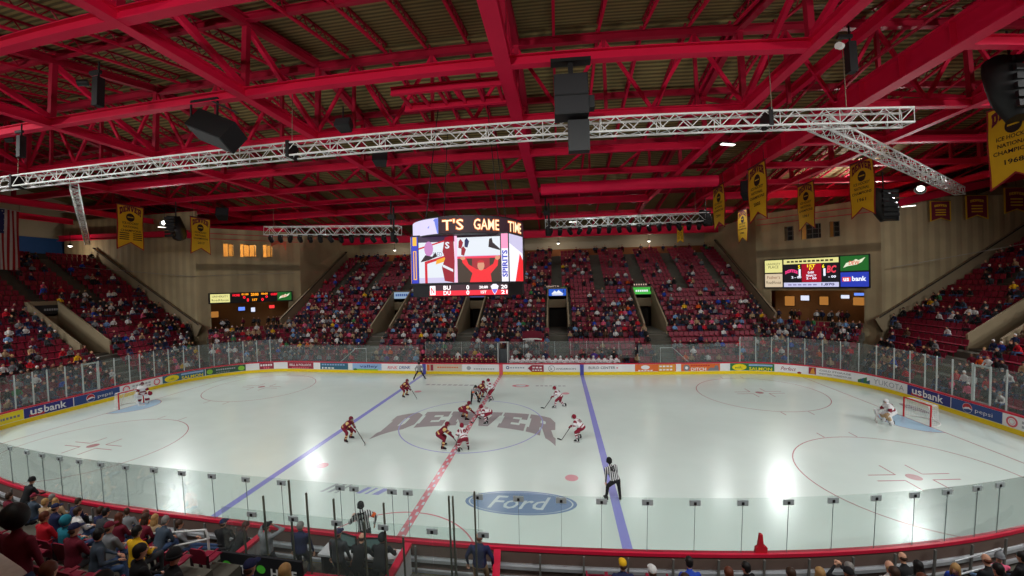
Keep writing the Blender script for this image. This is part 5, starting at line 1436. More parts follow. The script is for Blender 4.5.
defpose('cross', pose(1.72, SEAT, 2, 0, 0, ((.5, .16, .09), (.42, -.1, .09)), ((.22, -.1, .82), (.22, .1, .80)), 6, 12), voxel=.026)
defpose('turn', pose(1.7, SEAT, 8, 25, 0, F2, ((.3, .16, .62), (.36, -.1, .62)), 2, 40), voxel=.026)
defpose('phone', pose(1.78, SEAT, 4, 0, 0, F2, ((.36, .08, 1.02), (.36, -.08, 1.04)), -4), voxel=.026)
defpose('stretch', pose(1.78, SEAT, -8, 0, 0, ((.80, .12, .12), (.84, -.1, .12)), ((.3, .12, .62), (.3, -.12, .62)), 10), voxel=.026)
defpose('stand', pose(1.78, (0, 0, .93), 4, 0, 0, ((.03, .13, .09), (-.02, -.13, .09)), ((.1, .27, .84), (.12, -.27, .84)), 6), voxel=.026)
defpose('standlean', pose(1.78, (0, 0, .9), 24, 0, 0, ((.0, .14, .09), (-.05, -.14, .09)), ((.5, .2, .98), (.5, -.2, .98)), 4), voxel=.026)
defpose('standeyes', pose(1.8, (0, 0, .94), 3, 0, 0, ((.03, .13, .09), (-.02, -.13, .09)), ((.22, .09, 1.58), (.22, -.09, 1.58)), 0, epole=((.2, .9, -.5), (.2, -.9, -.5))), voxel=.026)
defpose('standback', pose(1.84, (0, 0, .96), 2, 0, 0, ((.03, .12, .09), (.0, -.12, .09)), ((.06, .3, .9), (.06, -.3, .9)), 10), voxel=.026)

# ------------------------------------------------------------------ spectators near the camera
def row_floor(i): return Z0 + RISE * i
def near_seat(i): return -(13.45 + TREAD * i + .45)
NP = [ # row, x, pose, top, trousers, (hair kind, colour), skin, yaw offset, label
 (0, -13.78, 'standlean', 'black', 'charcoal', ('beanie', 'black'), 0, 0, 'person in black bending over the rail at the far left corner'),
 (0, -13.05, 'lap', 'slate', 'jeans', ('cap', 'maroon'), 0, 0, 'person in grey with a maroon and white cap by the left rail'),
 (1, -12.70, 'lap', 'maroon', 'jeans', ('short', 'brown'), 0, 0, 'person in a maroon jacket at the left picture edge'),
 (0, -12.5, 'lean', 'black', 'black', ('short', 'grey'), 0, 0, 'grey-haired person in black in the front row at the left'),
 (0, -11.9, 'turn', 'tan', 'jeans', ('long', 'blond'), 0, 0, 'blond person in tan turned sideways by the left rail'),
 (1, -10.94, 'lap', 'tan', 'charcoal', ('short', 'blond'), 0, 0, 'blond person in a tan hoodie in the second row'),
 (0, -11.2, 'lean', 'navy', 'black', ('short', 'brown'), 0, 0, 'person in a dark navy coat leaning forward in the front row'),
 (2, -9.01, 'lap', 'navy', 'jeans', ('cap', 'navy'), 0, 0, 'person with navy cap and navy top in the third row'),
 (4, -5.71, 'lap', 'teal', 'jeans', ('hood', 'teal'), 0, 0, 'person in a teal hooded jacket with the hood up'),
 (2, -8.12, 'lap', 'white', 'jeans', ('short', 'brown'), 0, -10, 'brown-haired person in a white top among dark jackets'),
 (2, -7.35, 'lean', 'charcoal', 'jeans', ('short', 'black'), 0, 0, 'broad person in a charcoal jacket leaning forward'),
 (1, -8.53, 'lap', 'navy', 'black', ('short', 'brown'), 0, 0, 'person in navy beside the broad charcoal jacket'),
 (4, -6.43, 'lap', 'red', 'jeans', ('short', 'auburn'), 0, 0, 'person in a bright red hoodie on an empty stretch of seats'),
 (5, -4.08, 'lap', 'maroon', 'charcoal', ('cap', 'navy'), 0, 0, 'person in a maroon hoodie with a navy cap'),
 (5, -3.45, 'turn', 'slate', 'jeans', ('short', 'black'), 0, -50, 'dark-haired person in grey and blue jeans turned to the right'),
 (4, -4.40, 'lap', 'grey', 'jeans', ('cap', 'maroon'), 0, 0, 'person in a light grey top and maroon cap'),
 (8, -.35, 'turn', 'black', 'charcoal', ('short', 'auburn'), 0, -40, 'brown-haired person in black in profile near the bottom left corner'),
 (8, .55, 'lap', 'black', 'charcoal', ('short', 'black'), 0, 0, 'dark-haired person at the bottom edge right of the profile head'),
 (2, -6.55, 'lap', 'maroon', 'jeans', ('long', 'auburn'), 0, 0, 'long-haired person in maroon in the third row'),
 (0, -8.61, 'turn', 'grey', 'jeans', ('short', 'brown'), 0, 0, 'person in grey plaid by the rail'),
 (2, -5.9, 'lean', 'maroon', 'black', ('long', 'brown'), 0, 0, 'person with dark long hair in maroon beside a slate jacket'),
 (0, -7.85, 'lap', 'orange', 'jeans', ('short', 'auburn'), 0, 0, 'person with auburn hair and orange top by the rail'),
 (2, -5.2, 'lean', 'slate', 'jeans', ('short', 'grey'), 0, 0, 'grey-haired person in a slate jacket left of the white handrail'),
 (1, -6.38, 'lap', 'tan', 'charcoal', ('long', 'blond'), 0, 0, 'long blond person in tan near the white handrail'),
 (1, -5.3, 'stretch', 'grey', 'jeans', ('short', 'brown'), 0, -40, 'person in grey with jeans stretched out by the white handrail'),
 (4, -3.6, 'lap', 'yellow', 'charcoal', ('short', 'black'), 0, 0, 'dark-haired person in a yellow shirt'),
 (6, -1.24, 'lap', 'black', 'jeans', ('short', 'black'), 0, -20, 'person in black below the white handrail'),
 (6, -.55, 'lap', 'black', 'charcoal', ('beanie', 'black'), 0, -20, 'person with a black beanie below the white handrail'),
 (6, .89, 'lap', 'blue', 'navy', ('cap', 'navy'), 0, 0, 'person in a blue top and navy cap below the dark banner'),
 (6, 1.5, 'lap', 'tan', 'jeans', ('long', 'blond'), 0, 0, 'long blond person below the dark banner'),
 (2, 6.95, 'lap', 'navy', 'jeans', ('cap', 'yellow'), 0, 0, 'person with a yellow and red cap at the bottom centre'),
 (3, 7.39, 'lap', 'teal', 'jeans', ('cap', 'white'), 0, 0, 'person with a white cap at the bottom centre'),
 (4, 7.75, 'lap', 'brown', 'jeans', ('short', 'brown'), 0, 0, 'brown-haired person low at the bottom edge beside the white cap'),
 (2, 8.45, 'lean', 'blue', 'jeans', ('short', 'black'), 0, 0, 'dark-haired person in a blue top at the bottom centre right'),
 (3, 8.86, 'lap', 'navy', 'jeans', ('short', 'auburn'), 0, 0, 'auburn-haired person in navy beside the blue top'),
 (2, 9.63, 'lap', 'black', 'charcoal', ('short', 'black'), 0, 30, 'dark-haired person in black under the red finger on the rail'),
 (3, 10.05, 'lap', 'maroon', 'jeans', ('short', 'brown'), 0, 0, 'person in maroon right of the red finger'),
 (3, 10.61, 'lap', 'charcoal', 'jeans', ('long', 'blond'), 0, 0, 'fair-haired person at the bottom edge before the black cap'),
 (3, 11.16, 'lap', 'black', 'jeans', ('cap', 'black'), 0, 0, 'person with a black cap at the bottom edge'),
 (2, 11.76, 'phone', 'black', 'charcoal', ('short', 'grey'), 0, 0, 'grey-haired person in black holding both hands up'),
 (3, 12.03, 'lap', 'grey', 'jeans', ('short', 'brown'), 0, 0, 'brown-haired person between the raised hands and the bald head'),
 (2, 12.66, 'lap', 'white', 'jeans', ('fringe', 'blond'), 0, 0, 'balding person in a white top in the lower right rows'),
 (1, 13.87, 'lean', 'black', 'charcoal', ('fringe', 'brown'), 0, 0, 'balding person in black nearest the rail at the lower right'),
 (2, 13.27, 'lap', 'charcoal', 'jeans', ('long', 'black'), 0, 0, 'person with long black hair in the lower right rows'),
 (2, 14.10, 'turn', 'blue', 'jeans', ('long', 'blond'), 0, 60, 'long-haired person in bright blue looking left'),
 (4, 11.80, 'lap', 'tan', 'jeans', ('short', 'auburn'), 0, 0, 'person with curly auburn hair cut by the bottom edge'),
 (3, 14.10, 'lap', 'maroon', 'jeans', ('short', 'black'), 0, 0, 'dark-haired person in maroon at the lower right'),
 (2, 15.02, 'lean', 'black', 'charcoal', ('fringe', 'auburn'), 0, 0, 'balding person in black beside the pink jacket'),
 (0, 16.86, 'stretch', 'pink', 'lightblue', ('beanie', 'grey'), 0, -20, 'person in a pink jacket and grey beanie with pale jeans'),
 (1, 16.62, 'lap', 'black', 'jeans', ('short', 'black'), 0, 20, 'dark-haired person in black against the rail at the right edge'),
 (4, 13.79, 'lap', 'white', 'jeans', ('short', 'brown'), 0, 0, 'person in white at the lower right corner'),
]
SEATED_AT = set()
for i, x, ps, top, tr, (hk, hc_), sk, yaw, lab in NP:
    hm = HR.get(hc_) or CC[hc_]
    if hk in ('cap', 'beanie', 'hood'): hm = CC[hc_]
    z = row_floor(i); y = near_seat(i) + (0.0 if not ps.startswith('stand') else .2)
    person(ps, PJ[ps], (x, y, z), math.radians(90 + yaw), [SKIN[sk], CC[top], CC[tr], SHOE, CC[top], EYE], lab, (hk, hm, HR['brown']))
    SEATED_AT.add((i, round(x, 2)))
big = person('stand', PJ['stand'], (-1.95, -20.0, row_floor(7)), math.radians(100), [SKIN[2], CC['maroon'], CC['jeans'], SHOE, CC['maroon'], EYE], 'standing person with large round black hair near the left edge close to the camera', None)
Jb = PJ['stand']; m = MB(); m.ball(Jb['head'] + V((-.03, 0, .06)), (.155, .165, .175), HR['black'], 8, 16); m.build('hair', big); big.scale = (1.08,) * 3
t = empty('draped_sheet', (-.83, -20.62, 5.76)); t.scale = (.76, .76, .76); tag(t, 'white sheet with dark letters draped over seats at the bottom left corner', 'sheet')
m = MB(); vs = []; fs = []; nx, ny = 12, 6
shf = lambda u, v: V((-1.5 + 2.35 * u, .22 - .9 * v - .46 * u, .02 + .03 * math.sin(5 * u) * math.sin(4 * v) - .45 * max(0, v - .8) - .3 * max(0, u - .92)))
for a in range(nx + 1):
    for b in range(ny + 1): vs.append(shf(a / nx, b / ny))
for a in range(nx):
    for b in range(ny): q = a * (ny + 1) + b; fs.append((q, q + 1, q + ny + 2, q + ny + 1))
m.add(vs, fs, CC['white'], True); m.add([v - V((0, 0, .012)) for v in vs], [f[::-1] for f in fs], CC['white'], True); m.build('cloth', t)
m = MB(); txt(m, 'ART', lambda x, z, d: V((-.02 + x, -.42 + z - .35 * x, .052)), 0, 0, .5, .16, CC['charcoal'], 0, .01); m.build('lettering', t)
# officials' table and benches at the near boards
SP = [(-3.0, -14.15, 'standeyes', 'grey', 'charcoal', ('cap', 'black'), 90, 'standing person in a grey blazer and black cap with hands at the face'),
 (-2.02, -13.95, 'stand', 'navy', 'charcoal', ('short', 'grey'), 95, 'standing grey-haired person in a dark navy suit behind the penalty box glass'),
 (-.72, -14.1, 'stand', 'charcoal', 'black', ('cap', 'navy'), 85, 'standing person in a charcoal jacket and navy cap at the timekeeper table'),
 (-.02, -14.3, 'standlean', 'black', 'black', ('fringe', 'brown'), 85, 'balding person in black bending over the timekeeper table'),
 (.58, -14.2, 'standlean', 'black', 'charcoal', ('hood', 'black'), 90, 'person in a black hooded coat right of the table monitors'),
 (3.36, -13.85, 'standback', 'navy', 'tan', ('fringe', 'auburn'), 90, 'balding person in a navy blazer standing alone by the red gate'),
 (-4.85, -13.85, 'lap', 'black', 'charcoal', ('cap', 'navy'), 100, 'seated person in black with a navy cap left of the red topped wall'),
 (-4.3, -13.95, 'lean', 'black', 'charcoal', ('short', 'brown'), 60, 'seated person in black leaning toward the red topped wall')]
for x, y, ps, top, tr, (hk, hc_), rz, lab in SP:
    hm = CC[hc_] if hk in ('cap', 'beanie', 'hood') else HR[hc_]
    op = person(ps, PJ[ps], (x, y, .13 if ps.startswith('st') else .3), math.radians(rz), [SKIN[0], CC[top], CC[tr], SHOE, CC[top], EYE], lab, (hk, hm, HR['brown']))
    op.scale = (1.1, 1.16, 1.02)

# ------------------------------------------------------------------ players and officials on the ice
K_MAR = cl('jersey_maroon', (114, 14, 40)); K_GOLD = cl('jersey_gold', (216, 186, 120)); K_WHT = cl('jersey_white', (226, 224, 226)); K_RED = cl('jersey_red', (130, 18, 44)); K_BLK = cl('kit_black', (20, 20, 22))
def stripes_mat():
    m = mat('official_stripes', (220, 220, 220), .8, var=0); nt = m.node_tree; p = nt.nodes['Principled BSDF']
    tc = nt.nodes.new('ShaderNodeTexCoord'); sx = nt.nodes.new('ShaderNodeSeparateXYZ'); a = nt.nodes.new('ShaderNodeMath'); a.operation = 'MULTIPLY'; a.inputs[1].default_value = 2 * PI / .075
    s = nt.nodes.new('ShaderNodeMath'); s.operation = 'SINE'; g = nt.nodes.new('ShaderNodeMath'); g.operation = 'GREATER_THAN'; g.inputs[1].default_value = 0
    mx = nt.nodes.new('ShaderNodeMix'); mx.data_type = 'RGBA'; mx.inputs[6].default_value = rgb(34, 34, 38); mx.inputs[7].default_value = rgb(206, 206, 208)
    L = nt.links.new; L(tc.outputs['Object'], sx.inputs[0]); L(sx.outputs[1], a.inputs[0]); L(a.outputs[0], s.inputs[0]); L(s.outputs[0], g.inputs[0]); L(g.outputs[0], mx.inputs[0]); L(mx.outputs[2], p.inputs['Base Color'])
    return m
STRIPE = stripes_mat()
BLADE = mat('skate_blade', (190, 194, 198), .25, .8)
CAGE = mat('cage_wire', (120, 124, 130), .35, .7)
def helmet(m):
    def f(J):
        hu, hf, hl, hc, k = J['hu'], J['hf'], J['hl'], J['head'], J['k']; Rh = Matrix((hf, hl, hu)).transposed(); mb = MB()
        mb.ball(hc + hu * .03 * k - hf * .01, (.128 * k, .108 * k, .122 * k), m, 8, 16, Rh, z0=-.3); mb.ball(hc - hf * .05 * k - hu * .02 * k, (.085 * k, .1 * k, .08 * k), m, 6, 12, Rh)
        for q in (-1, 1): mb.ball(hc + hl * (q * .092 * k) - hu * .02, (.045, .022, .05), m, 5, 8, Rh)
        return mb
    return f
def cage(J):
    hu, hf, hl, hc, k = J['hu'], J['hf'], J['hl'], J['head'], J['k']; mb = MB()
    for z in (-.085, -.05, -.015, .02):
        pts = [hc + hu * z * k + hf * (.135 * math.cos(a)) + hl * (.105 * math.sin(a)) for a in (-1.1, -.55, 0, .55, 1.1)]; mb.path(pts, .006, CAGE, 4)
    for a in (-.7, -.25, .25, .7): mb.path([hc + hu * z * k + hf * (.135 * math.cos(a)) + hl * (.105 * math.sin(a)) for z in (-.09, -.03, .03)], .005, CAGE, 4)
    return mb
def glove(i, m):
    def f(J):
        w, e = J['wr', i], J['el', i]; d = (w - e).normalized(); sd = d.cross(V((0, 0, 1))).normalized(); mb = MB(); nn = sd.cross(d)
        mb.loft([ellipse(w + d * t, sd, nn, a, b, 10) for t, a, b in ((-.1, .062, .06), (-.03, .056, .052), (.03, .06, .05), (.09, .062, .048), (.11, .05, .04))], m)
        for q in range(4):
            b0 = w + d * .1 + sd * ((q - 1.5) * .028); mb.tube(b0, b0 + d * .03 - nn * .03, .017, m, n=6); mb.tube(b0 + d * .03 - nn * .03, b0 + d * .01 - nn * .06, .016, m, r1=.013, n=6)
        t0 = w + d * .04 + sd * .055; mb.tube(t0, t0 + d * .05 - nn * .03, .019, m, r1=.016, n=6)
        return mb
    return f
def skate(i):
    def f(J):
        an, to = J['an', i], J['toe', i]; d = to - an; d.z = 0; d.normalize(); r = V((d.y, -d.x, 0)); mb = MB(); b = V((an.x, an.y, an.z - .05))
        mb.loft([[b + d * t + r * (w * q) + V((0, 0, z)) for q, z in ((-1, 0), (1, 0), (1, h * .7), (.6, h), (-.6, h), (-1, h * .7))] for t, w, h in ((-.1, .035, .12), (-.05, .045, .2), (.03, .045, .19), (.08, .046, .1), (.16, .042, .075), (.2, .025, .05))], K_BLK)
        mb.box(-.10, .19, -.016, .016, -.045, 0, CC['white'], Matrix((d, -r, V((0, 0, 1)))).transposed(), b); mb.box(-.13, .21, -.004, .004, -.075, -.035, BLADE, Matrix((d, -r, V((0, 0, 1)))).transposed(), b)
        return mb
    return f
def number(n, m, s=.3, t=.32, pad=.03):
    def f(J):
        fn = plane_fn(J['pel'] + J['s'] * t - J['fwd'] * (.135 + pad), -J['lat'], J['s'], -J['fwd']); mb = MB(); txt(mb, n, fn, 0, 0, s, .22, m, .012, .04); return mb
    return f
def stick(J, blade, m, side, loc, rz, label):
    """held stick: shaft from above the top hand to the heel, blade flat on the ice"""
    def grip(i): return J['wr', i] + (J['wr', i] - J['el', i]).normalized() * .075
    a, b = grip(side), grip(1 - side); heel = V(blade)
    d = (heel - a).normalized(); top = a - d * .08
    t = empty('hockey_stick', loc, rz); tag(t, label, 'hockey stick')
    mb = MB(); mb.bar(top, heel, .022, .032, m); mb.bar(top, top + d * .14, .03, .038, CC['white']); mb.build('shaft', t)
    h = V((d.x, d.y, 0)).normalized(); sdv = V((-h.y, h.x, 0)) * (1 if side == 0 else -1)
    mb = MB(); tip = heel + (h * .6 - sdv * .55).normalized() * .3; mb.loft([[p + V((0, 0, z)) + sdv * w for w, z in ((-.008, 0), (.008, 0), (.008, hh), (-.008, hh))] for p, hh in ((V((heel.x, heel.y, .012)), .06), (V(((heel.x + tip.x) / 2, (heel.y + tip.y) / 2, .012)), .075), (V((tip.x, tip.y, .012)), .055))], K_BLK); mb.build('blade', t)
HAND_SLOT[0] = 0
kw = dict(pad=.035, voxel=.032, fingers=False, classify=skater_cls)
ZA = .14
defpose('ready', pose(1.82, (-.2, 0, .82), 52, 0, 0, ((.0, .27, ZA), (.05, -.27, ZA)), ((.36, .16, .84), (.62, -.08, .62)), -22), **kw)
defpose('crouch', pose(1.80, (-.28, 0, .72), 72, 0, 0, ((-.05, .34, ZA), (.0, -.34, ZA)), ((.38, .2, .62), (.58, -.1, .42)), -30), **kw)
defpose('glide', pose(1.82, (-.15, 0, .84), 46, 0, 0, ((.28, .2, ZA), (-.42, -.22, ZA)), ((.36, .2, .86), (.55, -.12, .66)), -20), **kw)
defpose('upright', pose(1.84, (-.08, 0, .9), 30, 0, 0, ((.02, .24, ZA), (.0, -.24, ZA)), ((.38, .18, .95), (.52, -.14, .72)), -8), **kw)
T_HOME = [SKIN[0], K_MAR, K_MAR, K_MAR, K_GOLD, EYE]; T_AWAY = [SKIN[0], K_WHT, K_RED, K_WHT, K_RED, EYE]
def skater(ps, x, y, rz, team, label, num, slabel, blade=(1.35, -.2, .02), side=0):
    J = PJ[ps]; R = math.radians(rz); hm = K_MAR if team is T_HOME else K_RED; g = K_MAR if team is T_HOME else K_RED
    person(ps, J, (x, y, 0), R, team, label, None, None, False, (('helmet', helmet(hm)), ('face_cage', cage), ('glove', glove(0, g)), ('glove', glove(1, g)), ('skate', skate(0)), ('skate', skate(1)), ('jersey_number', number(num, K_WHT if team is T_HOME else K_RED))))
    stick(J, blade, mat('stick_shaft', (60, 56, 54), .5), side, (x, y, 0), R, slabel)
skater('ready', -6.45, -3.65, -8, T_HOME, 'player in maroon and gold alone on the near part of the left blue line', '6', 'stick of the maroon player alone by the left blue line', (1.22, -.1, .02))
skater('ready', -6.6, 5.1, -12, T_HOME, 'player in maroon farther up the left blue line below the striped official', '5', 'stick of the maroon player farther up the left blue line', (1.18, -.1, .02))
skater('crouch', -.55, .45, 30, T_HOME, 'player in maroon and gold bent low at the face-off dot', '14', 'stick of the maroon player at the face-off dot', (0.88, -.1, .02))
skater('ready', -.7, -4.0, 8, T_HOME, 'player in maroon nearest the camera at the bottom of the centre circle', '22', 'stick of the maroon player at the bottom of the centre circle', (0.97, -.1, .02))
skater('ready', -.42, 4.95, -20, T_HOME, 'player in maroon beyond the official at the top of the centre circle', '9', 'stick of the maroon player at the top of the centre circle', (0.92, -.2, .02))
skater('ready', .55, -4.35, 118, T_AWAY, 'player in white with red stripes seen from behind at the bottom of the centre circle', '18', 'stick of the white player at the bottom of the centre circle', (0.92, .2, .02))
skater('crouch', .95, -.05, 186, T_AWAY, 'player in white crouching low on the red line at the face-off', '11', 'stick of the white player at the face-off', (0.84, .1, .02))
skater('upright', .5, 4.7, 200, T_AWAY, 'player in white at the top of the centre circle beside a maroon player', '7', 'stick of the white player at the top of the centre circle', (0.92, .1, .02))
skater('glide', 5.55, 3.15, 176, T_AWAY, 'player in white gliding right of the circle, one leg stretched back', '4', 'stick of the white player gliding right of the circle', (1.01, .3, .02))
skater('ready', 6.65, -2.55, 158, T_AWAY, 'player in white with 10 on the back near the right blue line', '10', 'stick of the white player near the right blue line', (0.92, .35, .02))
ow = dict(pad=.02, voxel=.03, fingers=True, classify=official_cls)
defpose('knees', pose(1.86, (-.12, -.02, .95), 36, 0, 13, ((.03, .30, ZA), (.0, -.26, ZA)), ((.22, .26, .72), (.22, -.24, .70)), -10, 10, epole=((-.2, .9, .2), (-.2, -.9, .2))), **ow)
defpose('dropbend', pose(1.82, (-.2, 0, .9), 58, 0, 0, ((-.05, .3, ZA), (.1, -.3, ZA)), ((.2, .25, .8), (.62, -.1, .55)), -15), **ow)
defpose('wide', pose(1.84, (-.1, 0, .88), 26, 0, 0, ((.0, .5, ZA), (.0, -.5, ZA)), ((.2, .3, .85), (.2, -.3, .85)), -6), **ow)
defpose('benchlean', pose(1.84, (-.15, 0, .95), 36, -12, 8, ((.0, .16, ZA), (.0, -.16, ZA)), ((.45, .25, 1.15), (.02, -.36, .95)), 6, 15), **ow)
def official(ps, x, y, rz, num, label, band):
    kids = [('helmet', helmet(K_BLK)), ('skate', skate(0)), ('skate', skate(1)), ('jersey_number', number(num, K_BLK, .2, .38, .02))]
    if band:
        def fb(J):
            mb = MB(); a = J['sh', 1].lerp(J['el', 1], .55); b = J['sh', 1].lerp(J['el', 1], .9); mb.tube(a, b, .088, CC['orange'], r1=.08, n=12); return mb
        kids.append(('arm_band', fb))
    person(ps, PJ[ps], (x, y, 0), math.radians(rz), [SKIN[0], STRIPE, K_BLK, K_BLK, K_BLK, EYE], label, None, None, False, kids)
official('knees', 7.72, -8.5, 98, '43', 'striped official bent forward on the near right blue line, seen from behind', False)
official('dropbend', -.62, 3.75, -62, '12', 'striped official bending over at the face-off circle', True)
official('wide', -7.4, 10.6, -72, '51', 'striped official with legs spread at the far boards on the left blue line', False)
official('benchlean', -.82, -12.42, 128, '27', 'striped official with an orange arm band at the near boards', True)
# goalkeepers
def goalie_cls(tg, t, c, J):
    if tg in ('head', 'neck', 'hand'): return 0
    if tg == 'torso': return 4 if .25 < t < .45 else 1
    if tg in ('uarm', 'farm'): return 4 if (tg == 'uarm' and .6 < t) else 1
    if tg == 'thigh': return 2
    return 3
defpose('goalie', pose(1.84, (-.2, 0, .74), 40, 0, 0, ((.0, .34, ZA), (.02, -.34, ZA)), ((.34, .42, .66), (.36, -.40, .62)), -20), pad=.06, voxel=.034, fingers=False, classify=goalie_cls)
defpose('goalie_up', pose(1.84, (-.1, 0, .9), 14, 0, 0, ((.0, .28, ZA), (.02, -.28, ZA)), ((.26, .42, .86), (.28, -.42, .84)), -2), pad=.06, voxel=.034, fingers=False, classify=goalie_cls)
def legpad(i, m, m2):
    def f(J):
        hp, kn, an = J['hip', i], J['kn', i], J['an', i]; mb = MB(); ax = (kn - an).normalized(); lat = V((0, 1, 0)); fw = lat.cross(ax).normalized()
        pts = [(an - ax * .06 + fw * .12, .12, .05), (an + fw * .1, .14, .07), (an.lerp(kn, .5) + fw * .09, .145, .07), (kn + fw * .08, .145, .085), (kn.lerp(hp, .4) + fw * .05 + ax * .1, .14, .06), (kn + ax * .27, .11, .04)]
        rings = [[c + lat * (w * q) + fw * (h * z) for q, z in ((-1, -.6), (1, -.6), (1.0, .5), (.7, 1), (-.7, 1), (-1.0, .5))] for c, w, h in pts]
        mb.loft(rings[:3], m, caps=True); mb.loft(rings[2:4], m2); mb.loft(rings[3:], m); return mb
    return f
def blocker(i, m):
    def f(J):
        w, e = J['wr', i], J['el', i]; d = (w - e).normalized(); c = w + d * .08; mb = MB(); R = Matrix.Rotation(.3, 3, 'Y'); mb.box(-.05, .05, -.11, .11, -.2, .17, m, R, c + V((.08, 0, 0))); mb.ball(c, (.08, .08, .08), m, 5, 8); return mb
    return f
def catcher(i, m):
    def f(J):
        w, e = J['wr', i], J['el', i]; d = (w - e).normalized(); c = w + d * .1; mb = MB(); mb.ball(c + V((.03, 0, .02)), (.08, .15, .17), m, 6, 12); mb.tube(w - d * .1, w + d * .02, .075, m, n=10); return mb
    return f
def keeper(ps, x, y, rz, team, padm, padm2, hm, label, num):
    J = PJ[ps]; person(ps, J, (x, y, 0), math.radians(rz), team, label, None, None, False, (('goalie_mask', helmet(hm)), ('face_cage', cage), ('leg_pad', legpad(0, padm, padm2)), ('leg_pad', legpad(1, padm, padm2)), ('blocker', blocker(1, padm)), ('catching_glove', catcher(0, padm2)), ('skate', skate(0)), ('skate', skate(1)), ('jersey_number', number(num, K_RED if team[1] is K_WHT else K_WHT, .3, .34, .055))))
    t = empty('goalie_stick', (x, y, 0), math.radians(rz)); tag(t, 'wide goalie stick held by the goalkeeper at the %s net' % ('left' if x < 0 else 'right'), 'goalie stick')
    mb = MB(); w = J['wr', 1]; e = J['el', 1]; g = w + (w - e).normalized() * .075; mb.bar(g + V((-.1, -.05, .5)), g, .025, .03, CC['white']); mb.bar(g, (g.x + .18, g.y + .12, .1), .03, .09, CC['white']); mb.build('shaft', t)
    mb = MB(); mb.bar((g.x + .16, g.y + .1, .06), (g.x + .28, g.y + .5, .05), .025, .1, CC['white']); mb.build('blade', t)
keeper('goalie_up', -26.75, .6, -35, [SKIN[0], K_WHT, K_MAR, K_WHT, K_MAR, EYE], K_WHT, K_RED, K_MAR, 'goalkeeper in white and maroon standing upright in front of the left net', '31')
keeper('goalie', 25.25, -.25, 172, [SKIN[0], K_WHT, K_WHT, K_WHT, K_RED, EYE], K_WHT, CC['tan'], K_WHT, 'goalkeeper in white crouching forward of the right net', '30')
# goals
GRED = mat('goal_red', (200, 24, 40), .35); NET = mat('goal_net', (226, 228, 226), .8)
for sg in (-1, 1):
    t = empty('hockey_goal', (sg * 27.13, 0, 0), 0 if sg > 0 else PI); tag(t, 'red framed goal with white netting at the %s end' % ('left' if sg < 0 else 'right'), 'hockey goal')
    m = MB(); m.path([V((0, -.915, 0)), V((0, -.915, 1.22)), V((0, .915, 1.22)), V((0, .915, 0))], .045, GRED, 10); m.build('goal_frame', t)
    m = MB(); pts = [V((1.1 * math.sin(a), .93 * math.cos(a) * 1.08, .04)) for a in [PI * i / 10 for i in range(11)]]; m.path(pts, .035, CC['white'], 7); m.path([V((.0, -.9, 1.2)), V((.5, -.75, 1.18)), V((.55, 0, 1.18)), V((.5, .75, 1.18)), V((0, .9, 1.2))], .025, CC['white'], 6); m.bar((.55, 0, 1.18), (1.1, 0, .05), .04, .04, CC['white']); m.build('back_frame', t)
    m = MB(); N = 26
    def top(u): a = PI * u; return V((.52 * min(1, 2.2 * math.sin(a)), .9 * math.cos(a), 1.19))
    def bot(u): a = PI * u; return V((1.08 * math.sin(a), 1.0 * math.cos(a), .05))
    for i in range(N + 1):
        u = i / N; m.tube(top(u), bot(u), .007, NET, n=3, caps=False)
    for j in range(1, 10):
        for i in range(N): m.tube(top(i / N).lerp(bot(i / N), j / 10), top((i + 1) / N).lerp(bot((i + 1) / N), j / 10), .007, NET, n=3, caps=False)
    for j in range(1, 14): m.tube(V((.0, -.9 + 1.8 * j / 14, 1.21)), V((.5, -.8 + 1.6 * j / 14, 1.19)), .007, NET, n=3, caps=False)
    m.build('net', t)
# ------------------------------------------------------------------ the far benches
BEN = mat('bench_wood', (120, 92, 60), .7)
for x0, x1, nm in ((-8.1, -.55, 'left'), (.75, 11.8, 'right')):
    t = empty('players_bench', ((x0 + x1) / 2, 13.7, 0)); tag(t, 'long players bench behind the far boards %s of the centre gate' % nm, 'bench'); h = (x1 - x0) / 2
    m = MB(); m.box(-h, h, -.5, .95, 0, .34, CONC); m.build('bench_platform', t)
    m = MB(); m.box(-h, h, -.1, .3, .8, .88, BEN); m.build('bench_seat', t)
    m = MB(); m.box(-h, h, .95, 1.0, 0, 1.25, W_OUT); m.build('bench_back_wall', t)
defpose('benched', pose(1.8, SEAT, 20, 0, 0, ((.36, .16, .09), (.36, -.16, .09)), ((.38, .14, .72), (.4, -.12, .70)), -2), pad=.03, voxel=.04, fingers=False, face=False, classify=skater_cls)
defpose('far_stand', pose(1.8, (0, 0, .95), 4, 0, 0, ((.03, .13, .09), (-.02, -.13, .09)), ((.18, .22, 1.1), (.18, -.22, 1.1)), 4), voxel=.045, fingers=False, face=False)
hm_mesh = {}
def helmet_obj(o, J, m, key):
    if key not in hm_mesh: hm_mesh[key] = helmet(m)(J).mesh('helmet')
    link('helmet', hm_mesh[key], o)
n0 = 15
for i in range(n0):
    x = -7.8 + i * .5; o = link('person', POSES['benched'], None, (x, 13.75, .42), -PI / 2 + rnd.uniform(-.3, .3)); paint(o, T_HOME); helmet_obj(o, PJ['benched'], K_MAR, 'm'); tag(o, 'player in maroon sitting in the row on the left far bench', 'person', 'maroon players on the left far bench')
for i in range(20):
    x = 1.0 + i * .53; o = link('person', POSES['benched'], None, (x, 13.75, .42), -PI / 2 + rnd.uniform(-.3, .3)); paint(o, T_AWAY); helmet_obj(o, PJ['benched'], K_RED if i % 3 else K_WHT, 'r' if i % 3 else 'w'); tag(o, 'player in white sitting in the row on the right far bench', 'person', 'white players on the right far bench')
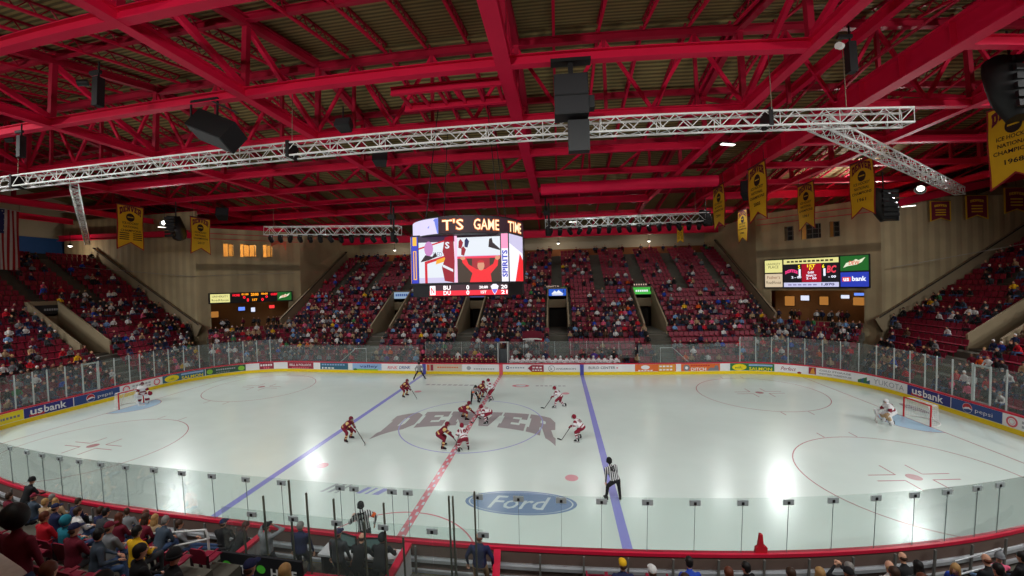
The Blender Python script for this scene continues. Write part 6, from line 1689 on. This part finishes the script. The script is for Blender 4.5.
for k, (x, top, nm) in enumerate(((-7.0, 'black', 'left'), (-6.0, 'maroon', 'left'), (-4.6, 'white', 'left'), (-3.8, 'navy', 'left'), (-2.4, 'pink', 'left'), (-1.6, 'navy', 'left'), (1.7, 'black', 'right'), (2.6, 'white', 'right'), (4.3, 'navy', 'right'), (8.0, 'black', 'right'), (9.1, 'purple', 'right'), (9.8, 'slate', 'right'), (11.0, 'black', 'right'))):
    o = link('person', POSES['far_stand'], None, (x, 14.35, .34), -PI / 2 + rnd.uniform(-.5, .5)); paint(o, [SKIN[0], CC[top], CC['charcoal'], SHOE, CC[top], EYE])
    link('hair', hm_mesh.setdefault('hair', hair_mesh(PJ['far_stand'], 'short', HR['brown']).mesh('hair')), o)
    ords = {0: 'leftmost', 1: 'second', 2: 'third', 3: 'fourth', 4: 'fifth', 5: 'sixth'}
    j = k if nm == 'left' else k - 6
    tag(o, 'staff member in a %s top standing behind the %s far bench, %s from the left' % (top, nm, ords.get(j, 'last')), 'person', 'staff behind the far benches')
for x0, x1, nm in ((-8.2, -.5, 'left'), (.5, 13.1, 'right')):
    n = int((x1 - x0) / 1.55); glass_run(0, 'clear glass standing behind the %s far bench' % nm)
    for i in range(n):
        a, b = x0 + (x1 - x0) * i / n, x0 + (x1 - x0) * (i + 1) / n
        m = MB(); m.box(a + .01, b - .01, 14.72, 14.735, 1.25, 2.95, G_FAR); o = m.build('glass_panel', GLASS[0])
        m = MB(); m.box(a - .012, a + .012, 14.71, 14.745, 1.25, 2.95, POST_W); m.build('panel_seam', o)
# gate between the benches
t = empty('bench_gate', (.1, 13.2, 0)); tag(t, 'dark gate box with white frame between the two far benches', 'gate')
m = MB(); m.box(-.45, -.38, 0, 1.2, 0, 3.0, POST_W); m.box(.5, .57, 0, 1.2, 0, 3.0, POST_W); m.box(-.45, .57, 1.1, 1.2, 2.9, 3.0, POST_W); m.build('gate_frame', t)
m = MB(); m.box(-.35, .47, .4, .5, .2, 2.4, mat('gate_dark', (70, 74, 78), .6)); m.build('gate_door', t)
t = empty('arched_sign', (2.9, 15.6, 3.2)); tag(t, 'curved maroon sign with pale edge above the right far bench', 'sign'); fa = lambda x, z, d: V((x, -d + .25 * x * x, z + .12 * (1 - x * x)))
m = MB(); rect(m, fa, -1.0, 1.0, -.15, .6, CC['maroon'], .0, 10); rect(m, fa, -1.0, 1.0, -.3, -.15, CC['white'], .0, 10); m.build('sign_face', t)
m = MB(); m.bar((-.8, .2, -2.6), (-.8, .2, .3), .06, .06, STEEL_D); m.bar((.8, .2, -2.6), (.8, .2, .3), .06, .06, STEEL_D); m.build('sign_post', t)
# ------------------------------------------------------------------ penalty box furniture at the near boards
WP = mat('box_wall_white', (206, 206, 208), .5); BAN = mat('banner_black', (26, 26, 30), .7)
def low_wall(a, b, label, h=1.02):
    t = empty('box_wall', ((a[0] + b[0]) / 2, (a[1] + b[1]) / 2, 0)); tag(t, label, 'low wall'); o_ = V(t.location); A = V((a[0], a[1], 0)) - o_; B = V((b[0], b[1], 0)) - o_; u = V((0, 0, 1))
    m = MB(); m.bar(A + u * h / 2, B + u * h / 2, .1, h, WP); m.build('wall_panel', t); m = MB(); m.bar(A + u * (h + .04), B + u * (h + .04), .2, .09, W_CAP); tag(m.build('cap_rail', t), 'red cap'); return t
mb = MB(); mb.box(-4.35, 4.4, -14.95, -13.2, -.05, .12, CONC); tag(mb.build('penalty_box_floor'), 'raised floor behind the near boards', 'platform', kind='structure')
low_wall((-3.75, -13.2), (-3.8, -14.85), 'red topped white wall at the left side of the penalty box')
low_wall((1.05, -13.2), (1.05, -14.85), 'red topped white wall right of the timekeeper table')
low_wall((3.75, -13.2), (3.95, -14.85), 'red topped wall and gate right of the person in the navy blazer')
low_wall((-1.25, -14.85), (-.1, -14.85), 'short red topped wall at the right end of the dark banner')
t = empty('wall_banner', (-2.5, -14.95, .98)); tag(t, 'dark banner with white lettering along the back of the penalty box', 'banner'); fnn_ = plane_fn((0, 0, 0), (1, 0, 0), (0, 0, 1), (0, -1, 0))
m = MB(); m.box(-1.3, 1.25, -.02, .05, -.45, .55, BAN); m.build('banner_cloth', t)
m = MB(); txt(m, 'PUT', fnn_, -.75, .12, .5, .26, CC['white'], .03, .03); txt(m, 'HERE', fnn_, .7, .12, .8, .28, CC['white'], .03, .03); disc(m, fnn_, -1.1, .2, .14, .12, CC['lime'], .03); disc(m, fnn_, .0, .2, .14, .12, CC['lime'], .03); m.build('banner_lettering', t)
t = empty('timekeeper_table', (-.35, -13.55, .13)); tag(t, 'white timekeeper table behind the near boards', 'table')
m = MB(); m.box(-1.2, 1.3, -.3, .25, .74, .8, WP); m.build('table_top', t)
for x in (-1.1, 1.2): 
    m = MB(); m.box(x - .03, x + .03, -.25, .2, 0, .74, STEEL_D); m.build('table_leg', t)
for x, y, rz, lab in ((-.75, -13.45, 2.9, 'left monitor on the timekeeper table'), (.05, -13.5, 3.3, 'right monitor on the timekeeper table')):
    t = empty('monitor', (x, y, .93), rz); tag(t, lab, 'monitor'); m = MB(); m.box(-.3, .3, -.02, .03, .08, .44, BLACK); m.build('monitor_case', t); m = MB(); m.box(-.27, .27, .03, .035, .11, .41, mat('screen_green', (90, 116, 112), emit=.35)); m.build('screen', t); m = MB(); m.box(-.1, .1, -.08, .08, 0, .02, BLACK); m.box(-.03, .03, -.03, 0, 0, .15, BLACK); m.build('monitor_stand', t)
BPOST = mat('post_dark', (104, 104, 90), .5, .1)
for x, y, z1 in ((-1.57, -14.8, 3.7), (-1.07, -14.8, 3.4), (-2.4, -14.8, 3.2), (-.28, -14.8, 3.3), (.55, -14.8, 2.75), (1.6, -14.8, 2.4), (2.85, -14.8, 3.6), (3.5, -14.8, 3.75), (2.95, -14.8, 3.6), (1.12, -14.8, 3.3), (-3.1, -14.8, 2.2)):
    m = MB(); m.bar((x, y, 0), (x, y, z1), .04, .04, BPOST); m.box(x - .08, x + .08, y - .08, y + .08, 0, .02, BPOST); tag(m.build('steel_post'), 'dark metal post behind the penalty box', 'post', 'dark posts behind the penalty box')
glass_run(0, 'clear glass along the back of the penalty box below the dark posts')
for a, b in ((-3.75, -2.76), (-2.76, -1.47), (-1.47, -.2), (-.2, 1.1), (1.17, 2.4), (2.4, 3.7)):
    m = MB(); m.box(a + .01, b - .01, -14.86, -14.847, 1.1, 2.8, G_NEAR); o = m.build('glass_panel', GLASS[0])
    m = MB(); m.box(b - .14, b + .14, -14.875, -14.84, 2.6, 2.74, BRK); m.box(b - .035, b + .035, -14.89, -14.84, 2.62, 2.7, BRK_D); tag(m.build('clip', o), 'grey clip with black knob')
# red finger on the rail
t = empty('foam_finger', (11.2, -13.0, 1.1)); tag(t, 'red foam finger standing on the near rail at the lower right', 'foam finger')
m = MB(); m.poly([[(-.16, 0), (.16, 0), (.17, .16), (.1, .22), (.06, .2), (.02, .55), (-.05, .56), (-.09, .2), (-.15, .16)]], lambda x, z, d: V((x, -.04 - d * 1, z)), CC['red'], .1); m.build('foam_hand', t)
# white stair rail in the near left rows
mb = MB(); y = -15.25
pts = [V((-6.15, y, 1.75)), V((-5.95, y, 1.98)), V((-3.9, y, 2.34)), V((-3.82, y, 2.1)), V((-5.95, y, 1.45)), V((-6.15, y, 1.55)), V((-6.15, y, 1.75))]
mb.path(pts, .03, mat('rail_white', (214, 214, 212), .4), 8)
for x, z in ((-6.0, 1.5), (-3.85, 2.2)): mb.tube((x, y, .86), (x, y, z), .03, MATS['rail_white'], n=8)
tag(mb.build('handrail'), 'white tube handrail among the near left rows', 'handrail')
mb = MB(); y = -15.2; mb.path([V((15.3, -14.3, 1.35)), V((16.9, -13.9, 1.35))], .025, STEEL_L, 8); mb.path([V((15.3, -14.3, 1.75)), V((16.9, -13.9, 1.75))], .025, STEEL_L, 8)
for x, yy in ((15.3, -14.3), (16.9, -13.9)): mb.tube((x, yy, .6), (x, yy, 1.75), .025, STEEL_L, n=8)
tag(mb.build('handrail'), 'grey handrail in front of the pink jacket at the lower right', 'handrail')

# ------------------------------------------------------------------ seats
def seat_detail():
    t = empty('stadium_seat')
    m = MB(); m.loft([[V((x, y, z)) for x, y, z in ((d, -.22, h), (d, .22, h), (d, .22, h + .035), (d, -.22, h + .035))] for d, h in ((-.2, .42), (0, .40), (.2, .43), (.24, .41))], SEATM, False); m.build('seat_pan', t)
    m = MB(); m.loft([[V((d, -w, z)), V((d, w, z)), V((d - .03, w, z)), V((d - .03, -w, z))] for d, z, w in ((-.2, .40, .22), (-.235, .6, .235), (-.27, .8, .23), (-.28, .86, .17))], SEATM, False); m.build('backrest', t)
    for q in (-1, 1):
        m = MB(); m.bar((-.24, q * .25, .1), (-.24, q * .25, .66), .03, .07, SEATD); m.bar((-.25, q * .25, .64), (.1, q * .25, .64), .045, .03, SEATM); m.build('armrest', t)
    m = MB(); m.bar((-.22, 0, 0), (-.22, 0, .42), .05, .06, SEATD); m.box(-.26, -.1, -.06, .06, 0, .015, SEATD); m.build('standard', t)
    return t
def seat_simple():
    m = MB(); m.box(-.2, .22, -.22, .22, .40, .45, SEATM); m.loft([[V((d, -.23, z)), V((d, .23, z)), V((d - .04, .23, z)), V((d - .04, -.23, z))] for d, z in ((-.2, .40), (-.28, .86))], SEATM, False); m.bar((-.2, 0, 0), (-.2, 0, .42), .05, .06, SEATD)
    return m
STH = {'floor_far_stand': -PI / 2, 'floor_left_stand': 0.0, 'floor_right_stand': PI, 'floor_left_corner': math.atan2(-CU.y, -CU.x), 'floor_right_corner': math.atan2(-CU.y, CU.x), 'floor_near_stand': PI / 2}
PITCH_S = .54
def all_seats(st):
    out = []
    for i in range(st['rows']):
        lo, hi = st['lim'](i); holes = [(a - .5, a + .5) for a in st['aisles'] if i > R1 or not st['ports']] + [(a - .85, a + .85) for a in st['ports'] if i < R0]
        if R0 <= i <= R1: holes += [(p - PW - .25, p + PW + .25) for p in st['ports']]
        if 'near' in st['name'] and i < 6: holes.append((NEAR_CUT[0] - .1 if i < 2 else -3.1, NEAR_CUT[1] + .1))
        for a, b in cut(lo, hi, holes):
            n = int((b - a - .1) / PITCH_S)
            off = (b - a - n * PITCH_S) / 2
            for j in range(n): out.append((i, a + off + (j + .5) * PITCH_S))
    return out
MASS = seat_simple(); mass_rows = MB(); SEATS = {}
proto = seat_detail(); sm_mesh = seat_simple().mesh('stadium_seat'); used_proto = False; n_ind = 0
CAMP = V((5.6, -23.74, 8.8))
cand = []
for st in STANDS:
    th = STH[st['name']]
    for i, a in all_seats(st):
        p = st['f'](a, i * TREAD + .40, zrow(i)); cand.append(((p - CAMP).length, st['name'], i, a, p, th))
def visible_near(x, i): return (-14.5 < x < 1.6 and i <= 9) or (6.2 < x < 18.5 and i <= 5)
near_c = [c for c in cand if 'near' in c[1] and visible_near(c[3], c[2]) and not any(r == c[2] and abs(xx - c[3]) < .2 for r, xx in SEATED_AT)]
near_c = [c for c in near_c if not (c[2] == 10)]
near_c.sort(key=lambda c: c[0] if c[3] < 2 else c[0] + 3)
near_c = near_c[:150]
far_c = sorted([c for c in cand if ('left_stand' in c[1] or 'right_stand' in c[1]) and c[2] < 9], key=lambda c: c[0])[:150]
for c in near_c:
    _, nm, i, a, p, th = c
    o = proto if not used_proto else copy_tree(proto); used_proto = True
    o.location = p; o.rotation_euler = (0, 0, th); tag(o, 'red folding seat in the near rows at the lower %s' % ('left' if a < 2 else 'right'), 'stadium seat', 'near red seats at the lower %s' % ('left' if a < 2 else 'right'))
for c in far_c:
    _, nm, i, a, p, th = c; sd = 'left' if 'left' in nm else 'right'
    o = link('stadium_seat', sm_mesh, None, p, th); tag(o, 'red seat in the lower rows of the %s end stand' % sd, 'stadium seat', 'red seats low in the %s end stand' % sd)
solo = set((c[1], c[2], round(c[3], 3)) for c in near_c + far_c)
for c in cand:
    _, nm, i, a, p, th = c
    if (nm, i, round(a, 3)) in solo or 'near' in nm: continue
    R = Matrix.Rotation(th, 3, 'Z')
    mass_rows.add([R @ V(v) + p for v in MASS.v], MASS.f, SEATM)
tag(mass_rows.build('stadium_seating'), 'rows of red seats filling the far stand and upper end stands', 'stadium seats', kind='stuff')

# ------------------------------------------------------------------ the crowd
def low_person(mb, p, th, top, tr, hair, sk, lean, s, rnd_):
    R = Matrix.Rotation(th + rnd_.uniform(-.35, .35), 3, 'Z')
    def T(x, y, z): return R @ V((x * s, y * s, z * s)) + p
    sl = math.sin(lean); rings = []
    for z, rx, ry, f in ((.42, .16, .13, 0), (.62, .16, .12, .2), (.86, .20, .12, .44), (.98, .12, .08, .56)):
        rings.append([T(f * sl + ry * math.cos(a), rx * math.sin(a), z) for a in [2 * PI * q / 6 for q in range(6)]])
    mb.loft(rings, top, True)
    hx = .66 * sl
    def ball(cx, cy, cz, r, m, rz_=1.15):
        rg = []
        for k in range(4):
            t = -PI / 2 + PI * (k + .5) / 4
            rg.append([T(cx + r * math.cos(t) * math.cos(a), cy + r * math.cos(t) * math.sin(a) * .85, cz + r * rz_ * math.sin(t)) for a in [2 * PI * q / 6 for q in range(6)]])
        mb.loft(rg, m, True)
    ball(hx, 0, 1.12, .105, sk); ball(hx - .025, 0, 1.155, .112, hair, .95)
    for q in (-1, 1):
        mb.tube(T(.05, q * .1, .5), T(.44, q * .12, .52), .075 * s, tr, r1=.06 * s, n=5, caps=False); mb.tube(T(.44, q * .12, .52), T(.46, q * .12, .08), .055 * s, tr, n=4, caps=False)
        ex = rnd_.uniform(.12, .25); mb.tube(T(.42 * sl, q * .2, .88), T(.42 * sl + .08, q * .26, .64), .055 * s, top, n=4, caps=False); mb.tube(T(.42 * sl + .08, q * .26, .64), T(.3 + ex * .4, q * .08, .62), .045 * s, top, n=4)
PAL = [('maroon', 22), ('red', 8), ('black', 36), ('charcoal', 20), ('grey', 12), ('white', 11), ('navy', 14), ('blue', 3), ('tan', 7), ('slate', 8), ('yellow', 1), ('orange', 1), ('green', 1), ('pink', 1), ('lightblue', 2), ('brown', 6), ('purple', 1)]
PALX = [n for n, w in PAL for _ in range(w)]
TRX = ['jeans', 'jeans', 'charcoal', 'black', 'navy', 'brown']
HRX = [HR['black'], HR['brown'], HR['brown'], HR['blond'], HR['grey'], HR['auburn'], CC['black'], CC['maroon'], CC['white'], CC['grey']]
defpose('mid_lap', pose(1.74, SEAT, 8, 0, 0, F2, ((.34, .08, .62), (.34, -.08, .62)), 4), voxel=.045, fingers=False, face=True)
defpose('mid_lean', pose(1.74, SEAT, 28, 0, 0, F2, ((.44, .06, .58), (.44, -.06, .57)), 0), voxel=.045, fingers=False, face=True)
defpose('mid_cross', pose(1.72, SEAT, 2, 10, 0, F2, ((.22, -.1, .82), (.22, .1, .80)), 4, 10), voxel=.045, fingers=False, face=True)
HMESH = {k: {hk: hair_mesh(PJ[k], hk, HR['brown']).mesh(hk) for hk in ('short', 'long', 'cap')} for k in ('mid_lap', 'mid_lean', 'mid_cross')}
cr_ = random.Random(5)
def density(nm, i, a):
    if 'near' in nm: return 0
    if 'corner' in nm: return .72
    if nm == 'floor_far_stand':
        if a < -16: return .85 if i < 9 else (.5 if i < 16 else .2)
        if a < 6: return .78 if i < 10 else (.6 if i < 18 else .3)
        if a < 16: return .1 if i in (2, 3) else (.72 if i < 11 else .3)
        return .12 if i in (3, 4) else (.6 if i < 11 else .16)
    if 'left' in nm: return .9 if i < 4 else (.5 if i < 14 else .25)
    return .88 if i < 4 else (.1 if i in (5, 6, 7) and 6.5 < a < 13 else (.42 if i < 13 else .18))
people = [c for c in cand if cr_.random() < density(c[1], c[2], c[3])]
ind = sorted([c for c in people if ('left_stand' in c[1] or 'right_stand' in c[1] or 'corner' in c[1])], key=lambda c: c[0])[:170]
inds = set(id(c) for c in ind)
COLN = dict(lightblue='pale blue', charcoal='dark grey', slate='slate grey')
for c in ind:
    _, nm, i, a, p, th = c; key = cr_.choice(['mid_lap', 'mid_lap', 'mid_lean', 'mid_cross']); top = cr_.choice(PALX); sk = cr_.choice([0, 0, 1, 1, 2])
    o = link('person', POSES[key], None, p + V((0, 0, .0)), th + cr_.uniform(-.3, .3)); paint(o, [SKIN[sk], CC[top], CC[cr_.choice(TRX)], SHOE, CC[top], EYE])
    hk = cr_.choice(['short', 'short', 'long', 'cap']); h = link('hair' if hk != 'cap' else 'cap', HMESH[key][hk], o); paint(h, [cr_.choice(HRX), HR['brown']])
    zone = {'floor_left_stand': 'left end stand', 'floor_right_stand': 'right end stand', 'floor_left_corner': 'rows under the left scoreboard', 'floor_right_corner': 'rows under the right scoreboard'}[nm]
    band = 'front rows' if i < 3 else ('lower rows' if i < 7 else 'middle rows')
    lab = 'seated spectator in a %s top in the %s of the %s' % (COLN.get(top, top), band, zone) if 'rows' not in zone else 'seated spectator in a %s top in the %s' % (COLN.get(top, top), zone)
    tag(o, lab, 'person', 'spectators in the %s' % zone)
crowd = MB()
for c in people:
    if id(c) in inds: continue
    _, nm, i, a, p, th = c; top = cr_.choice(PALX)
    low_person(crowd, p, th, CC[top], CC[cr_.choice(TRX)], cr_.choice(HRX), SKIN[cr_.choice([0, 0, 1, 1, 2])], cr_.uniform(.05, .5), cr_.uniform(.92, 1.06), cr_)
# people standing along the top walkway of the far stand and at the corner ledges
for k in range(46):
    x = cr_.uniform(-29, 29); p = V((x, 37.4 + cr_.random() * 3, zrow(25) + .45)); low_person(crowd, p, -PI / 2, CC[cr_.choice(['black', 'charcoal', 'maroon', 'navy'])], CC['black'], HR['black'], SKIN[1], .05, 1.0, cr_)
for k in range(26):
    f = FL if k % 2 else FR; p = f(cr_.uniform(1.8, 10.2), 3.9, -.8 - cr_.random()); low_person(crowd, p, -PI / 2 + (.7 if k % 2 else -.7), CC[cr_.choice(['black', 'charcoal', 'maroon', 'navy', 'white'])], CC['black'], HR['black'], SKIN[1], .05, 1.0, cr_)
tag(crowd.build('crowd'), 'distant spectators filling the far stand and upper rows', 'crowd', kind='stuff')
# ================================================================== LIGHTS
LAMP_M = mat('lamp_face', (255, 250, 238), emit=3.0)
def arena_lamp(x, y, z, tx, ty, power, label, size=104, blend=.8, deep=True):
    t = empty('arena_lamp', (x, y, z)); tag(t, label, 'arena lamp', 'arena floodlights under the roof')
    d = (V((tx, ty, 0)) - V((x, y, z))).normalized(); r, u, d = frame_from(d)
    m = MB(); rings = []
    for k, (q, rr) in enumerate(((-.3, .1), (-.18, .28), (.0, .4), (.3, .46))):
        rings.append([d * q + r * (rr * math.cos(a)) + u * (rr * math.sin(a)) for a in [2 * PI * i / 14 for i in range(14)]])
    m.loft(rings, BLACK, caps=False); m.build('lamp_shade', t)
    m = MB(); c = d * .02; m.add([c + r * (.3 * math.cos(a)) + u * (.3 * math.sin(a)) for a in [2 * PI * i / 14 for i in range(14)]], [tuple(range(14))], LAMP_M); m.build('lens', t)
    m = MB(); m.tube((0, 0, .1), (0, 0, max(.4, ZB + .3 - z)), .03, STEEL_D, n=5); m.build('hanger', t)
    L = bpy.data.lights.new('arena_lamp_light', 'SPOT'); L.energy = power; L.spot_size = math.radians(size); L.spot_blend = blend; L.shadow_soft_size = .3; L.color = (.97, 1, .985)
    o = bpy.data.objects.new('arena_lamp_light', L); COL.objects.link(o)
    o.location = V((x, y, z)) + d * .12; o.rotation_euler = d.to_track_quat('-Z', 'Y').to_euler()
XS = [-30, -24.5, -18.2, -11, -3.8, 3.2, 10, 15.6, 26.5, 34]
for i, x in enumerate(XS):
    arena_lamp(x, 26.3, 19.32, x * .86, 7, PW_FAR * (4.4 if abs(x) > 29 else 1.0), 'floodlight tucked behind a roof strut in the far row, aimed at the ice', deep=False)
for x in XS + [-40, -46, 41, 47]:  # the outermost four are added out of view to light the rink ends
    arena_lamp(x, -20.5, 18.4, x * .86 if abs(x) < 38 else x * .6, -2.0 if abs(x) < 38 else 2.0, PW_ICE * (1 if abs(x) < 38 else 2.4), 'floodlight aimed at the ice, hung in the near row under the roof', deep=False)
for sg in (-1, 1):
    arena_lamp(sg * 40.3, 14.0, 17.0, sg * 20, -4, PW_ICE * 1.6, 'white floodlight in front of the %s corner tower' % ('left' if sg < 0 else 'right'), deep=False)
# fill lights added out of view to brighten the roof steelwork
def fill_uplight(x, y, z, tx, ty, tz, p, label, baffle=True):
    d = (V((tx, ty, tz)) - V((x, y, z))).normalized(); r, u, d = frame_from(d)
    t = empty('fill_uplight', (x, y, z)); tag(t, label, 'fill_uplight')
    m = MB(); m.tube(V((0, 0, 0)) - d * .3, d * .1, .2, STEEL_D, r1=.32, n=12); m.tube((0, 0, -z if baffle else -.6), (0, 0, -.1), .06, STEEL_D, n=6); m.build('lamp_body', t)
    m = MB(); m.add([d * .11 + r * (.28 * math.cos(a)) + u * (.28 * math.sin(a)) for a in [2 * PI * i / 12 for i in range(12)]], [tuple(range(12))], LAMP_M); m.build('lens', t)
    if baffle:  # baffle added to keep this fill light off the stands
        h = V((d.x, d.y, 0)).normalized(); q = V((-h.y, h.x, 0)); m = MB(); c = h * 1.5
        m.bar(c - q * 4 + V((0, 0, -.5)), c + q * 4 + V((0, 0, -.5)), .1, 1.16, CONC_L); m.bar(V((0, 0, -.7)), c + V((0, 0, -.9)), .3, .1, CONC_L); m.build('light_baffle', t)
    L = bpy.data.lights.new('fill_uplight', 'SPOT'); L.energy = p; L.spot_size = math.radians(110); L.spot_blend = 1; L.shadow_soft_size = .25; L.color = (1, .95, .88)
    o = bpy.data.objects.new('fill_uplight', L); COL.objects.link(o); o.location = V((x, y, z)) + d * .2; o.rotation_euler = d.to_track_quat('-Z', 'Y').to_euler()
for sg, nm in ((-1, 'left'), (1, 'right')):
    fill_uplight(sg * 42, 22, 17.3, sg * 10, 2, 30, PW_UP, 'added fill light on the roof of the %s corner tower' % nm, False)
    fill_uplight(sg * 40, -32, 13, 0, 8, 28, PW_UP * 2.2, 'added fill light with ledge behind the camera on the %s' % nm)
fill_uplight(0, -39, 13, 0, 10, 27, PW_UP * 2.4, 'added fill light with ledge behind the camera in the middle')
# small house lights over the stands
def house(x, y, z, p, label, c=(1, .9, .74), s=.16):
    mb = MB(); mb.tube((x, y, z), (x, y, z + .25), .3, STEEL_D, r1=.12, n=12); mb.add([(x + .27 * math.cos(a), y + .27 * math.sin(a), z - .002) for a in [2 * PI * i / 12 for i in range(12)]], [tuple(range(11, -1, -1))], LAMP_M)
    mb.ball((x, y, z - .06), (.2, .2, .12), LAMP_M, 4, 10)
    mb.tube((x, y, z + .2), (x, y, z + 1.7), .03, STEEL_D, n=6)
    tag(mb.build('house_light'), label, 'house light')
    L = bpy.data.lights.new('house_light', 'POINT'); L.energy = p; L.color = c; L.shadow_soft_size = .25
    o = bpy.data.objects.new('house_light', L); COL.objects.link(o); o.location = (x, y, z - .45)
house(5.9, 38.6, 15.2, PW_HOUSE, 'small round house light over the far stand above the blue sign')
house(20.2, 38.6, 15.1, PW_HOUSE, 'small round house light over the far stand right of the green sign')
house(-21.8, 38.6, 15.0, PW_HOUSE, 'small round house light over the far stand left of the video cube')
house(-55, 13.6, 14.9, PW_HOUSE * 1.5, 'small round house light against the blue band at the left')
# twin white tube lamps up in the roof
def tube_lamp(x, y, z, label, rz):
    t = empty('tube_lamp', (x, y, z), rz); t.scale = (.6, .6, .6); tag(t, label, 'lamp')
    m = MB(); m.box(-.9, .9, -.25, .25, 0, .12, STEEL_D); m.build('lamp_body', t)
    m = MB()
    for q in (-.14, .14): m.box(-.85, .85, q - .07, q + .07, -.08, 0, LAMP_M)
    m.build('lamp_tube', t)
tube_lamp(17.3, 2.9, 17.9, 'twin white lamp under the roof behind the near truss, right of centre', .3)
tube_lamp(-40.2, 13.8, 16.45, 'twin white lamp between the two left banners', 1.2)
tube_lamp(39.0, 13.9, 15.35, 'twin white lamp beside the dark bundle at the right', -.6)
tube_lamp(7.8, 26, 16.6, 'white lamp within the far truss right of the cube', 0)
w = bpy.data.worlds.new('world'); SC.world = w; w.use_nodes = True
w.node_tree.nodes['Background'].inputs[0].default_value = (.03, .028, .028, 1); w.node_tree.nodes['Background'].inputs[1].default_value = 1.0

# ================================================================== CAMERA
cam = bpy.data.cameras.new('camera'); co = bpy.data.objects.new('camera', cam); COL.objects.link(co); SC.camera = co
CP = (5.5974461477001425, -23.739819274784285, 8.801902904109657); YAW, PITCH, ROLL = -0.11784736754641272, -0.010807305651325348, -0.022277311006730215
cy, sy = math.cos(YAW), math.sin(YAW); cp_, sp = math.cos(PITCH), math.sin(PITCH)
f = V((sy * cp_, cy * cp_, sp)); r0 = V((cy, -sy, 0)); u0 = r0.cross(f)
cr, sr = math.cos(ROLL), math.sin(ROLL)
rr = r0 * cr + u0 * sr; uu = -r0 * sr + u0 * cr
M4 = Matrix((( rr.x, uu.x, -f.x, CP[0]), (rr.y, uu.y, -f.y, CP[1]), (rr.z, uu.z, -f.z, CP[2]), (0, 0, 0, 1)))
co.matrix_world = M4
cam.sensor_width = 36.0; cam.clip_end = 400
if PANO:
    cam.type = 'PANO'
    cc = cam
    cc.panorama_type = 'FISHEYE_LENS_POLYNOMIAL'
    cc.fisheye_fov = PI
    K = [0.07462164840747684, -0.00020513799147491292, -8.959185420641997e-05, 2.206616719882423e-06]
    cc.fisheye_polynomial_k0 = 0; cc.fisheye_polynomial_k1 = -K[0]; cc.fisheye_polynomial_k2 = -K[1]; cc.fisheye_polynomial_k3 = -K[2]; cc.fisheye_polynomial_k4 = -K[3]
else:
    cam.lens = 36 * 377 / 1024
SC.view_settings.view_transform = 'Standard'; SC.view_settings.look = 'None'; SC.view_settings.gamma = 1.0; SC.view_settings.use_curve_mapping = False
SC.view_settings.exposure = EXPO
